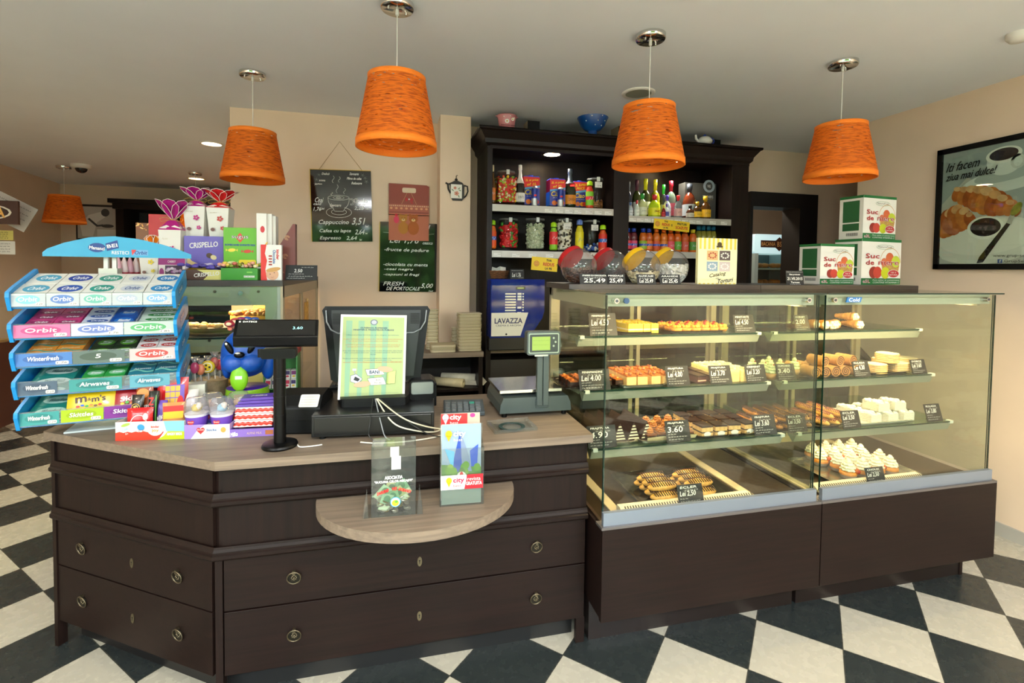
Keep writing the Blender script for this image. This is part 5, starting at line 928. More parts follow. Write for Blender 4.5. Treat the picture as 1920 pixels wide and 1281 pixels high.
for k, (px, c_, lb) in enumerate((((0, 22, 380, 395), '#c8c0b4', 'grey paper notice at the far side above the brown sign'), ((0, 42, 385, 435), '#b8b0a8', 'tilted white paper notice behind the brown sign'), ((0, 21, 432, 450), '#c8b860', 'yellow paper notice below the brown sign'), ((0, 23, 452, 477), '#c8c4bc', 'white printed notice lowest below the brown sign'))):
    X0, X1, Z0, Z1 = span(*px, 4.75); w_ = .34; m = MB().box(-w_, 0, 0, .003, 0, Z1-Z0, M(c_, .6))
    for q in range(4): m.scrib(-w_*.9, -w_*.1, (Z1-Z0)*(.2+.2*q), .01, -.001, INK, .003)
    ONE(m, 'notice', lb, 'notice', (X1, 4.75+.01*k, Z0), (0, (0, .5, 0, 0)[k], 0))
# ================================================================ low shelf and packaging beside the pillar
X0, X1, Z0, Z1 = span(770, 905, 662, 680, 3.45); zb = Z1
t = TH('side_worktop', 'grey oak worktop on a dark open cabinet beside the wall pillar', 'worktop', (0, 0, 0)); MB().box(-.1, .632, 3.45, 3.86, zb-.035, zb, OAK).build('worktop_board', t, bevel=.001); MB().box(.60, .63, 3.47, 3.86, 0, zb-.036, DW).box(-.1, -.07, 3.47, 3.86, 0, zb-.036, DW).box(-.07, .6, 3.84, 3.86, 0, zb-.036, M('#0c0806', .7)).build('cabinet_side', t)
MB().box(-.07, .6, 3.47, 3.84, A(850, 728, 3.5).z-.02, A(850, 728, 3.5).z, DW).build('shelf_board', t)
CB = ('#b5aa8c', '#a39878')
def stack(label, px, Y, n, dz, rz=0, single=None):
    X0, X1, _, Z1 = span(*px, Y); w_ = X1-X0; H_ = Z1-zb-.001; t0 = None
    for k in range(n):
        z_ = zb+.001+H_*k/n; hh_ = H_/n*.86
        m = MB().rbox(-w_/2+.004*(k % 2), w_/2, 0, w_*.75, 0, hh_*.75, M(CB[k % 2], .7), .022, 'z', 3).rbox(-w_/2-.003, w_/2+.003, -.003, w_*.75+.003, hh_*.75, hh_, M('#cfc5a8', .7), .024, 'z', 3)
        ONE(m, 'food_container', label, 'food container', ((X0+X1)/2+rnd.uniform(-.002, .002), Y, z_), (0, 0, rz), label.split(',')[0].replace('one of the ', ''))
stack('tan paper food container, one of the tall stack at the end of the worktop', (860, 903, 588, 663), 3.5, 24, .01)
stack('tan paper food container, one of the short stack half behind the tall one', (848, 868, 614, 650), 3.68, 11, .01)
stack('tan paper food container, one of the stack behind the register screen', (800, 822, 580, 652), 3.6, 22, .01)
X0, X1, _, _ = span(808, 855, 640, 662, 3.47); ww = X1-X0
for k in range(3): ONE(MB().rbox(-ww/2, ww/2, 0, ww*.8, 0, .016, M(CB[k % 2], .7), .02, 'z', 3), 'food_container', ('lowest', 'middle', 'topmost')[k]+' of the flat paper containers lying before the pillar', 'food container', ((X0+X1)/2, 3.47, zb+.001+.0175*k), (0, 0, 0))
zs = A(850, 728, 3.5).z
for k, (a, b, r_, lb, c_) in enumerate(((812, 862, .032, 'roll of baking paper lying open end out on the low shelf', '#c8bd98'), (846, 878, .036, 'roll of printed paper with a dark core hole on the low shelf', '#d0ccb8'))):
    m = MB(); m.T = Matrix.Rotation(rad(90), 4, 'Y') @ Matrix.Rotation(0, 4, 'X'); L_ = .26; m.lathe([(r_*.4, -L_/2), (r_, -L_/2), (r_, L_/2), (r_*.4, L_/2), (r_*.4, -L_/2)], M(c_, .6, noise=.15, sc_=20), 20, close=False)
    ONE(m, 'paper_roll', lb, 'paper roll', (A((a+b)/2, 715, 3.6).x, 3.56+.1*k, zs+r_+.001), (0, 0, rad(-30+10*k)))
ONE(MB().add([(-.09, 0, 0), (.05, .02, .03), (.11, .03, .008), (.07, -.05, .0), (-.02, .1, .05), (.09, .12, .03)], [(0, 3, 1), (3, 2, 1), (0, 1, 4), (1, 2, 5), (1, 5, 4)], M('#d8d3c0', .7)), 'paper_bag', 'crumpled white paper bag lying beside the paper rolls', 'paper bag', (A(893, 715, 3.55).x-.02, 3.58, zs+.003))
for nm, lb, px, c_, Y in (('paper_roll', 'roll of film on the worktop seen through the first case, nearer the globes side', (1075, 1112), '#c8b890', 3.5), ('paper_roll', 'second roll of film on the worktop seen through the first case', (1112, 1146), '#b8ad8c', 3.5)):
    m = MB(); m.T = Matrix.Rotation(rad(90), 4, 'X'); m.lathe([(.018, -.14), (.038, -.14), (.038, .14), (.018, .14), (.018, -.14)], M(c_, .4), 20, close=False); ONE(m, nm, lb, 'paper roll', (A((px[0]+px[1])/2, 660, Y+.1).x, Y+.3, .99+.0385), (0, 0, rad(25)))
for k in range(3): ONE(MB().box(-.2, .2, 0, .28, 0, .012, M('#a89c80', .7)), 'paper_stack', ('bottom', 'middle', 'top')[k]+' flat stack of paper on the worktop seen through the first case', 'paper', (A(1235, 670, 3.8).x+.01*k, 3.72, .991+.0135*k), (0, 0, .05*k))
# ================================================================ on the counter: till, scale, boxes
CT = TOPZ+.0005
t = TH('customer_display', 'black pole display reading 3.60 standing on the counter before the cash drawer', 'customer display', (-.413, 1.985, CT))
MB().lathe([(0, 0), (.062, 0), (.064, .006), (.06, .014), (.03, .018), (0, .018)], BLK, 32).build('base', t, bevel=.001)
MB().cyl(0, 0, .016, .345, .0215, BLK, 24).cyl(0, 0, .12, .123, .0225, BLK2, 24).cyl(0, 0, .19, .193, .0225, BLK2, 24).cyl(0, 0, .26, .263, .0225, BLK2, 24).build('pole', t)
MB().rbox(-.06, .06, -.022, .025, .335, .372, BLK, .01).cyl(-.065, 0, .34, .37, .01, BLK2, 10).build('pivot', t)
m = MB(); m.T = Matrix.Translation((-.005, -.0, .428)) @ Matrix.Rotation(rad(-14), 4, 'X') @ Matrix.Rotation(rad(6), 4, 'Z'); m.prism([(-.05, -.02), (-.03, -.05), (.02, -.05), (.03, .05), (-.015, .05)], -.14, .14, BLK, 'x')
m2 = MB(); m2.T = m.T @ Matrix.Rotation(math.atan2(.035, .1)*.0, 4, 'X'); hd_ = m.build('display_head', t, bevel=.003)
m = MB(); m.T = m2.T @ Matrix.Translation((0, -.034, .015)) @ Matrix.Rotation(-math.atan2(.035, .07), 4, 'X'); m.rect(-.13, .13, -.032, .034, -.0005, M('#0a0a0b', .15, coat=.4)); m.text('DATECS', -.092, .028, .045, .006, -.001, CHALK, bold=.0004); m.rect(-.128, -.122, .025, .031, -.001, CHALK); m.text('3.60', .07, .0, .034, .011, -.001, M('#8fd8d8', .4, em=1.2)); m.build('display_window', hd_)
# cash drawer and till
t = TH('cash_drawer', 'flat black steel cash drawer under the register screen', 'cash drawer', (-.072, 2.0, CT), rad(-4)); MB().box(-.236, .236, 0, .40, .014, .10, M('#0e0f11', .35)).build('drawer_body', t, bevel=.003); MB().box(-.225, .225, -.005, .0, .022, .092, M('#090a0c', .3)).build('drawer_front', t, bevel=.002)
for x in (-.2, .2):
    for y in (.03, .36): MB().cyl(x, y, 0, .014, .012, BLK2, 12).build('rubber_foot', t)
CD_ = CT+.1005
t = TH('register_screen', 'black touch register screen seen from the back, standing on the cash drawer', 'monitor', (-.07, 2.22, CD_), rad(-3))
MB().prism([(-.13, -.12), (.13, -.12), (.16, .0), (.14, .12), (-.14, .12), (-.16, 0)], 0, .035, BLK2, 'z').build('base', t, bevel=.012); MB().prism([(-.09, .035), (.09, .035), (.07, .13), (-.07, .13)], -.02, .03, M('#2b3030', .3), 'y').build('neck', t, bevel=.003)
sb = MB(); sb.T = Matrix.Translation((.0, -.0, .09)) @ Matrix.Rotation(rad(-7), 4, 'X'); sb.prism([(-.19, 0), (-.17, -.01), (.17, -.01), (.19, 0), (.225, .27), (.232, .30), (.22, .318), (-.22, .318), (-.232, .30), (-.225, .27)], .0, .03, BLK); sb.prism([(-.16, .01), (.16, .01), (.19, .27), (.19, .30), (-.19, .30), (-.19, .27)], -.02, .0, M('#0c0c0e', .3)); s_ = sb.build('screen_back', t, bevel=.004)
m = MB(); m.T = sb.T
for s in (-1, 1):
    m.tube([(s*.215, -.006, .30), (s*.21, -.012, .25), (s*.19, -.02, .215), (s*.16, -.024, .2), (s*.11, -.024, .198)], .004, M('#6f7678', .3, .4), 6)
    for k in range(8): m.rect(s*.165-.02, s*.165+.02, .24+k*.006, .243+k*.006, -.0215, M('#030303', .8))
m.build('vents_and_trim', s_)
m = MB(); m.T = Matrix.Translation((-.087, 2.150, CD_+.025)) @ Matrix.Rotation(rad(-7), 4, 'X') @ Matrix.Rotation(rad(1.5), 4, 'Y'); w_, h = .262, .345; e = -.0016
m.box(-w_/2-.006, w_/2+.006, -.001, .001, -.006, h+.006, WHT); G1 = M('#a0b078', .5); m.rect(-w_/2+.004, w_/2-.004, .004, h-.004, e, G1)
for k in range(4): x = -w_/2+.02+k*.05; m.poly([(x, .006), (x+.018, .006), (x+.022, h-.02), (x-.003, h-.02)], e*1.2, M('#80a88a', .5))
m.oval(0, h*.925, .015, .012, e*1.5, M('#5c6478', .5)); m.oval(0, h*.925, .011, .009, e*1.7, M('#a8acb8', .5)); m.text('G', 0, h*.925, .008, .009, e*2, M('#5c6478', .5)) if 0 else None
NV = M('#2c4664', .5); RD_ = M('#c05a34', .5); TL = M('#2a6478', .5); m.text('GUVERNUL ROMANIEI', 0, h*.855, w_*.42, .006, e*2, NV, 0, 0, .0002); m.text('MINISTERUL FINANTELOR PUBLICE', 0, h*.83, w_*.64, .006, e*2, NV, 0, 0, .0002)
for tx, zq, ww, c_ in (('Daca nu primiti bonul fiscal, aveti obligatia sa-l solicitati', .765, .8, TL), ('In cazul unui refuz, aveti dreptul de a beneficia de bunul achizitionat', .715, .93, RD_), ('sau de serviciul prestat fara plata contravalorii acestuia', .692, .78, RD_), ('Solicitati si pastrati bonurile fiscale pentru a putea participa la', .645, .86, RD_), ('extragerile lunare si ocazionale ale Loteriei bonurilor fiscale', .622, .82, RD_),
    ('Este interzisa inmanarea catre clienti a altui document, care atesta', .572, .93, NV), ('plata contravalorii bunurilor sau serviciilor prestate, decat bonul', .549, .9, NV), ('fiscal', .527, .08, NV), ('Pentru a semnala nerespectarea obligatiilor legale ale operatorilor', .478, .93, NV), ('economici, puteti apela gratuit, non-stop,', .456, .6, TL), ('serviciul Telefonul al Ministerului Finantelor Publice 0800.800.085', .433, .92, RD_)): m.text(tx, 0, h*zq, w_*ww, .0045, e*2, c_)
for zq in (.055, .035): m.scrib(-w_*.42, w_*.42, h*zq, .002, e*2, NV, .0006)
OL = M('#1c2024', .6); m.poly([(-.03, h*.345), (.035, h*.355), (.05, h*.28), (-.02, h*.27)], e*2, WHT); m.line([(-.03, h*.345), (.035, h*.355), (.05, h*.28), (-.02, h*.27), (-.03, h*.345)], .0012, e*2.4, OL); m.text('BANI', .008, h*.312, .04, .013, e*2.6, NV, 0, 0, .0006)
m.poly([(-.02, h*.235), (.045, h*.25), (.058, h*.16), (-.005, h*.15)], e*2, WHT); m.line([(-.02, h*.235), (.045, h*.25), (.058, h*.16), (-.005, h*.15), (-.02, h*.235)], .0012, e*2.4, OL); m.text('BON', .025, h*.215, .018, .006, e*2.6, OL); m.text('FISCAL', .025, h*.18, .03, .007, e*2.6, OL)
FL = M('#dba184', .5); m.oval(.052, h*.345, .032, .012, e*3, FL, 14, -.1); m.oval(-.04, h*.165, .035, .012, e*3, FL, 14, .1); m.poly([(.066, h*.16), (.095, h*.17), (.097, h*.33), (.066, h*.31)], e*3.2, M('#b8cc7c', .5)); m.poly([(.058, h*.165), (.066, h*.16), (.066, h*.31), (.06, h*.3)], e*3.3, M('#94ac5c', .5)); m.line([(.058, h*.165), (.095, h*.17), (.097, h*.33), (.06, h*.3), (.058, h*.165)], .001, e*3.6, OL)
m.poly([(-.088, h*.2), (-.06, h*.17), (-.04, h*.23), (-.066, h*.29), (-.088, h*.27)], e*2, M('#b9bcd4', .5)); m.line([(-.088, h*.2), (-.06, h*.17), (-.04, h*.23), (-.066, h*.29), (-.088, h*.27), (-.088, h*.2)], .0012, e*2.4, OL); m.rect(-.082, -.066, h*.33, h*.355, e*2, M('#b9bcd4', .5)); m.line([(-.074, h*.33), (-.072, h*.29)], .003, e*2, M('#8a8ca8', .5)); m.poly([(-.076, h*.22), (-.058, h*.2), (-.05, h*.23), (-.07, h*.26)], e*2.6, OL)
ONE(m, 'notice_sheet', 'laminated green and yellow government notice sheet hanging on the back of the register screen', 'notice')
t = TH('receipt_printer', 'black fiscal receipt printer with a white label, between pole display and cash drawer', 'printer', (-.385, 2.11, CT), rad(-8))
MB().prism([(0, 0), (.2, 0), (.2, .12), (.13, .16), (.04, .15), (0, .11)], -.07, .10, BLK2, 'x').build('printer_body', t, bevel=.008); MB().box(-.071, .101, -.001, .2, .055, .058, BLK).build('seam_band', t)
m = MB(); m.T = Matrix.Translation((.05, .02, .131)) @ Matrix.Rotation(rad(-45), 4, 'X'); m.prism(rr(-.035, .04, -.028, .03, .006), -.001, 0, WHT); [m.scrib(-.028, .032, z_, .003, -.0015, INK, .0008) for z_ in (.018, .006, -.006, -.018)]; m.build('label_sticker', t)
t = TH('receipt_printer', 'small black and silver printer at the end of the cash drawer beside the screen', 'printer', (.125, 2.16, CD_)); MB().rbox(-.055, .055, 0, .12, 0, .09, BLK, .02).build('printer_body', t, bevel=.004); MB().rbox(-.047, .047, -.012, 0, .03, .082, M('#7d8684', .25, .5), .008).build('paper_cover', t, bevel=.003)
kb = TH('keyboard', 'black keyboard lying behind the register screen', 'keyboard', (-.03, 2.42, CT)); MB().box(-.26, .24, 0, .16, 0, .1, BLK2).box(-.26, .24, 0, .16, .1, .115, BLK).build('keyboard_base', kb, bevel=.003); m = MB()
for j in range(5):
    for i in range(22): m.box(-.25+i*.022, -.233+i*.022, .012+j*.028, .034+j*.028, .115, .122, M('#232528', .4))
m.build('keys', kb)
CBX = [((.0, .045, .1), [( -.065, 2.09, 1.055), (-.0, 1.97, .99), (.08, 1.965, .955), (.17, 1.99, .935), (.22, 2.08, .932)], '#d8d4c0', .003), ((0, 0, 0), [(-.06, 2.09, 1.055), (.03, 1.975, 1.01), (.11, 1.96, .975), (.2, 1.99, .945), (.25, 2.07, .935)], '#cfc9b0', .003), ((0, 0, 0), [(-.07, 2.09, 1.055), (-.045, 1.975, .99), (-.03, 1.965, .94), (-.01, 1.955, .926)], '#8d9296', .0022),
 ((0, 0, 0), [(-.08, 2.09, 1.055), (-.085, 1.975, 1.0), (-.09, 1.96, .95), (-.06, 1.95, .925), (.0, 1.955, .924)], '#202224', .002), ((0, 0, 0), [(-.05, 2.09, 1.055), (.06, 1.965, .99), (.14, 1.95, .94), (.2, 1.96, .924), (.25, 1.99, .924)], '#1c1e20', .002), ((0, 0, 0), [(-.36, 2.02, .923), (-.34, 1.955, .924), (-.30, 1.95, .924), (-.26, 1.96, .924)], '#e6e4dc', .0025), ((0, 0, 0), [(-.12, 1.955, .925), (-.06, 1.935, .924), (.05, 1.93, .924), (.16, 1.955, .924), (.22, 2.0, .924)], '#dedacb', .003)]
LB = ('white cable looping over the cash drawer, lower of the thick two', 'white cable looping over the cash drawer, upper of the thick two', 'thin grey cable dropping straight down the cash drawer', 'thin black cable hanging down the cash drawer beside the grey one', 'thin black cable crossing under the white cables', 'short white cable curling from the foot of the pole display', 'white cable lying on the counter in front of the cash drawer')
for (o_, pts, c_, r_), lb in zip(CBX, LB):
    P_ = [Vector(p) for p in pts]; P_ = [P_[0]]+P_+[P_[-1]]; out = []
    for i in range(1, len(P_)-2):
        for k in range(6):
            u = k/6; a, b, c, d = P_[i-1], P_[i], P_[i+1], P_[i+2]; out.append(.5*((2*b)+(c-a)*u+(2*a-5*b+4*c-d)*u*u+(3*b-a-3*c+d)*u**3))
    out.append(P_[-1]); ONE(MB().tube(out, r_, M(c_, .4), 8), 'cable', lb, 'cable')
q = A(866, 757, 2.3); t = TH('calculator', 'grey desk calculator with large keys lying on the counter beside the scale', 'calculator', (q.x, 2.22, CT), rad(-6)); m = MB(); m.T = Matrix.Rotation(rad(10), 4, 'X'); m.box(-.095, .095, 0, .14, 0, .02, M('#3f484c', .4)); m.build('calculator_body', t, bevel=.004); m = MB(); m.T = Matrix.Rotation(rad(10), 4, 'X')
for i in range(6):
    for j in range(4): m.box(-.085+i*.028, -.063+i*.028, .01+j*.024, .028+j*.024, .02, .026, M('#2f8a78' if (i == 4 and j == 3) else '#5c6468', .4))
m.build('keys', t)
# scale
t = TH('shop_scale', 'grey electronic shop scale with steel plate and green display on a column', 'scale', (.641, 2.15, CT+.022)); t.scale = (.9, .95, 1.0); SG = M('#3d4847', .4)
MB().prism([(-.19, .0), (.19, .0), (.185, .04), (.17, .07), (-.17, .07), (-.185, .04)], .0, .33, SG).build('base', t, bevel=.004); MB().prism([(-.185, .03), (.15, .03), (.15, .32), (-.185, .32)], .085, .098, M('#c8c6bc', .2, .9, noise=.05, sc_=3), 'z').build('weighing_plate', t, bevel=.003); MB().cyl(-.02, .17, .07, .086, .06, SG, 20).build('plate_support', t); [MB().cyl(x_, y_, -.022, 0, .014, BLK, 12).build('foot', t) for x_ in (-.16, .16) for y_ in (.03, .3)]
m = MB().box(.0, .03, -.012, .012, .03, .27, SG).box(.033, .063, -.012, .012, .03, .27, SG).box(-.004, .067, -.006, .016, .02, .06, SG); m.build('column', t, bevel=.003)
hd_ = MB().rbox(-.06, .115, -.03, .02, .268, .375, SG, .012).build('display_head', t, bevel=.003); m = MB(); m.prism(rr(-.052, .107, .276, .367, .006), -.031, -.030, M('#8fa090', .4)); m.prism(rr(-.047, .102, .281, .362, .005), -.032, -.031, M('#2b3433', .4)); m.rect(-.035, .06, .29, .352, -.0325, M('#84a048', .3)); m.scrib(-.03, .055, .335, .006, -.033, M('#5c7c30', .4), .001); m.scrib(-.03, .05, .315, .006, -.033, M('#5c7c30', .4), .001)
for k in range(3): m.cyly(.078+.01*(k % 2), .345-k*.018, -.034, -.032, .005, M('#8fa090', .4), 10)
m.rect(-.02, .05, .262, .270, -.0305, M('#a8b0a8', .4)); m.build('display_window', hd_)
t = TH('coin_tray', 'clear plastic coin tray lying on the counter before the scale', 'coin tray', (.5, 1.955, CT), rad(4)); m = MB().box(-.095, .095, 0, .012, 0, .014, ACR).box(-.095, .095, .12, .135, 0, .02, ACR).box(-.095, -.075, .012, .12, 0, .016, ACR).box(.075, .095, .012, .12, 0, .016, ACR).box(-.075, .075, .012, .12, 0, .005, ACR); m.build('tray_rim', t, bevel=.003); MB().lathe([(.04, .0056), (.055, .007), (.057, .007), (.04, .0052)], GREEN, 24, 0, .065, close=False).build('dished_centre', t)
# on the half-round ledge
LZ = .7335; q = G(738, 968, LZ); t = TH('donation_box', 'clear acrylic donation box with banknotes and coins on the half round ledge', 'donation box', (q.x, q.y, LZ), rad(-2)); w_ = .15; h = .245; d_ = .09
MB().box(-w_/2, w_/2, 0, .003, .0, h, ACR).box(-w_/2, w_/2, d_, d_+.003, 0, h, ACR).box(-w_/2, -w_/2+.003, .003, d_, 0, h, ACR).box(w_/2-.003, w_/2, .003, d_, 0, h, ACR).box(-w_/2, w_/2, .0, d_, h, h+.003, ACR).box(-w_/2, w_/2, 0, d_, 0, .003, ACR).build('box_walls', t)
m = MB().prism([(-.105, 0), (-.085, 0), (-.09, .105)], -.002, 0, ACR, 'y').prism([(.08, 0), (.1, 0), (.088, .11)], -.002, 0, ACR, 'y').box(-.1, .1, -.001, d_+.01, -.0001, .002, ACR); m.build('stand', t)
m = MB(); e = -.0008; RR = M('#d8141c', .4)
m.text('ASOCIATIA', .0, h*.56, w_*.4, .011, e, CHALK, 0, 0, .0006); m.text('"BUCURIA CELOR NECAJITI"', .0, h*.5, w_*.86, .010, e, CHALK, 0, 0, .0005)
for k, (s_, cx, cz, r_) in enumerate((('DARUIND', -.036, .088, .3), ('VEI', .002, .097, 0), ('DOBANDI', .038, .089, -.3))): m.text(s_, cx, cz, (.04, .016, .042)[k], .010, e, RR, .2, r_, .0006)
m.oval(.006, .05, .018, .018, e*1.5, M('#2f9cc0', .4)); m.oval(.006, .05, .0155, .0155, e*2, WHT); m.oval(.006, .047, .012, .011, e*2.5, M('#e8b030', .4)); m.oval(.009, .052, .006, .005, e*3, M('#5a9c3c', .4), 10)
m.rect(-.012, .018, h-.035, h, e, M('#b8b8b0', .5)); m.rect(-.008, .024, h-.08, h-.033, e*1.5, WHT); m.ring(.008, h-.058, .011, .011, .0012, e*2, M('#70747a', .5)); m.build('printed_lettering', t)
m = MB(); NT = [('#9cc29a', -.035, .03, .2, .3), ('#8fbf8c', .0, .035, .35, -.2), ('#b8c88c', .03, .045, .5, -.6), ('#a8d0a8', -.05, .05, .6, .7), ('#7fb088', .045, .06, .3, -.5), ('#c8c890', -.01, .05, .7, .1)]
for k, (c_, x, z_, rx, ry) in enumerate(NT): mm = MB(); mm.T = Matrix.Rotation(rx*.3, 4, 'X') @ Matrix.Rotation(ry, 4, 'Y'); mm.box(-.02, .02, 0, .0006, -.03, .03, M(c_, .6)); mm.rect(-.018, .018, -.03, -.01, -.0006, M('#cfe0c0', .6)); mm.oval(0, .012, .012, .014, -.0006, M('#5c8c64', .6), 10); ONE(mm, 'banknote', ('green banknote lying flat against the wall of the donation box', 'green banknote standing in the middle of the donation box', 'yellow green banknote leaning in the donation box', 'pale banknote at the edge of the donation box', 'dark green banknote tilted in the corner of the donation box', 'olive banknote behind the badge of the donation box')[k], 'banknote', (q.x+x*.75, q.y+.02+.01*k, LZ+z_+.012), (0, 0, 0))
for k in range(80): ONE(MB().cyl(0, 0, 0, .002, .0105, M(rnd.choice(['#b8b4a4', '#a89060', '#c8c4b8']), .3, .8), 12), 'coin', 'coin lying at the bottom of the donation box', 'coin', (q.x+rnd.uniform(-.05, .05), q.y+rnd.uniform(.018, .07), LZ+.006+.0005*k), (rnd.uniform(-.5, .5), rnd.uniform(-.5, .5), 0), 'coins in the donation box')
q = G(866, 948, LZ); t = TH('brochure_holder', 'clear leaflet holder full of free city magazines on the half round ledge', 'leaflet holder', (q.x, q.y, LZ), rad(-3)); w_ = .125
MB().box(-w_/2, w_/2, 0, .003, .0, .155, ACR).box(-w_/2, w_/2, .045, .048, 0, .21, ACR).prism([(.003, .0), (.045, 0), (.045, .17), (.003, .155)], -w_/2, -w_/2+.003, ACR, 'x').prism([(.003, .0), (.045, 0), (.045, .17), (.003, .155)], w_/2-.003, w_/2, ACR, 'x').box(-w_/2, w_/2, 0, .045, 0, .003, ACR).build('holder_walls', t)
m = MB(); m.rect(-w_*.48, w_*.1, .045, .084, -.001, WHT); m.poly([(w_*.05, .045), (w_*.48, .045), (w_*.48, .084), (w_*.12, .084)], -.0013, M('#b81c2c', .4)); m.text('revista', w_*.27, .072, w_*.3, .009, -.002, CHALK); m.text('GRATUITA', w_*.27, .060, w_*.36, .009, -.002, CHALK, 0, 0, .0003)
def citylogo(m, cx, cz, s_, y, c1, pin): m.oval(cx-.026*s_, cz+.006*s_, .010*s_, .010*s_, y, M(pin, .4)); m.poly([(cx-.034*s_, cz+.002*s_), (cx-.018*s_, cz+.002*s_), (cx-.026*s_, cz-.016*s_)], y, M(pin, .4)); m.text('city', cx+.006*s_, cz+.004*s_, .036*s_, .018*s_, y-.0004, c1, 0, 0, .0006); m.text('best', cx+.002*s_, cz-.011*s_, .026*s_, .008*s_, y-.0004, c1)
citylogo(m, -w_*.12, .065, .85, -.0016, M('#b81c4c', .4), '#e8c81c'); m.build('printed_label', t)
mb_ = MB()
def mag(m, w_, h, cover):
    m.box(-w_/2, w_/2, 0, .006, 0, h, WHT)
    if cover:
        e = -.0006; SKY = M('#8fa4bc', .3); m.rect(-w_/2, w_/2, 0, h, e, SKY); m.poly([(-w_/2, h*.3), (w_/2, h*.3), (w_/2, h*.45), (-w_/2, h*.5)], e*2, M('#4a7a2c', .4)); m.poly([(-.03, h*.4), (-.004, h*.92), (.002, h*.4)], e*3, M('#2c4ca8', .3)); m.poly([(-.004, h*.92), (.002, h*.4), (.03, h*.4), (.02, h*.62)], e*3, M('#7a8aa8', .3)); m.poly([(-.048, h*.7), (-.02, h*.66), (-.024, h*.42)], e*4, M('#5ab0e0', .3)); m.poly([(.024, h*.66), (.048, h*.74), (.045, h*.46), (.028, h*.46)], e*4, M('#2f55c0', .3))
        for k in range(9): m.oval(rnd.uniform(-.045, .045), h*rnd.uniform(.38, .5), .010, .011, e*(5+.2*k), M(rnd.choice(['#5c8c24', '#7aa03c', '#3f6a1c']), .5), 10)
        m.rect(-w_/2, w_/2, 0, h*.32, e*5, M('#7c8c84', .4)); m.poly([(-w_/2, h*.3), (-w_*.1, h*.36), (w_/2, h*.3), (w_/2, h*.22), (0, h*.28), (-w_/2, h*.2)], e*7, M('#3f8cc0', .4)); m.oval(0, h*.34, .014, .014, e*8, WHT); m.oval(0, h*.37, .005, .008, e*9, M('#c8201c', .4), 10); citylogo(m, -.012, h*.86, .95, e*9, CHALK, '#e8c81c')
for k, (lb, hh, y) in enumerate((('free city magazine with a glass pyramid cover, first in the leaflet holder', .212, .006), ('red topped free city magazine behind the pyramid cover in the leaflet holder', .235, .03))):
    mm = MB(); mag(mm, .113, hh, k == 0)
    if k: mm.rect(-.0565, .02, hh-.03, hh, -.0006, M('#c8282c', .4)); mm.rect(.02, .0565, hh-.03, hh, -.0006, M('#b8a898', .4)); mm.oval(.035, hh-.006, .008, .006, -.001, M('#a02c80', .4), 8); citylogo(mm, -.02, hh-.015, .9, -.0012, CHALK, '#d8cfe0')
    ONE(mm, 'magazine', lb, 'magazine', (q.x-.001, q.y+y, LZ+.004), (rad(-3), 0, rad(-3)))
for o_ in [t]+[o for o in C.objects if o.name.startswith('magazine')]:
    o_.scale = (1.28, 1.2, 1.36)
for o_ in [o for o in C.objects if o.name.startswith('magazine')]: o_.location = Vector(t.location)+Vector(((o_.location.x-t.location.x)*1.28, (o_.location.y-t.location.y)*1.2, (o_.location.z-t.location.z)*1.36))
# ---- candy boxes along the clipped corner
def cbox(name, label, x0, y0, x1, y1, d_, hh, col, draw, z=CT):
    a = G(x0, y0, .92); b = G(x1, y1, .92); v = b-a; w_ = v.length; rz = math.atan2(v.y, v.x); c = (a+b)/2; t = TH(name, label, 'candy box', (c.x, c.y, z), rz)
    th = .002; cm_ = M(col, .4); MB().box(-w_/2, w_/2, 0, th, 0, hh, cm_).box(-w_/2, w_/2, d_, d_+th, 0, hh*1.2, cm_).box(-w_/2, -w_/2+th, th, d_, 0, hh, cm_).box(w_/2-th, w_/2, th, d_, 0, hh, cm_).box(-w_/2, w_/2, th, d_, 0, th, cm_).build('tray_box', t); m = MB(); draw(m, w_, hh, -.0008); m.build('printed_face', t); return t, w_, rz
def d_k(m, w_, h, e):
    m.rect(-w_/2, w_/2, 0, h, e, WHT); R_ = M('#d8321c', .4); n = 12; m.poly([(-w_/2, 0), (w_*.12, 0)]+[(w_*.2-w_*.7*i/n, h*(.42+.06*(i % 2))) for i in range(n+1)], e*2, R_)
    m.poly([(w_*.1, 0), (w_/2, 0), (w_/2, h*.42), (w_*.26, h*.45), (w_*.2, h*.2)], e*3, M('#b8cc1c', .4)); m.poly([(w_*.2, h), (w_/2, h*1.0), (w_/2, h*.42), (w_*.24, h*.45)], e*3, M('#7cc8d8', .4)); m.oval(w_*.08, h*.6, w_*.12, h*.38, e*4, WHT); m.text('kinder', w_*.08, h*.72, w_*.12, h*.12, e*5, M('#c8281c', .4), 0, 0, .0003); m.text('joy', w_*.08, h*.5, w_*.1, h*.18, e*5, M('#d89a2c', .4), 0, 0, .0005)
    m.oval(-w_*.13, h*.7, w_*.055, h*.17, e*4, M('#2f8cc0', .4), 10, -.4); m.ring(-w_*.13, h*.5, w_*.03, h*.07, .0015, e*4, R_, 12); m.text('Cola', -w_*.36, h*.62, w_*.09, h*.14, e*4, M('#3fa0c0', .4), .2, .3); m.oval(-w_*.35, h*.85, w_*.07, h*.08, e*4, M('#9cc050', .4), 10, .3)
    for cx in (-w_*.33, w_*.04): m.text('6+', cx, h*.38, w_*.04, h*.12, e*5, CHALK)
    m.text('ANGRY BIRDS', w_*.36, h*.3, w_*.22, h*.14, e*5, CHALK, 0, 0, .0006)
t1, w1, rz1 = cbox('candy_box', 'long white, red and green candy box at the clipped corner of the counter', 217, 827, 346, 823, .11, .072, '#d8d0c4', d_k)
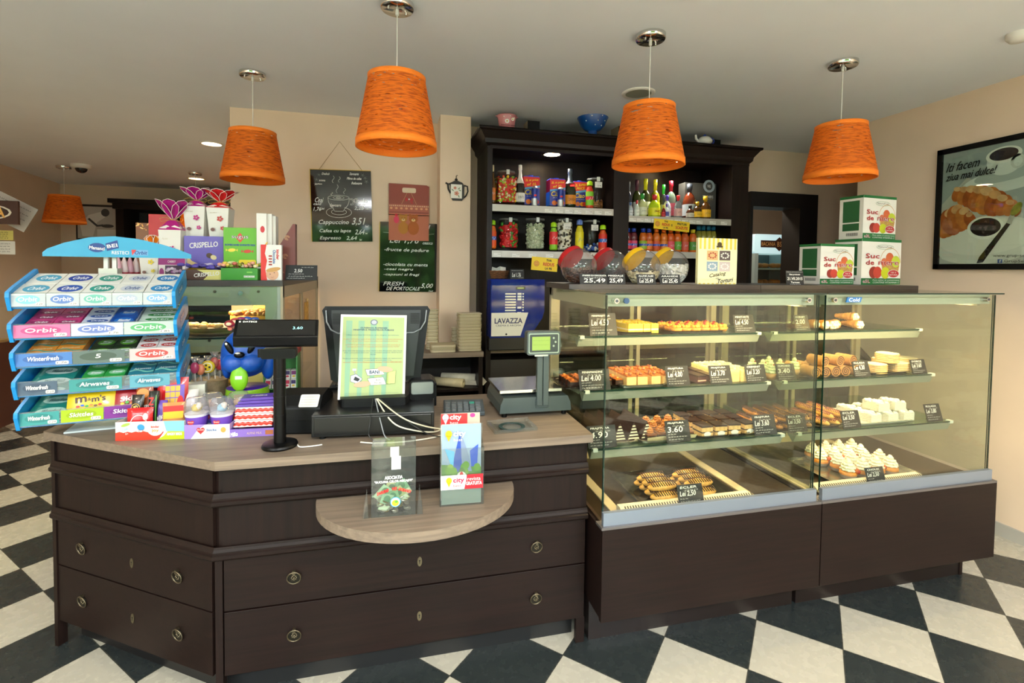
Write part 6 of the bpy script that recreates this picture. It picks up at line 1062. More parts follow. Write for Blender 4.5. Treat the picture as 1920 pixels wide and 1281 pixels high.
def d_f(m, w_, h, e):
    m.rect(-w_/2, w_/2, 0, h, e, M('#9c80d0', .4)); m.poly([(-w_*.36, 0), (w_/2, 0), (w_/2, h), (-w_*.05, h), (-w_*.22, h*.6)], e*2, WHT); heart(m, -w_*.14, h*.6, w_*.1, e*3, M('#b82c30', .4)); m.text('fineti', -w_*.14, h*.66, w_*.14, h*.12, e*4, CHALK); m.text('Sticks', w_*.1, h*.62, w_*.22, h*.15, e*4, M('#5a7ab0', .4), .1, 0, .0004); m.oval(w_*.36, h*.6, w_*.06, h*.2, e*3, M('#d8a04c', .4), 10)
t2, w2, rz2 = cbox('candy_box', 'lilac and white candy box holding clear domed snack cups', 346, 824, 431, 821, .13, .055, '#b8a0d8', d_f)
def d_m(m, w_, h, e):
    m.rect(-w_/2, w_/2, 0, h, e, M('#8a6cc0', .4)); m.text('Milka', -w_*.4, h*.4, w_*.16, h*.5, e*2, CHALK, .2, .15, .0006); m.text('ALPINE MILK', w_*.05, h*.45, w_*.34, h*.28, e*2, M('#d8b8a0', .4)); m.rect(w_*.3, w_*.48, h*.2, h*.75, e*2, M('#a8643c', .4))
t3, w3, rz3 = cbox('candy_box', 'lilac chocolate box full of red and white bars beside the pole display', 431, 821, 514, 817, .12, .032, '#6c4ca8', d_m)
def inbox(t, w_, x, y, z): M_ = Matrix.Rotation(t.rotation_euler.z, 4, 'Z'); return Vector(t.location)+M_ @ Vector((x, y, z))
k_ = 0
for (x, y, lb, tc_) in ((-.058, .045, 'domed snack cup with a yellow toy, first in the lilac box', '#c8b040'), (.038, .04, 'domed snack cup with a pale blue toy, second in the lilac box', '#8cb8c8'), (-.03, .115, 'domed snack cup behind the one with the yellow toy', '#c8a890'), (.07, .12, 'domed snack cup behind the one with the blue toy', '#d8b890')):
    p = inbox(t2, w2, x, y+.0, .003); c = TH('snack_cup', lb, 'snack cup', p, rz2); z0 = .0
    MB().lathe([(0, 0), (.031, 0), (.041, .085), (.042, .088)], M('#e9e6ec', .4), 24).build('cup', c); l = MB(); l.lathe([(.0345, .03), (.0405, .078)], M('#6a44b0', .4), 24, close=False); heart(l, -.004, .058, .014, -.0405, M('#b82c30', .4)); l.text('fineti', -.004, .061, .02, .005, -.0412, CHALK); l.text('Sticks', .012, .042, .028, .009, -.0412, M('#2a5a9c', .4), .2, 0, .0004); l.build('cup_print', c)
    MB().lathe([(.043, .088), (.047, .090), (.044, .096), (.041, .13), (.032, .148), (.014, .151), (0, .150)], glass('dome_plastic', '#f4f2f8', 1.4, .05, 1.45, .1), 24, close=False).build('dome_lid', c); MB().ell(0, 0, .108, .02, .018, .016, M(tc_, .5), 8, 6, .2).ell(.012, -.008, .118, .01, .01, .014, M('#e0d8c8', .5), 7, 5, .2).build('toy', c)
for r_ in range(6):
    for c_ in range(1):
        p = inbox(t3, w3, .002*(r_ % 2), .05+.004*r_, .033+r_*.0125); m = MB().rbox(-w3*.46, w3*.42, -.03, .03, 0, .0115, M('#d8301c', .35) if r_ % 2 == 0 else M('#e8e4e0', .35), .005); n = 14
        m.poly([(-w3*.46, .001), (w3*.42, .001)]+[(w3*.42-w3*.88*i/n, .004+.004*(i % 2)) for i in range(n+1)], -.0306, M('#e8e4e0', .4) if r_ % 2 == 0 else M('#c83020', .4)); m.build('x') if 0 else ONE(m, 'chocolate_bar', ('lowest', 'second', 'third', 'fourth', 'fifth', 'topmost')[r_]+' red and white bar stacked in the lilac chocolate box', 'chocolate bar', p, (0, 0, rz3))
for k in range(3): p = inbox(t3, w3, .01+.006*k, .075+.01*k, .109+.011*k); m = MB().rbox(-.085, .085, -.035, .035, 0, .01, M('#5c3fa0', .3), .004); m.T = Matrix.Rotation(-math.pi/2, 4, 'X'); m.text('Milka', -.02, 0, .06, .02, -.0106, CHALK, .2, 0, .0006); m.rect(.03, .075, -.02, .02, -.0104, M('#8c5a34', .4)); ONE(m, 'chocolate_bar', ('lowest', 'middle', 'topmost')[k]+' violet chocolate bar on top of the red and white bars', 'chocolate bar', p, (0, 0, rz3+.06*k))
def pouch(name, label, px, Y, cols, draw=None, rz=0, tilt=-.15, z=None, cat='snack pack', dz=.0):
    X0, X1, Z0, Z1 = span(*px, Y); w_ = X1-X0; h = Z1-Z0; z0 = Z0 if z is None else z; h = Z1-z0; m = MB(); nx, nz = 8, 8; vs = []
    for s_ in (-1, 1):
        for j in range(nz+1):
            for i in range(nx+1): u, v = i/nx*2-1, j/nz*2-1; b_ = max(0, (1-u**4)*(1-v**4))**.6; vs.append((u*w_/2*(1-.04*(1-v*v)), s_*.013*b_, (v+1)/2*h))
    N = (nx+1)*(nz+1); fs = [(j*(nx+1)+i, j*(nx+1)+i+1, (j+1)*(nx+1)+i+1, (j+1)*(nx+1)+i) for j in range(nz) for i in range(nx)]; bc = M(cols, .28, coat=.3)
    m.add(vs, fs+[tuple(reversed([a+N for a in f])) for f in fs], bc, True)
    if draw: draw(m, w_, h, -.0145)
    return ONE(m, name, label, cat, ((X0+X1)/2, Y, z0), (tilt, 0, rz))
pouch('snack_pack', 'brown chocolate bar pack with caramel picture behind the black packs', (250, 283, 721, 800), 2.268, '#8c3c18', lambda m, w_, h, e: (m.oval(0, h*.8, w_*.36, h*.1, e, M('#d8843c', .4)), m.text('SNICKERS', 0, h*.5, w_*.8, h*.09, e, CHALK, .2, .2, .0006)), z=CT)
pouch('snack_pack', 'red and violet sponge cake bag, largest pack behind the long candy box', (292, 350, 710, 800), 2.285, '#b8141c', lambda m, w_, h, e: (m.rect(-w_*.2, w_*.4, h*.2, h*.86, e, M('#6c50b0', .4)), [m.rect(-w_*.2+.018*(k % 3), -w_*.2+.016+.018*(k % 3), h*(.5+.12*(k//3)), h*(.6+.12*(k//3)), e*1.05, M('#d8a838', .5)) for k in range(9)], m.oval(w_*.28, h*.45, w_*.12, h*.2, e*1.08, M('#c81c1c', .4)), m.text('LU', w_*.28, h*.42, w_*.14, h*.08, e*1.12, CHALK, 0, 1.57, .0006)), .1, z=CT)
pouch('snack_pack', 'black chocolate pack with a gold ring, at the edge of the gum stand', (241, 266, 742, 800), 2.235, '#17120f', lambda m, w_, h, e: (m.ring(0, h*.68, w_*.33, w_*.33, .002, e, M('#d8a83c', .4), 20), m.text('7D', 0, h*.68, w_*.34, w_*.3, e, M('#e8c870', .4), .2, .4, .0006)), -.1, z=CT)
pouch('snack_pack', 'narrow black pack with red and green lettering standing upright', (276, 296, 735, 800), 2.235, '#0f110d', lambda m, w_, h, e: (m.text('LION', -w_*.15, h*.55, h*.6, w_*.4, e, M('#d8281c', .4), 0, 1.57, .001), m.rect(w_*.25, w_*.33, h*.1, h*.9, e, M('#4c9c2c', .4))), .1, z=CT)
pouch('snack_pack', 'red wafer pack with white oval badge in the long candy box', (236, 285, 766, 815), 2.20, '#c8141c', lambda m, w_, h, e: (m.ring(-.0, h*.45, w_*.3, h*.3, .003, e, CHALK, 20), m.rect(-w_*.28, w_*.28, h*.36, h*.44, e, CHALK), m.text('KitKat', 0, h*.4, w_*.5, h*.09, e*1.05, M('#c8141c', .4), .1, 0, .0005), m.oval(w_*.25, h*.68, w_*.1, h*.13, e, M('#e8d8d0', .5), 10)), .05, z=CT+.005)
pouch('snack_pack', 'orange and yellow croissant bag behind the end of the long candy box', (303, 347, 756, 812), 2.20, '#c88a50', lambda m, w_, h, e: (m.rect(-w_*.42, w_*.42, h*.72, h*.9, e, M('#c81c1c', .4)), m.rect(-w_*.4, w_*.42, h*.5, h*.72, e, M('#e8b01c', .4)), m.oval(-w_*.3, h*.3, w_*.1, h*.12, e*1.05, M('#1c2a50', .4)), m.text('C', -w_*.3, h*.3, w_*.08, h*.12, e*1.08, CHALK)), .1, z=CT+.005)
pouch('snack_pack', 'violet chocolate pack with white writing between the black pack and orange bag', (290, 312, 752, 812), 2.245, '#6a48a8', lambda m, w_, h, e: m.text('Milka', 0, h*.45, w_*.8, h*.14, e, CHALK, .2, .7, .0006), .1, z=CT+.005)
pbox('white_carton', 'plain white carton standing between the snack bags and the domed cups', 'box', (345, 384, 722, 800), 2.36, .07, '#d6d4c4', None, z=CT, rz=.2)
pouch('snack_pack', 'shiny white wrapped pack with red letters against the white carton', (342, 368, 732, 812), 2.28, '#d8d2cc', lambda m, w_, h, e: m.text('Raffaello', w_*.1, h*.3, h*.4, w_*.2, e, M('#c83c30', .4), 0, 1.57), .15, -.3, z=CT)
# lollipops
LBX = A(388, 740, 2.5); t = TH('lollipop_jar', 'clear plastic tub holding wrapped lollipops behind the white carton', 'jar', (LBX.x, 2.53, CT)); MB().lathe([(0, .003), (.082, .003), (.092, .2), (.094, .2)], JAR, 24, close=False).build('tub', t); MB().cyl(0, 0, .004, .15, .078, M('#9a8468', .7, noise=.3, sc_=40), 20).build('filling', t)
for k, (x, y, c_, lb) in enumerate(((365, 690, '#a83a5c', 'plum wrapped lollipop in the clear tub, nearest the gum stand'), (376, 693, '#d8805c', 'orange wrapped lollipop in the clear tub'), (390, 688, '#e0c030', 'round yellow patterned lollipop, largest in the clear tub'), (402, 680, '#b8605c', 'pink wrapped lollipop leaning in the clear tub'), (412, 684, '#c83a4c', 'red striped lollipop in the clear tub beside the blue dog head'))):
    p = A(x, y, 2.47+.02*k); tt = TH('lollipop', lb, 'lollipop', p, 0); MB().tube([(0, 0, 0), (0, .01, -(p.z-CT-.13))], .0028, WHT, 8).build('stick', tt); m = MB().ell(0, 0, 0, .03 if k == 2 else .018, .012, .03 if k == 2 else .026, M(c_, .3), 14, 9)
    if k == 2: m.ring(0, 0, .02, .02, .003, -.012, CHALK, 18); [m.oval(.01*math.cos(a_), .01*math.sin(a_), .005, .005, -.0125, INK, 8) for a_ in (0, 2, 4)]
    m.build('candy', tt); MB().lathe([(.004, .02), (.02, .05), (.006, .035)], glass('cellophane', '#f4f0f4', 1.5, .1, 1.5, .15), 8, close=False).build('wrapper', tt); MB().lathe([(.004, -.025), (.012, -.05), (.004, -.06)], glass('cellophane'), 8, close=False).build('wrapper', tt)
p = A(457, 740, 2.36); t = TH('dog_head_candy_tub', 'blue dog shaped candy tub with green tongue on a violet pot, lollipops on top', 'candy tub', (p.x, 2.42, CT)); BD = M('#0a4aa8', .4, bump=.1, sc_=30, name='blue_plastic'); zc_ = A(457, 665, 2.36).z-CT; R_ = .105
h_ = MB().ell(-.0, 0, zc_, R_, .09, R_*1.05, BD, 24, 18).ell(-.035, -.06, zc_-.035, .052, .045, .045, BD, 16, 12).ell(.03, -.06, zc_-.035, .052, .045, .045, BD, 16, 12).ell(R_*.82, .0, zc_-.03, .035, .04, .095, BD, 14, 12).ell(-R_*.78, .0, zc_-.03, .025, .04, .085, BD, 14, 12).ell(0, 0, zc_+R_*.95, .045, .04, .035, BD, 14, 8); h_ = h_.build('head', t)
m = MB().ell(-.006, -.098, zc_+.005, .022, .014, .014, BLK, 12, 8).ell(-.01, -.108, zc_+.014, .012, .006, .004, WHT, 8, 5); m.build('nose', h_)
for s_ in (-1, 1): m = MB(); m.T = Matrix.Translation((s_*.045-.005, -.083, zc_+.035)) @ Matrix.Rotation(s_*.5, 4, 'Y'); m.ell(0, 0, 0, .013, .012, .032, BLK, 12, 8).ell(s_*-.002, -.012, .02, .005, .003, .006, WHT, 8, 5); m.build('eye', h_)
m = MB().ell(-.01, -.088, zc_-.10, .036, .016, .055, M('#7cc01c', .4), 16, 10); m.rect(-.022, .006, zc_-.1, zc_-.085, -.1045, WHT); m.build('tongue', h_)
l = MB().lathe([(0, 0), (.082, 0), (.088, .1), (.084, .135), (0, .135)], M('#3c1c80', .4), 24); l.build('pot', t); m = MB(); m.lathe([(.0885, .10), (.0855, .134)], M('#7cb01c', .4), 24, close=False); m.prism([(-.03, .0), (.045, .0), (.045, .12), (-.03, .12)], -.094, -.088, M('#8a74b0', .4)); m.rect(-.03, .045, .09, .12, -.0945, M('#b8a050', .5)); m.rect(-.02, .04, .0, .03, -.0945, WHT); [m.rect(-.018+.004*k, -.0165+.004*k, .002, .028, -.095, INK) for k in range(14)]; [m.scrib(-.025, .04, z_, .003, -.0945, CHALK, .0008) for z_ in (.05, .06, .07, .08)]; m.build('pot_label', t)
for k, (x, y, c_, lb) in enumerate(((431, 607, '#8c2430', 'dark red lollipop on top of the blue dog head, nearest the gum stand'), (441, 603, '#a83a40', 'red lollipop second on the blue dog head'), (452, 601, '#7c2c60', 'plum lollipop third on the blue dog head'), (463, 600, '#2a4ca0', 'blue and red lollipop on the blue dog head'), (477, 601, '#2c4c90', 'blue lollipop just behind the pole display'))):
    pp = A(x, y, 2.36+.015*k); tt = TH('lollipop', lb, 'lollipop', pp, 0); MB().tube([(0, 0, 0), (.002, .005, -(pp.z-CT-zc_-R_-.015))], .003, WHT, 8).build('stick', tt); m = MB().ell(0, 0, 0, .022, .02, .016, M(c_, .25, coat=.4), 14, 9).ell(0, -.018, 0, .012, .004, .008, M('#d8c0a0', .4), 8, 5).ell(0, 0, -.024, .012, .01, .008, M('#c8705c', .4), 8, 5, .3); m.build('candy', tt)
t = TH('gum_box_rack', 'small green rack of picture candy boxes behind the pole display', 'rack', (A(524, 740, 2.5).x, 2.52, CT)); GR = M('#4a8a4c', .5); MB().box(-.075, .075, .07, .08, 0, .28, GR).box(-.075, -.07, 0, .07, 0, .28, GR).box(.07, .075, 0, .07, 0, .28, GR).box(-.075, .075, 0, .08, 0, .006, GR).box(-.075, .075, -.002, .0, .0, .03, GR).box(-.075, .075, 0, .07, .09, .094, GR).box(-.08, .08, -.003, .08, .262, .285, M('#8c2420', .5)).build('rack_frame', t)
for j in range(3):
    for i in range(5): m = MB().box(-.012, .012, 0, .04, 0, .042, M('#e0dcd8', .4)); m.rect(-.01, .01, .02, .038, -.0005, M(('#8c3c7c', '#c83c5c', '#4a3c6c')[(i+j) % 3], .4)); m.oval(0, .012, .007, .005, -.0005, M(('#d8b02c', '#c8304c')[i % 2], .4), 8); ONE(m, 'candy_carton', 'tiny picture candy carton in the small green rack', 'candy carton', (A(524, 740, 2.5).x-.056+i*.028, 2.53+.01*(j > 1), CT+.0065+(.0875 if j else 0)+(.0425 if j > 1 else 0)), (0, 0, 0), 'cartons in the green rack')
# ================================================================ goods on top of the glass cases
ZK = 1.5305
def globe(label, cx, lid, balls, fill, sz, Y=2.36, r=.092):
    p = A(cx, 500, Y); t = TH('candy_globe', label, 'candy globe', (p.x, Y, ZK), 0, 'round candy globes on the glass case'); cz = r*.93
    m = MB().lathe([(.0, .001)]+[(r*math.sin(rad(a)), cz-r*math.cos(rad(a))) for a in range(22, 181, 8)]+[(0, cz+r)], glass('globe_plastic', '#f6f4f6', 1.8, .03, 1.45, .05), 32); m.build('globe_body', t)
    m = MB(); m.T = Matrix.Translation((0, 0, cz)) @ Vector((-.38, .66, .62)).to_track_quat('Z', 'Y').to_matrix().to_4x4(); m.lathe([(r*.78, r*.63), (r*.78, r*.88), (r*.7, r*.96), (0, r*.98)], M(lid, .35), 28); m.lathe([(0, r*.62), (r*.76, r*.63)], M(lid, .4), 28, close=False); m.build('lid', t)
    c = MB(); H_ = fill*2*r; col = M(balls[0], .5); c.lathe([(0, .006)]+[(.86*r*math.sin(math.acos(max(-1, min(1, (cz-z)/r)))), z) for z in [.006+(H_-.012)*k/6 for k in range(7)]]+[(0, H_)], col, 18)
    for k in range(230):
        z = .008+rnd.random()*(H_-.004) if k < 150 else H_-.004; a = rnd.uniform(0, 6.28) if k >= 150 else rnd.uniform(-3.3, .2); q = .9*r*math.sin(math.acos(max(-1, min(1, (cz-z)/r)))) if k < 150 else .85*r*math.sqrt(rnd.random())
        c.ell(q*math.cos(a), q*math.sin(a), z, sz, sz, sz, M(rnd.choice(balls), .3, coat=.2), 8, 6)
    o = c.build('candies', t); o['kind'] = 'stuff'; return t
globe('clear candy globe with red lid and brown chocolate balls, nearest the coffee machine', 1085, '#b0141c', ['#4a2a1a', '#5c3622', '#3c2014'], .40, .0075)
globe('clear candy globe with red lid and only a few dark balls', 1146, '#b0141c', ['#3a1e14', '#2e1810'], .24, .008, 2.46)
globe('clear candy globe with yellow lid holding pale cream balls', 1205, '#e0b010', ['#cfc49c', '#ddd2b0', '#c2b488'], .30, .009)
globe('clear candy globe with yellow lid full of white balls, beside the catalogue', 1258, '#e0b010', ['#dcdcd0', '#e8e8e0', '#ccccc0'], .52, .009, 2.46, .096)
for (x0, x1, y, a, b, lb) in ((1090, 1146, 515, 'STAFIDE CU CIOCOLATA', '25,49', 'chalk sign reading 25,49 before the globe of brown balls'), (1141, 1176, 516, 'MIGDALE', '25,49', 'chalk sign reading 25,49 before the nearly empty red lid globe'), (1198, 1233, 515, 'ALUNE ALBE', 'Lei 25,49', 'chalk sign reading 25,49 before the globe of cream balls'), (1241, 1280, 516, 'ARAHIDE', 'Lei 25,45', 'chalk sign reading 25,45 before the globe of white balls')):
    w_ = (A(x1, 530, 2.2).x-A(x0, 530, 2.2).x); sign('price_sign', lb, (A((x0+x1)/2, 530, 2.2).x, 2.215, ZK), w_, .052, .25, [(a, .82, .14, .8), (b, .32, .42, .72), ], scr=[(.6, .15, .8, .1)])
sign('price_sign', 'chalk sign with a handwritten date standing between the cap and the catalogue', (A(1494, 530, 2.24).x, 2.25, ZK), .115, .078, .12, [('Data productiei', .72, .13, .6), ('21.VII.2015', .44, .2, .85), ('Termen', .18, .12, .5)], scr=[(.9, .05, .95, .06), (.05, .2, .8, .06)])
def d_cat(m, w_, h, e):
    CR = M('#efe8c0', .5); m.rect(-w_/2, w_/2, 0, h, e, CR)
    for k in range(9): m.rect(-w_/2+w_*(k+.25)/9, -w_/2+w_*(k+.75)/9, h*.0, h, e*1.5, M('#e0c84a', .5))
    m.rect(-w_*.5, w_*.5, h*.02, h*.76, e*2, M('#f0eab8', .5)); m.oval(w_*.04, h*.87, w_*.06, h*.05, e*2, M('#4a3a1c', .5), 12); m.rect(-w_*.04, w_*.12, h*.8, h*.84, e*2, M('#4a3a1c', .5))
    for i, (a, b, c1, c2) in enumerate(((-.28, .6, '#d8b078', '#b04a2c'), (.04, .6, '#5a4a48', '#e0dcd0'), (-.28, .36, '#8ca0b0', '#e8e0d8'), (.04, .36, '#c8b8b4', '#e8dcd8'))):
        m.rect(a*w_, (a+.28)*w_, h*(b-.08), h*(b+.13), e*2.5, M(c1, .5))
        for k in range(9): m.oval((a+.14+.09*math.cos(k*.7))*w_, h*(b+.025+.055*math.sin(k*.7)), w_*.026, h*.018, e*(3+.05*k), M(c2, .5), 8)
    K_ = M('#2c2418', .5); m.text('Catalog', 0, h*.2, w_*.42, h*.1, e*3, K_, .4, .15, .0006); m.text('de', 0, h*.13, w_*.08, h*.04, e*3, K_, .4); m.text('Torturi', w_*.2, h*.08, w_*.4, h*.09, e*3, K_, .4, .12, .0006)
pbox('catalogue', 'yellow and white striped cake catalogue standing upright on the glass case', 'catalogue', (1307, 1383, 447, 532), 2.33, .018, '#e8e0a8', d_cat, rz=.05, z=ZK)
def juice(label, px, Y, vol, z, dep=.17, rz=.1):
    def dr(m, w_, h, e):
        G_ = M('#1f6a34', .4); m.rect(-w_/2, w_/2, 0, h, e, M('#e6e4dc', .45)); m.rect(-w_/2, w_/2, h*.955, h, e*1.5, G_); m.rect(-w_/2, w_/2, 0, h*.14, e*1.5, G_); m.ring(w_*.08, h*.84, w_*.22, h*.05, .0018, e*2, M('#5c8c5c', .4), 20); m.text('NatureFruit', w_*.08, h*.845, w_*.36, h*.04, e*2, M('#3a4a3a', .4), .3)
        m.ring(w_*.22, h*.5, w_*.26, h*.32, .003, e*2, M('#c8904c', .5), 22, 0, 180); m.poly([(w_*.0, h*.44), (w_*.46, h*.44), (w_*.42, h*.22), (w_*.04, h*.22)], e*2.5, M('#b08a4c', .6, noise=.3, sc_=80))
        for cx, cz, r_, c_ in ((.2, .6, .10, '#c8643c'), (.36, .52, .11, '#b8c83c'), (.06, .5, .08, '#c87050'), (-.2, .27, .11, '#8c2c24'), (-.1, .27, .11, '#b83c30'), (.1, .26, .11, '#b8c020')): m.oval(cx*w_, cz*h, r_*w_, r_*w_*.95, e*3-.0001*cx, M(c_, .35), 16)
        R_ = M('#a8282c', .4); m.text('Suc', -w_*.24, h*.635, w_*.34, h*.1, e*5, R_, 0, 0, .001); m.text('de', -w_*.3, h*.49, w_*.2, h*.1, e*5, R_, 0, 0, .001); m.text('mere', w_*.17, h*.48, w_*.52, h*.075, e*4.5, CHALK, 0, 0, .002); m.text('mere', w_*.17, h*.48, w_*.52, h*.075, e*6, R_, 0, 0, .0004)
        m.oval(w_*.3, h*.245, w_*.15, h*.09, e*6, CHALK, 20); m.oval(w_*.3, h*.245, w_*.14, h*.082, e*6.5, M('#b02024', .4), 20); m.text('100 %', w_*.3, h*.275, w_*.14, h*.035, e*7, CHALK); m.text('NATURAL', w_*.3, h*.22, w_*.22, h*.035, e*7, CHALK)
        m.text('e'+vol, -w_*.37, h*.07, w_*.18, h*.065, e*3, CHALK, 0, 0, .0016); m.text('e'+vol, -w_*.37, h*.07, w_*.18, h*.065, e*5, R_); m.text('Fara zahar si conservanti', w_*.13, h*.1, w_*.68, h*.03, e*3, CHALK, .2); m.text('CONTINE VITAMINA C', w_*.13, h*.045, w_*.68, h*.034, e*3, CHALK, .2)
        for z0, z1, c_ in ((0, h, '#dedcd2'), (h*.4, h*.9, '#1f5a30'), (h*.2, h*.37, '#1f5a30'), (h*.955, h, '#1f6a34')): x_ = -w_/2-.0006-(.0004 if z1 < h or z0 > 0 else 0); d0, d1 = (.0, dep) if z0 == 0 or z1 == h else (dep*.15, dep*.85); m.add([(x_, d0, z0), (x_, d1, z0), (x_, d1, z1), (x_, d0, z1)], [(0, 3, 2, 1)], M(c_, .45))
        for k in range(10): m.add([(x_-.0004, dep*(.2+.05*k), h*.08), (x_-.0004, dep*(.225+.05*k), h*.08), (x_-.0004, dep*(.225+.05*k), h*.15), (x_-.0004, dep*(.2+.05*k), h*.15)], [(0, 3, 2, 1)], INK)
        m.box(-w_/2-.002, w_/2+.001, -.001, dep+.001, h, h+.004, G_)
    t = pbox('juice_box', label, 'juice box', px, Y, dep, '#e0ded4', dr, z=z, rz=rz); return t
tb = juice('large apple juice box standing beneath the smaller one, beside the framed poster wall', (1610, 1694, 450, 535), 2.40, '5L', ZK)
juice('apple juice box standing alone on the case beside the stacked pair', (1537, 1602, 459, 535), 2.40, '3L', ZK, .15, .03)
zj = ZK+A(1650, 450, 2.40).z-ZK+.0045; juice('apple juice box stacked on top of the large juice box', (1614, 1684, 369, 449), 2.43, '3L', zj, .15, .1)

# ================================================================ pastries in the glass cases
SH = {1: (1.2875, 2.15), 2: (1.0475, 2.075), 3: (.8155, 1.975), 0: (.569, 1.87)}
def row(px_, s, dy=0): z, yf = SH[s]; return Vector((A(px_, 700, yf+dy).x, yf+dy, z))
def tray(label, x0, x1, s, dy, dep, col='#26241f', metal=0, grp=None):
    a, b = row(x0, s, dy).x, row(x1, s, dy).x; z = SH[s][0]; w_ = b-a; t = TH('serving_tray', label, 'tray', ((a+b)/2, SH[s][1]+dy, z)); m_ = M(col, .2, metal)
    MB().rbox(-w_/2, w_/2, 0, dep, 0, .003, m_, .03, 'z').build('tray_floor', t); q = rr(-w_/2, w_/2, 0, dep, .035); m = MB(); n = len(q)
    m.add([(x, y, .003) for x, y in q]+[(x*1.04, (y-dep/2)*1.06+dep/2, .013) for x, y in q]+[(x*1.09, (y-dep/2)*1.12+dep/2, .012) for x, y in q], [(i, (i+1) % n, n+(i+1) % n, n+i) for i in range(n)]+[(n+i, n+(i+1) % n, 2*n+(i+1) % n, 2*n+i) for i in range(n)], m_, True); m.build('tray_rim', t); return t
def lay(proto_mb, name, label, cat, spots, grp, scl=1):
    o = None
    for k, (x, y, z, r_) in enumerate(spots):
        if o is None: o = ONE(proto_mb, name, label, cat, (x, y, z), (0, 0, r_), grp); c = o
        else: c = o.copy(); C.objects.link(c); c.location = (x, y, z); c.rotation_euler = (0, 0, r_)
        c.scale = (scl,)*3
    return o
def grid(x0, x1, nx, s, dy0, ddy, ny, z=0, jit=.003, r=0): a, b = row(x0, s, dy0).x, row(x1, s, dy0).x; return [(a+(b-a)*(i+.5)/nx+rnd.uniform(-jit, jit), SH[s][1]+dy0+ddy*j+rnd.uniform(-jit, jit), SH[s][0]+z, r+rnd.uniform(-.12, .12)) for j in range(ny) for i in range(nx)]
YLC = M('#d8b838', .5, noise=.15, sc_=60, sss=.1); CRM = M('#e6dcc0', .5, sss=.15); CHO = M('#2a1610', .3, coat=.3); GLD = M('#c8842c', .5, noise=.3, sc_=50); CAR = M('#a85a1c', .3, noise=.35, sc_=60, coat=.3); SPG = M('#d0a868', .7, noise=.2, sc_=80)
TZ = .0032
tray('brown tray under the lemon cakes on the upper shelf', 1165, 1225, 1, .03, .2)
lm = MB()
for k in range(9): lm.ell(rnd.uniform(-.016, .016), rnd.uniform(-.045, .045), .045, .009, .011, .005, M('#dcb428', .4), 7, 5, .2)
lay(lm.box(-.021, .021, -.05, .05, 0, .015, YLC).box(-.021, .021, -.05, .05, .015, .022, CRM).box(-.021, .021, -.05, .05, .022, .042, YLC).box(-.0212, .0212, -.0502, .0502, .042, .046, M('#e0c050', .3)), 'lemon_cake_slice', 'yellow lemon cake slice with a cream layer on the upper shelf', 'cake slice', grid(1166, 1222, 4, 1, .09, .11, 2, TZ, .001), 'lemon cake slices')
tray('dark round ended tray under the berry tarts on the upper shelf', 1258, 1358, 1, .03, .2)
m = MB().lathe([(0, 0), (.022, 0), (.03, .02), (.026, .022), (0, .018)], GLD, 14)
for k in range(7): m.ell(.015*math.cos(k*.9), .015*math.sin(k*.9), .028, .009, .009, .01, M('#e0a030', .4), 7, 5)
m.ell(0, 0, .036, .009, .009, .008, M('#a01820', .2), 8, 6); lay(m, 'berry_tart', 'small golden tart with piped cream and a red berry on the upper shelf', 'tart', grid(1258, 1360, 6, 1, .06, .07, 3, TZ), 'berry tarts')
tray('brown tray under the cream horns on the upper shelf', 1510, 1604, 1, .04, .18)
def horn():
    m = MB(); m.T = Matrix.Translation((0, 0, .027)) @ Matrix.Rotation(rad(90), 4, 'X')
    for k in range(7): r_ = .011+.0025*k; m.lathe([(r_*.9, -.05+.0145*k), (r_+.002, -.043+.0145*k), (r_*.95, -.035+.0145*k)], M('#c98f48', .5, noise=.2, sc_=40), 14, close=False)
    for k in range(6): m.ell(.014*math.cos(k*1.05), .014*math.sin(k*1.05), .053, .011, .011, .012, CRM, 7, 5)
    m.ell(0, 0, .062, .013, .013, .012, CRM, 8, 6); return m
lay(horn(), 'cream_horn', 'rolled golden pastry horn filled with white cream on the upper shelf', 'pastry', [(p.x, p.y, p.z+TZ, r_) for p, r_ in ((row(1528, 1, .07), .1), (row(1546, 1, .06), -.2), (row(1564, 1, .07), -.9), (row(1591, 1, .05), .1), (row(1510, 1, .1), .2))]+[(row(1580, 1, .1).x, row(1580, 1, .1).y, SH[1][0]+.04, .3)], 'cream horns')
# middle shelf
tray('brown tray under the small chocolate squares on the middle shelf', 1060, 1165, 2, .05, .2, '#1e1712')
lay(MB().box(-.02, .02, -.02, .02, 0, .026, CHO).box(-.018, .018, -.018, .018, .026, .03, CAR).ell(0, 0, .032, .008, .008, .006, M('#d87a2c', .4), 8, 5), 'chocolate_square', 'small chocolate square with an orange drop on the middle shelf', 'cake', grid(1064, 1168, 5, 2, .08, .06, 3, TZ), 'small chocolate squares')
tray('silver tray under the caramel topped slices on the middle shelf', 1168, 1250, 2, .03, .26, '#c8c4b8', .8)
def slab(h1, body, top, w_=.045, d_=.11, bits=None):
    m = MB().box(-w_/2, w_/2, -d_/2, d_/2, 0, h1, body).box(-w_/2*1.01, w_/2*1.01, -d_/2*1.01, d_/2*1.01, h1, h1+.008, top)
    for k in range(10 if bits else 0): m.ell(rnd.uniform(-.4, .4)*w_, rnd.uniform(-.45, .45)*d_, h1+.01, .009, .009, .007, M(rnd.choice(bits), .35), 6, 4, .2)
    return m
lay(slab(.042, M('#d8b47c', .6, noise=.15, sc_=70), CAR, .05, .1, ['#b8641c', '#d88c3c', '#7a3c14']), 'caramel_slice', 'tall cream slice with dark caramel nut topping on the middle shelf', 'cake slice', grid(1164, 1252, 4, 2, .09, .11, 2, TZ, .002), 'caramel slices')
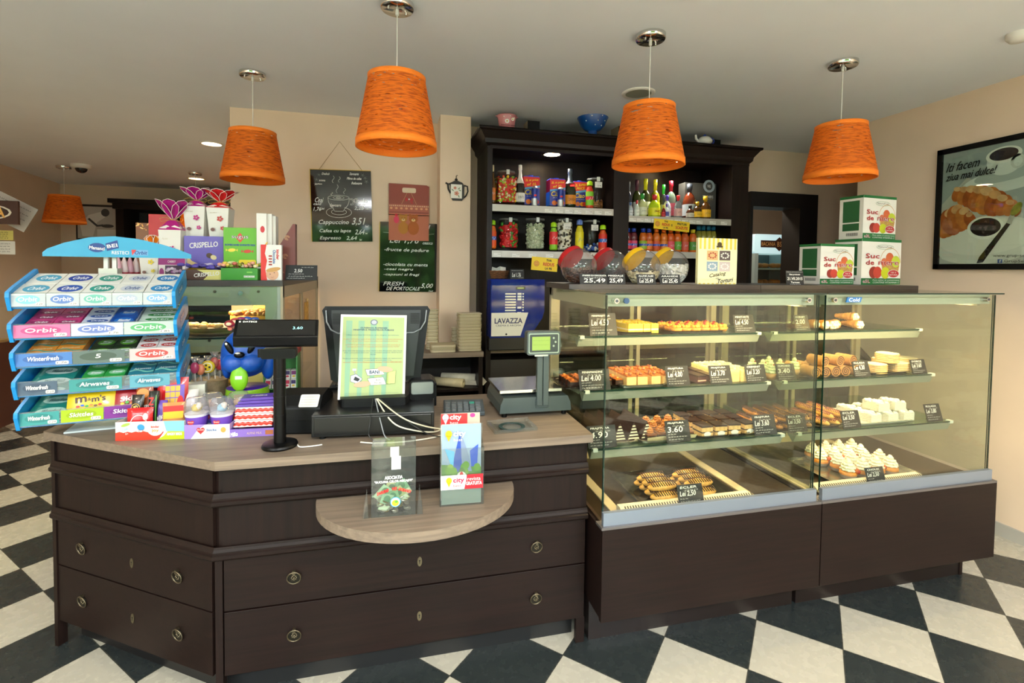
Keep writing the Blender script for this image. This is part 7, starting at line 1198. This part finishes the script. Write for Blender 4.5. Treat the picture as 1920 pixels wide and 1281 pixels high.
lay(slab(.028, M('#4a2a2c', .4), CHO, .05, .11).box(-.0255, .0255, -.0555, -.055, .008, .014, M('#d8a890', .5)), 'chocolate_bar_cake', 'low dark chocolate bar cake with a pink line on the middle shelf', 'cake slice', grid(1290, 1338, 2, 2, .1, .12, 2, 0, .002), 'chocolate bar cakes')
lay(slab(.05, M('#d9bf7c', .7, noise=.15, sc_=70), M('#e0cc8c', .7, bump=.8, sc_=200), .055, .11, ['#d8c080', '#e8d8a0']), 'crumb_cake_slice', 'tall pale yellow crumb covered slice on the middle shelf', 'cake slice', grid(1332, 1394, 3, 2, .09, .12, 2, 0, .002), 'pale crumb slices')
def swirl(m, r0, h, z0, mt, n=4):
    for k in range(n):
        rk = r0*(1, .93, .72, .42)[k]*(1 if n == 4 else .95); zk = z0+h*k/n
        m.lathe([(rk*.7, zk), (rk, zk+h/n*.5), (rk*.72, zk+h/n)], mt, 14)
        for j in range(8): a = j*.785+k*.4; m.ell(rk*.92*math.cos(a), rk*.92*math.sin(a), zk+h/n*.5, rk*.2, rk*.2, h/n*.45, mt, 6, 4)
    m.ell(0, 0, z0+h*.98, r0*.32, r0*.32, r0*.3, mt, 8, 6); return m
MNT = M('#d4deb8', .5, sss=.15)
lay(swirl(MB().lathe([(0, 0), (.022, 0), (.029, .03), (0, .03)], M('#b08858', .7), 14), .026, .055, .03, MNT).ell(.006, -.012, .075, .004, .004, .004, M('#c0202c', .3), 6, 4).ell(-.01, -.006, .066, .004, .004, .004, M('#c0202c', .3), 6, 4), 'cream_cupcake', 'cupcake with a tall pale green cream swirl and red crumbs on the middle shelf', 'cupcake', [(p.x, p.y, p.z, 0) for p in (row(1410, 2, .16), row(1430, 2, .12), row(1441, 2, .2), row(1462, 2, .12), row(1489, 2, .13), row(1445, 2, .06))], 'pale green cupcakes')
tray('dark tray under the rolled cake slices on the middle shelf', 1508, 1596, 2, .03, .2)
def roul():
    m = MB().cyly(0, .028, -.045, .045, .028, M('#a8763c', .7, noise=.2, sc_=60), 20); pts = [(.0255*(1-k/44)*math.cos(k*.36), .028+.0255*(1-k/44)*math.sin(k*.36)) for k in range(44)]; m.line(pts, .005, -.0458, M('#34180c', .5)); return m
lay(roul(), 'rolled_cake_slice', 'rolled sponge slice showing a brown spiral on the middle shelf', 'cake slice', grid(1508, 1600, 5, 2, .07, .1, 2, TZ, .001)+[(row(x, 2, .08).x, SH[2][1]+.08, SH[2][0]+.056, .1) for x in (1532, 1560, 1584)], 'rolled cake slices')
tray('brown tray under the layered wafer cakes on the middle shelf', 1628, 1706, 2, .04, .2)
m = MB()
for k in range(5): m.rbox(-.05, .05, -.05, .05, .001+k*.010, .0065+k*.010, M('#cda868', .7, noise=.2, sc_=60), .03, 'z', 4).rbox(-.047, .047, -.047, .047, .0065+k*.010, .011+k*.010, CRM, .03, 'z', 4)
lay(m, 'layered_cake', 'round cornered layered cake of brown sheets and pale cream on the middle shelf', 'cake', [(row(x, 2, d).x, SH[2][1]+d, SH[2][0]+TZ+z, r_) for x, d, z, r_ in ((1640, .08, 0, .1), (1682, .09, 0, -.1), (1655, .2, .0, 0), (1698, .2, 0, .2), (1662, .1, .052, .2))], 'layered wafer cakes')
# lower shelf
tray('silver tray under the striped chocolate wedges on the lower shelf', 1108, 1196, 3, .04, .28, '#b8b4a8', .8)
m = MB().prism([(-.035, 0), (.035, 0), (0, .085)], -.11, .11, CHO)
for k in range(5): z = .008+k*.014; hw = .035*(1-z/.085)*.9; m.poly([(-hw, z), (hw, z), (hw*.86, z+.006), (-hw*.86, z+.006)], -.1105, CRM)
lay(m, 'striped_wedge', 'chocolate covered wedge cake with white cream stripes on the lower shelf', 'cake', [(row(x, 3, .17).x, SH[3][1]+.17, SH[3][0]+TZ, .05) for x in (1118, 1143, 1168, 1192)], 'striped wedges')
tray('silver tray under the chocolate swirl cakes on the lower shelf', 1206, 1296, 3, .03, .28, '#c8c4b8', .85)
m = swirl(MB().box(-.026, .026, -.026, .026, 0, .022, CHO).box(-.0262, .0262, -.0262, .0262, .022, .028, M('#6a3c1c', .4)), .02, .026, .028, M('#b8702c', .35, coat=.2), 3)
m.add([(-.03, -.03, 0), (.03, -.03, 0), (.036, -.04, .02), (-.036, -.04, .02)], [(0, 1, 2, 3)], M('#e0cfa0', .7)); lay(m, 'swirl_cake', 'square chocolate cake with a caramel cream swirl on the lower shelf', 'cake', grid(1206, 1300, 4, 3, .07, .075, 3, TZ), 'swirl cakes')
tray('dark tray under the layered chocolate squares on the lower shelf', 1312, 1408, 3, .03, .28)
lay(MB().box(-.03, .03, -.035, .035, 0, .018, SPG).box(-.0305, .0305, -.0352, .0352, .018, .024, CHO).box(-.03, .03, -.035, .035, .024, .044, SPG).box(-.031, .031, -.036, .036, .044, .052, CHO).oval(0, .013, .02, .011, -.0358, M('#e4e0d8', .5), 14), 'layered_square', 'square sponge cake with two dark chocolate layers on the lower shelf', 'cake slice', grid(1306, 1412, 4, 3, .07, .085, 3, TZ, .002), 'layered chocolate squares')
def eclair(top, body='#c88a3c', zig='#3a1c10'):
    m = MB().ell(0, 0, .016, .021, .062, .016, M(body, .5, noise=.2, sc_=60), 14, 10).ell(0, 0, .022, .017, .055, .012, M(top, .3, coat=.3), 14, 8)
    for k in range(11): y = -.05+.0095*k; m.tube([(-.018, y, .026), (-.009, y+.004, .0335), (.003, y+.001, .0355), (.017, y+.006, .028)], .0021, M(zig, .3), 5)
    return m
tray('dark tray under the chocolate eclairs on the lower shelf', 1428, 1512, 3, .04, .24)
lay(eclair('#7a4a24', '#b87a34'), 'chocolate_eclair', 'eclair with brown glaze and dark zigzag on the lower shelf', 'eclair', grid(1424, 1516, 5, 3, .09, .13, 2, TZ, .001)+grid(1430, 1510, 4, 3, .1, .12, 2, .034, .001), 'chocolate eclairs')
tray('brown tray under the vanilla eclairs on the lower shelf', 1534, 1582, 3, .04, .24)
lay(eclair('#d89a50', '#d8a048', '#7a3420'), 'vanilla_eclair', 'eclair with golden glaze and brown zigzag on the lower shelf', 'eclair', grid(1530, 1586, 3, 3, .09, .13, 2, TZ, .001)+grid(1536, 1580, 2, 3, .1, .12, 2, .034, .001), 'vanilla eclairs')
m = MB().box(-.034, .034, -.05, .05, 0, .042, M('#d6d6c8', .6, bump=1, sc_=120, sss=.2))
for k in range(24): m.ell(rnd.uniform(-.03, .03), rnd.uniform(-.045, .045), .043, .011, .011, .009, M('#dcdccf', .6, bump=1, sc_=120, sss=.2), 6, 4, .25)
tray('pale board under the white cream cakes on the lower shelf', 1612, 1712, 3, .04, .24, '#c8c8b8'); lay(m, 'white_cream_cake', 'white cream covered cake block with coconut on the lower shelf', 'cake', grid(1614, 1706, 3, 3, .09, .11, 2, TZ, .001)+grid(1628, 1690, 2, 3, .12, .1, 1, .05, .001), 'white cream cakes')
# floor of the cases
def G0(x, y): return G(x, y, .572)
tr = tray('gold rimmed dark tray with iced eclairs on the floor of the first case', 1172, 1345, 0, .04, .3, '#3a3428', .7); q = G0(1268, 918); tr.location = (q.x-.0, 1.93, .569)
lay(eclair('#c89a3c', '#d09a4c', '#34160a'), 'iced_eclair', 'eclair with dark zigzag icing on the gold rimmed tray', 'eclair', [(q.x+x, 1.985+y, .572+TZ+z, rad(90)) for x in (-.115, .07) for y, z in ((-.05, 0), (0, 0), (.05, 0), (.10, 0), (-.025, .032), (.025, .032), (.075, .032))], 'iced eclairs', 1.2)
q = G0(1615, 885); tr = tray('silver tray under the cream puffs on the floor of the second case', 1545, 1700, 0, .03, .3, '#a8a498', .8); tr.location = (q.x, 1.91, .569)
m = swirl(MB().lathe([(0, 0), (.026, 0), (.036, .016), (.034, .03), (0, .036)], M('#c07c2c', .5, noise=.25, sc_=50), 16), .031, .046, .032, M('#f4ecd2', .5, sss=.2), 4).ell(.022, -.026, .034, .015, .010, .015, M('#b0541c', .3), 10, 6).ell(.025, -.033, .034, .009, .006, .009, M('#a02814', .2), 10, 6).lathe([(.028, .0), (.037, .018)], glass('paper_cup', '#efe0b8', 1, .2, 1.4, .3), 14, 0, 0, -.001, close=False)
lay(m, 'cream_puff', 'cream puff with a tall piped swirl and a dab of jam in the second case', 'cream puff', [(q.x-.135+.088*i+.03*(j % 2), 1.965+.082*j, .572+TZ, .3*i) for j in range(4) for i in range(4)], 'cream puffs', 1.08)
# chalk price signs along the shelves
n_ = 0
PS = [(1, 1130, 55, 42, 'MINIPRAJITURA', 'Lei 4.50', 'before the lemon cakes'), (1, 1394, 48, 36, 'MINITARTE', 'Lei 4.50', 'beside the berry tarts'), (1, 1502, 36, 34, 'CORNET', '2.00', 'beside the cream horns on the upper shelf'),
 (2, 1116, 62, 38, 'MINIAMANDINE', 'Lei 4.00', 'before the small chocolate squares'), (2, 1272, 50, 38, 'PRAJITURA', 'Lei 4.00', 'at the end of the caramel slices'), (2, 1352, 50, 36, 'PRAJITURA', 'Lei 3.70', 'before the pale crumb slices'), (2, 1418, 48, 35, 'CREMSNIT', 'Lei 3.20', 'between the crumb slices and the green cupcakes'),
 (2, 1475, 46, 34, 'CUPCAKES', '3.40', 'under the green cupcakes in the second case'), (2, 1616, 44, 34, 'RULADA', 'Lei 4.30', 'between the rolled slices and the layered cakes'), (2, 1723, 42, 32, 'DOBOS', 'Lei 3.60', 'beyond the layered wafer cakes'),
 (3, 1132, 58, 40, 'PRAJITURA', '4.90', 'before the striped chocolate wedges'), (3, 1275, 53, 40, 'PRAJITURA', '3.60', 'before the caramel swirl cakes'), (3, 1438, 54, 40, 'PRAJITURA', 'Lei 3.60', 'at the end of the layered chocolate squares'), (3, 1498, 48, 36, 'ECLER', 'Lei 3,50', 'before the brown glazed eclairs'), (3, 1600, 48, 36, 'ECLER', 'Lei 3,50', 'between the golden eclairs and the white cakes'), (3, 1755, 46, 38, 'RULADA', 'Lei 3,80', 'beyond the white cream cakes'),
 (0, 1297, 56, 40, 'ECLER', 'Lei 2,50', 'before the iced eclairs on the case floor'), (0, 1643, 50, 36, 'CHOUX', 'Lei 2,50', 'before the cream puffs on the case floor')]
for s, cx, wp, hp, a, b, lb in PS:
    z, yf = SH[s]; dy = .018 if s else .03; Y = yf+dy; k = Y/FOC*1.02; p = A(cx, 700, Y)
    if s == 0: Y -= .02
    sign('price_sign', 'chalk price sign reading '+b.replace('Lei ', '')+' '+lb, (p.x, Y-.008, z), wp*k*1.06, hp*k*1.08, .3, [(a, .87, .1, .66, -.05), (b, .58, .26, .62, -.1)], scr=[(.74, .3, .8, .07), (.36, .08, .4, .06), (.24, .08, .85, .06), (.12, .08, .7, .06)])
# ================================================================ chewing gum stand
PL = A(24, 578, 2.22); PRt = A(325, 582, 2.315); W_ = math.hypot(PRt.x-PL.x, PRt.y-PL.y); RZ = math.atan2(PRt.y-PL.y, PRt.x-PL.x); BL_ = M('#1188cc', .35, name='sky_blue_plastic'); BLD = M('#0d6fb0', .4)
gs = TH('gum_display_stand', 'sky blue five tier chewing gum stand with an arched header on the counter', 'display stand', (PL.x, PL.y, 0), RZ); RM = Matrix.Translation((PL.x, PL.y, 0)) @ Matrix.Rotation(RZ, 4, 'Z')
SL = rad(19); DP = .245; TI = []
ys = (578, 637, 691, 745, 803); xsL = (17, 24, 21, 28, 24)
for k in range(5): TI.append(A(xsL[k], ys[k], 2.22).z)
def tier(k): return RM @ Matrix.Translation((.004*k, .0, TI[k]+.004)) @ Matrix.Rotation(SL, 4, 'X')
INV = RM.inverted()
def cards(m, L):
    for (x0, x1, c_, tx, tc_, pr) in L:
        m.rect(x0*W_, x1*W_, .004, .052, -.0036, M(c_, .35)); xm = (x0+x1)/2*W_; ww = (x1-x0)*W_
        if tx: m.oval(xm-ww*.02, .03, ww*.36, .017, -.0039, M(tc_, .4), 20); m.text(tx, xm-ww*.02, .031, ww*(.56 if len(tx) > 2 else .1), .016, -.0043, CHALK if tc_ != '#e8e8e8' else M('#5a70a0', .4), .15, 0, .0005)
        if pr: m.prism(rr(xm+ww*.2, xm+ww*.44, .006, .019, .004, 2), -.0044, -.0042, WHT); m.text(pr, xm+ww*.32, .0125, ww*.18, .007, -.0048, INK, .2)
CARDS = [[(i/5, (i+1)/5-.004, '#b8c0c4', 'Orbit', c_, '2.29') for i, c_ in enumerate(('#7fc0c8', '#5c7cb8', '#6ab0a0', '#a8b4c4', '#7aa8d0'))], [(0, .33, '#d8709c', 'Orbit', '#b84a80', '1.76'), (.335, .66, '#c0c8dc', 'Orbit', '#6a7cb8', '1.76'), (.665, 1, '#b8d4c0', 'Orbit', '#5ca870', '1.85')],
 [(0, .33, '#4a78b8', 'Winterfresh', '#3a60a0', '1.76'), (.335, .66, '#5c6c68', '5', '#46564c', '2.20'), (.69, 1, '#d8b8b8', 'Orbit', '#b84a48', '1.85')], [(0, .23, '#4a5c70', 'Winterfresh', '#3c4c60', '2.29'), (.3, .63, '#3a8c8c', 'Airwaves', '#2a7474', '2.06'), (.68, .95, '#5c9cb0', 'Airwaves', '#3c8094', None)],
 [(0, .23, '#3a9090', 'Winterfresh', '#2c7c7c', '2.29'), (.24, .5, '#9cb81c', 'Skittles', '#8ca414', '1.73'), (.505, .80, '#7a2c8c', 'Skittles', '#6c2480', '1.73')]]
for k in range(5):
    T_ = INV @ tier(k); m = MB(); m.T = T_
    m.box(0, W_, 0, DP, -.004, 0, BL_).box(0, W_, -.003, .0, -.006, .012, BL_).box(0, W_, DP-.003, DP, 0, .02, BLD); tr_ = m.build('tray', gs)
    for x in (-.012, W_):
        m = MB(); m.T = T_; q = [(-.012, -.012), (-.014, .045), (-.006, .062), (.04, .066), (DP, .066), (DP+.004, .0), (DP-.02, -.012)]; m.prism(q, x, x+.012, BL_, 'x'); 
        if x > 0: m.add([(x+.0125, .05, .015), (x+.0125, .16, .015), (x+.0125, .16, .045), (x+.0125, .05, .045)], [(0, 1, 2, 3)], BLD); mm = MB(); mm.T = m.T @ Matrix.Translation((x+.013, .1, .03)) @ Matrix.Rotation(math.pi/2, 4, 'Z'); mm.text('Orbit', 0, 0, .07, .018, 0, CHALK, .15, 0, .0004); mm.build('side_print', m.build('side_panel', tr_, bevel=.003))
        else: m.build('side_panel', tr_, bevel=.003)
    m = MB(); m.T = T_; m.T = INV @ tier(k) @ Matrix.Rotation(-SL, 4, 'X') @ Matrix.Translation((0, -.008, -.002)); m.box(0, W_-.002, -.003, 0, .0, .056, glass('card_sleeve', '#e8eef0', 1.5, .05, 1.45, .12)); cards(m, CARDS[k]); P('printed price cards behind clear plastic', o=m.build('price_strip', tr_))
m = MB().box(W_*.40, W_*.43, DP+.02, DP+.04, CT, TI[0]+.24, WHT).box(W_*.46, W_*.49, DP+.02, DP+.04, CT, TI[0]+.24, WHT).box(W_*.38, W_*.51, DP-.01, DP+.06, TI[0]+.09, TI[0]+.15, M('#c8ccc0', .4)); m.build('post', gs)
MB().box(.12, W_-.01, .06, DP+.14, CT, CT+.006, M('#c8d4d4', .3)).build('foot_plate', gs)
# arched header
a, b = A(66, 478, 2.38), A(350, 486, 2.44); top = A(172, 441, 2.40).z; hw = math.hypot(b.x-a.x, b.y-a.y); hz = (a.z+b.z)/2; hh_ = top-hz; a2 = RM.inverted() @ a
m = MB(); m.T = Matrix.Translation((a2.x, DP-.02, hz)); m.prism([(0, 0), (hw, 0), (hw, .018), (hw*.9, hh_*.46), (hw*.78, hh_*.7), (hw*.62, hh_*.92), (hw*.46, hh_*1.02), (hw*.3, hh_*.94), (hw*.14, hh_*.66), (hw*.03, hh_*.36), (0, .016)], 0, .006, M('#3f9cc4', .3, name='header_blue', noise=.08, sc_=4)); NVY = M('#1c3c80', .4)
cx = hw*.42; cz = hh_*.52; m.oval(hw*.345, cz-.006, .03, .02, -.001, NVY); m.text('Mananci', hw*.345, cz-.008, .052, .014, -.0015, CHALK, 0, -.1, .0004); m.poly([(hw*.41, cz-.02), (hw*.49, cz-.006), (hw*.48, cz+.028), (hw*.4, cz+.012)], -.001, NVY); m.text('BEI', hw*.445, cz+.003, .036, .014, -.0015, CHALK, 0, .2, .0005); m.text('RESTECI', hw*.50, cz-.026, .06, .014, -.0015, CHALK, 0, 0, .0003)
m.rect(hw*.575, hw*.69, cz-.037, cz-.012, -.001, M('#6aa0cc', .4)); m.poly([(hw*.575, cz-.012), (hw*.61, cz-.012), (hw*.58, cz-.037)], -.0013, M('#c83a3c', .4)); m.text('Orbit', hw*.64, cz-.025, .045, .015, -.0015, NVY, .2, 0, .0004); m.build('header', gs)
def gum(col, w_, d_, h, tx, oc, tc_='#ffffff', wave=None):
    m = MB().box(-w_/2, w_/2, 0, d_, 0, h, M(col, .3)); f = (lambda mm: (mm.oval(w_*.05, d_*.5, w_*.4, d_*.34, -.0005, M(oc, .3), 16), mm.text(tx, w_*.07, d_*.5, w_*.5, d_*.3, -.001, M(tc_, .4), .2, 0, .0004)) if not wave else (mm.line([(-w_*.48+w_*.96*i/10, d_*.3+d_*.18*math.sin(i*.6)) for i in range(11)], d_*.16, -.0005, M(wave, .3)), mm.text(tx, 0, d_*.66, w_*.7, d_*.26, -.001, M(tc_, .4), .1, 0, .0003)))
    m.T = Matrix.Translation((0, 0, h)) @ Matrix.Rotation(-math.pi/2, 4, 'X'); f(m); m.T = None; m.oval(w_*.05, h*.5, w_*.36, h*.36, -.0005, M(oc, .3), 12); return m
def fill(k, x0, x1, nx, nyr, h, proto, name, label, y0=.004, levels=1, grp=None, cat='gum pack', dz=0):
    T_ = tier(k); dx = (x1-x0)*W_/nx; dy = (DP-.012)/nyr; o = None
    m = gum(*((proto[0], dx*.97, dy*.95, h)+proto[1:]))
    for j in range(nyr):
        for i in range(nx):
            M4 = T_ @ Matrix.Translation((x0*W_+dx*(i+.5), y0+dy*j, .0005+dz+rnd.uniform(0, .0005))) @ Matrix.Rotation(rnd.uniform(-.03, .03), 4, 'Z')
            if o is None: o = ONE(m, name, label, cat, grp=grp); c = o
            else: c = o.copy(); C.objects.link(c)
            c.matrix_world = M4
B_ = 'white gum box with %s oval on the top tier of the gum stand'
for i, (col, oc) in enumerate((('light blue', '#3a9ac0'), ('dark blue', '#1c3ca0'), ('green', '#1f8c7c'), ('silver', '#c8ccd4'), ('bright blue', '#1878b8'))): fill(0, i/5, (i+1)/5, 1, 2, .05, ('#e4e2da', 'Orbit', oc, '#ffffff' if col != 'silver' else '#2c4a90'), 'gum_box', B_ % col, grp=col+' gum boxes')
fill(1, .02, .35, 2, 5, .03, ('#c8407c', 'Orbit', '#a02860'), 'gum_pack', 'pink gum pack on the second tier of the gum stand', grp='pink gum packs')
fill(1, .36, .72, 2, 5, .03, ('#d8dce8', 'Orbit', '#23509c'), 'gum_pack', 'white and navy gum pack on the second tier of the gum stand', grp='navy gum packs')
fill(1, .73, .99, 1, 5, .03, ('#d8e8d4', 'Orbit', '#1f8a30'), 'gum_pack', 'white and green gum pack on the second tier of the gum stand', grp='green gum packs')
fill(1, .56, .72, 1, 3, .012, ('#1c4c9c', 'Winterfresh', '#2a70c0'), 'gum_pack', 'dark blue gum pack lying on the navy packs of the second tier', grp='dark blue gum packs', dz=.032)
fill(2, .02, .36, 2, 5, .03, ('#d88a2c', 'Juicyfruit', '#3a9c8c', '#f0e8c0', '#3a9c8c'), 'gum_pack', 'orange gum pack with a teal wave on the third tier of the gum stand', grp='orange gum packs')
fill(2, .40, .70, 2, 3, .028, ('#22301c', '5', '#5c9c2c'), 'gum_pack', 'black and green gum pack on the third tier of the gum stand', grp='black gum packs')
fill(2, .71, .99, 2, 5, .03, ('#e8dcd8', 'Orbit', '#b8281c'), 'gum_pack', 'white gum pack with red oval on the third tier of the gum stand', grp='red oval gum packs')
fill(3, .04, .30, 1, 3, .03, ('#1f7c74', 'Winterfresh', '#c8dcd4', '#1c5c5c'), 'gum_pack', 'teal gum pack on the fourth tier of the gum stand', grp='teal gum packs')
fill(3, .34, .62, 2, 4, .028, ('#2f9c44', 'Airwaves', '#8cd09c'), 'gum_pack', 'bright green gum pack on the fourth tier of the gum stand', grp='bright green gum packs')
fill(3, .64, .99, 2, 4, .03, ('#2c7c90', 'Airwaves', '#bfe0d8', '#e8f4f0', '#8cd8c0'), 'gum_pack', 'blue green gum pack with pale waves on the fourth tier', grp='blue green gum packs')
fill(4, .02, .26, 1, 3, .03, ('#1f7c70', 'Winterfresh', '#a8d0c4', '#1c5c5c'), 'gum_pack', 'teal gum pack on the lowest tier of the gum stand', grp='lowest teal gum packs')
def pch(name, label, kx, ky, w_, h, col, dr, rx=-.35):
    m = MB(); bc = M(col, .3, coat=.3); n = 6; vs = []
    for s_ in (-1, 1):
        for j in range(n+1):
            for i in range(n+1): u, v = i/n*2-1, j/n*2-1; b_ = max(0, (1-u**4)*(1-v**4))**.6; vs.append((u*w_/2, s_*.012*b_, (v+1)/2*h))
    N = (n+1)**2; fs = [(j*(n+1)+i, j*(n+1)+i+1, (j+1)*(n+1)+i+1, (j+1)*(n+1)+i) for j in range(n) for i in range(n)]; m.add(vs, fs+[tuple(reversed([a+N for a in f])) for f in fs], bc, True); dr(m, w_, h, -.0135)
    o = ONE(m, name, label, 'candy bag'); o.matrix_world = tier(4) @ Matrix.Translation((kx*W_, ky, .014)) @ Matrix.Rotation(-SL+rx, 4, 'X')
dm_ = lambda m, w_, h, e: (m.text('m', -w_*.2, h*.6, w_*.22, h*.24, e, M('#3c1c10', .4), 0, .1, .001), m.text('&', -w_*.03, h*.6, w_*.07, h*.14, e, M('#3c1c10', .4)), m.text("m's", w_*.16, h*.62, w_*.28, h*.26, e, M('#3c1c10', .4), 0, .1, .001), [m.oval(w_*(-.25+.09*k), h*(.3+.04*(k % 2)), w_*.04, h*.05, e*1.02, M(('#c82020', '#2060c0', '#20a040', '#e08020', '#6a3c1c')[k % 5], .3), 10) for k in range(6)])
ds_ = lambda m, w_, h, e: (m.text('Skittles', 0, h*.5, w_*.7, h*.2, e, CHALK, .1, .1, .0008), [m.oval(w_*(-.3+.1*k), h*(.25+.05*(k % 2)), w_*.045, h*.06, e*1.02, M(('#e8c020', '#40a030', '#e07020', '#7030a0', '#c02020')[k % 5], .3), 10) for k in range(7)])
for j in range(3): pch('candy_bag', ('yellow candy bag with brown letters, first on the lowest tier', 'yellow candy bag second behind the first on the lowest tier', 'yellow candy bag third and last on the lowest tier')[j], .40+.02*j, .03+.035*j, .155, .088, '#dcb814', dm_)
for j in range(3): pch('candy_bag', ('red candy bag with white letters, first on the lowest tier', 'red candy bag second behind the first on the lowest tier', 'red candy bag third and last on the lowest tier')[j], .70+.02*j, .03+.035*j, .155, .095, '#9c1420', ds_)
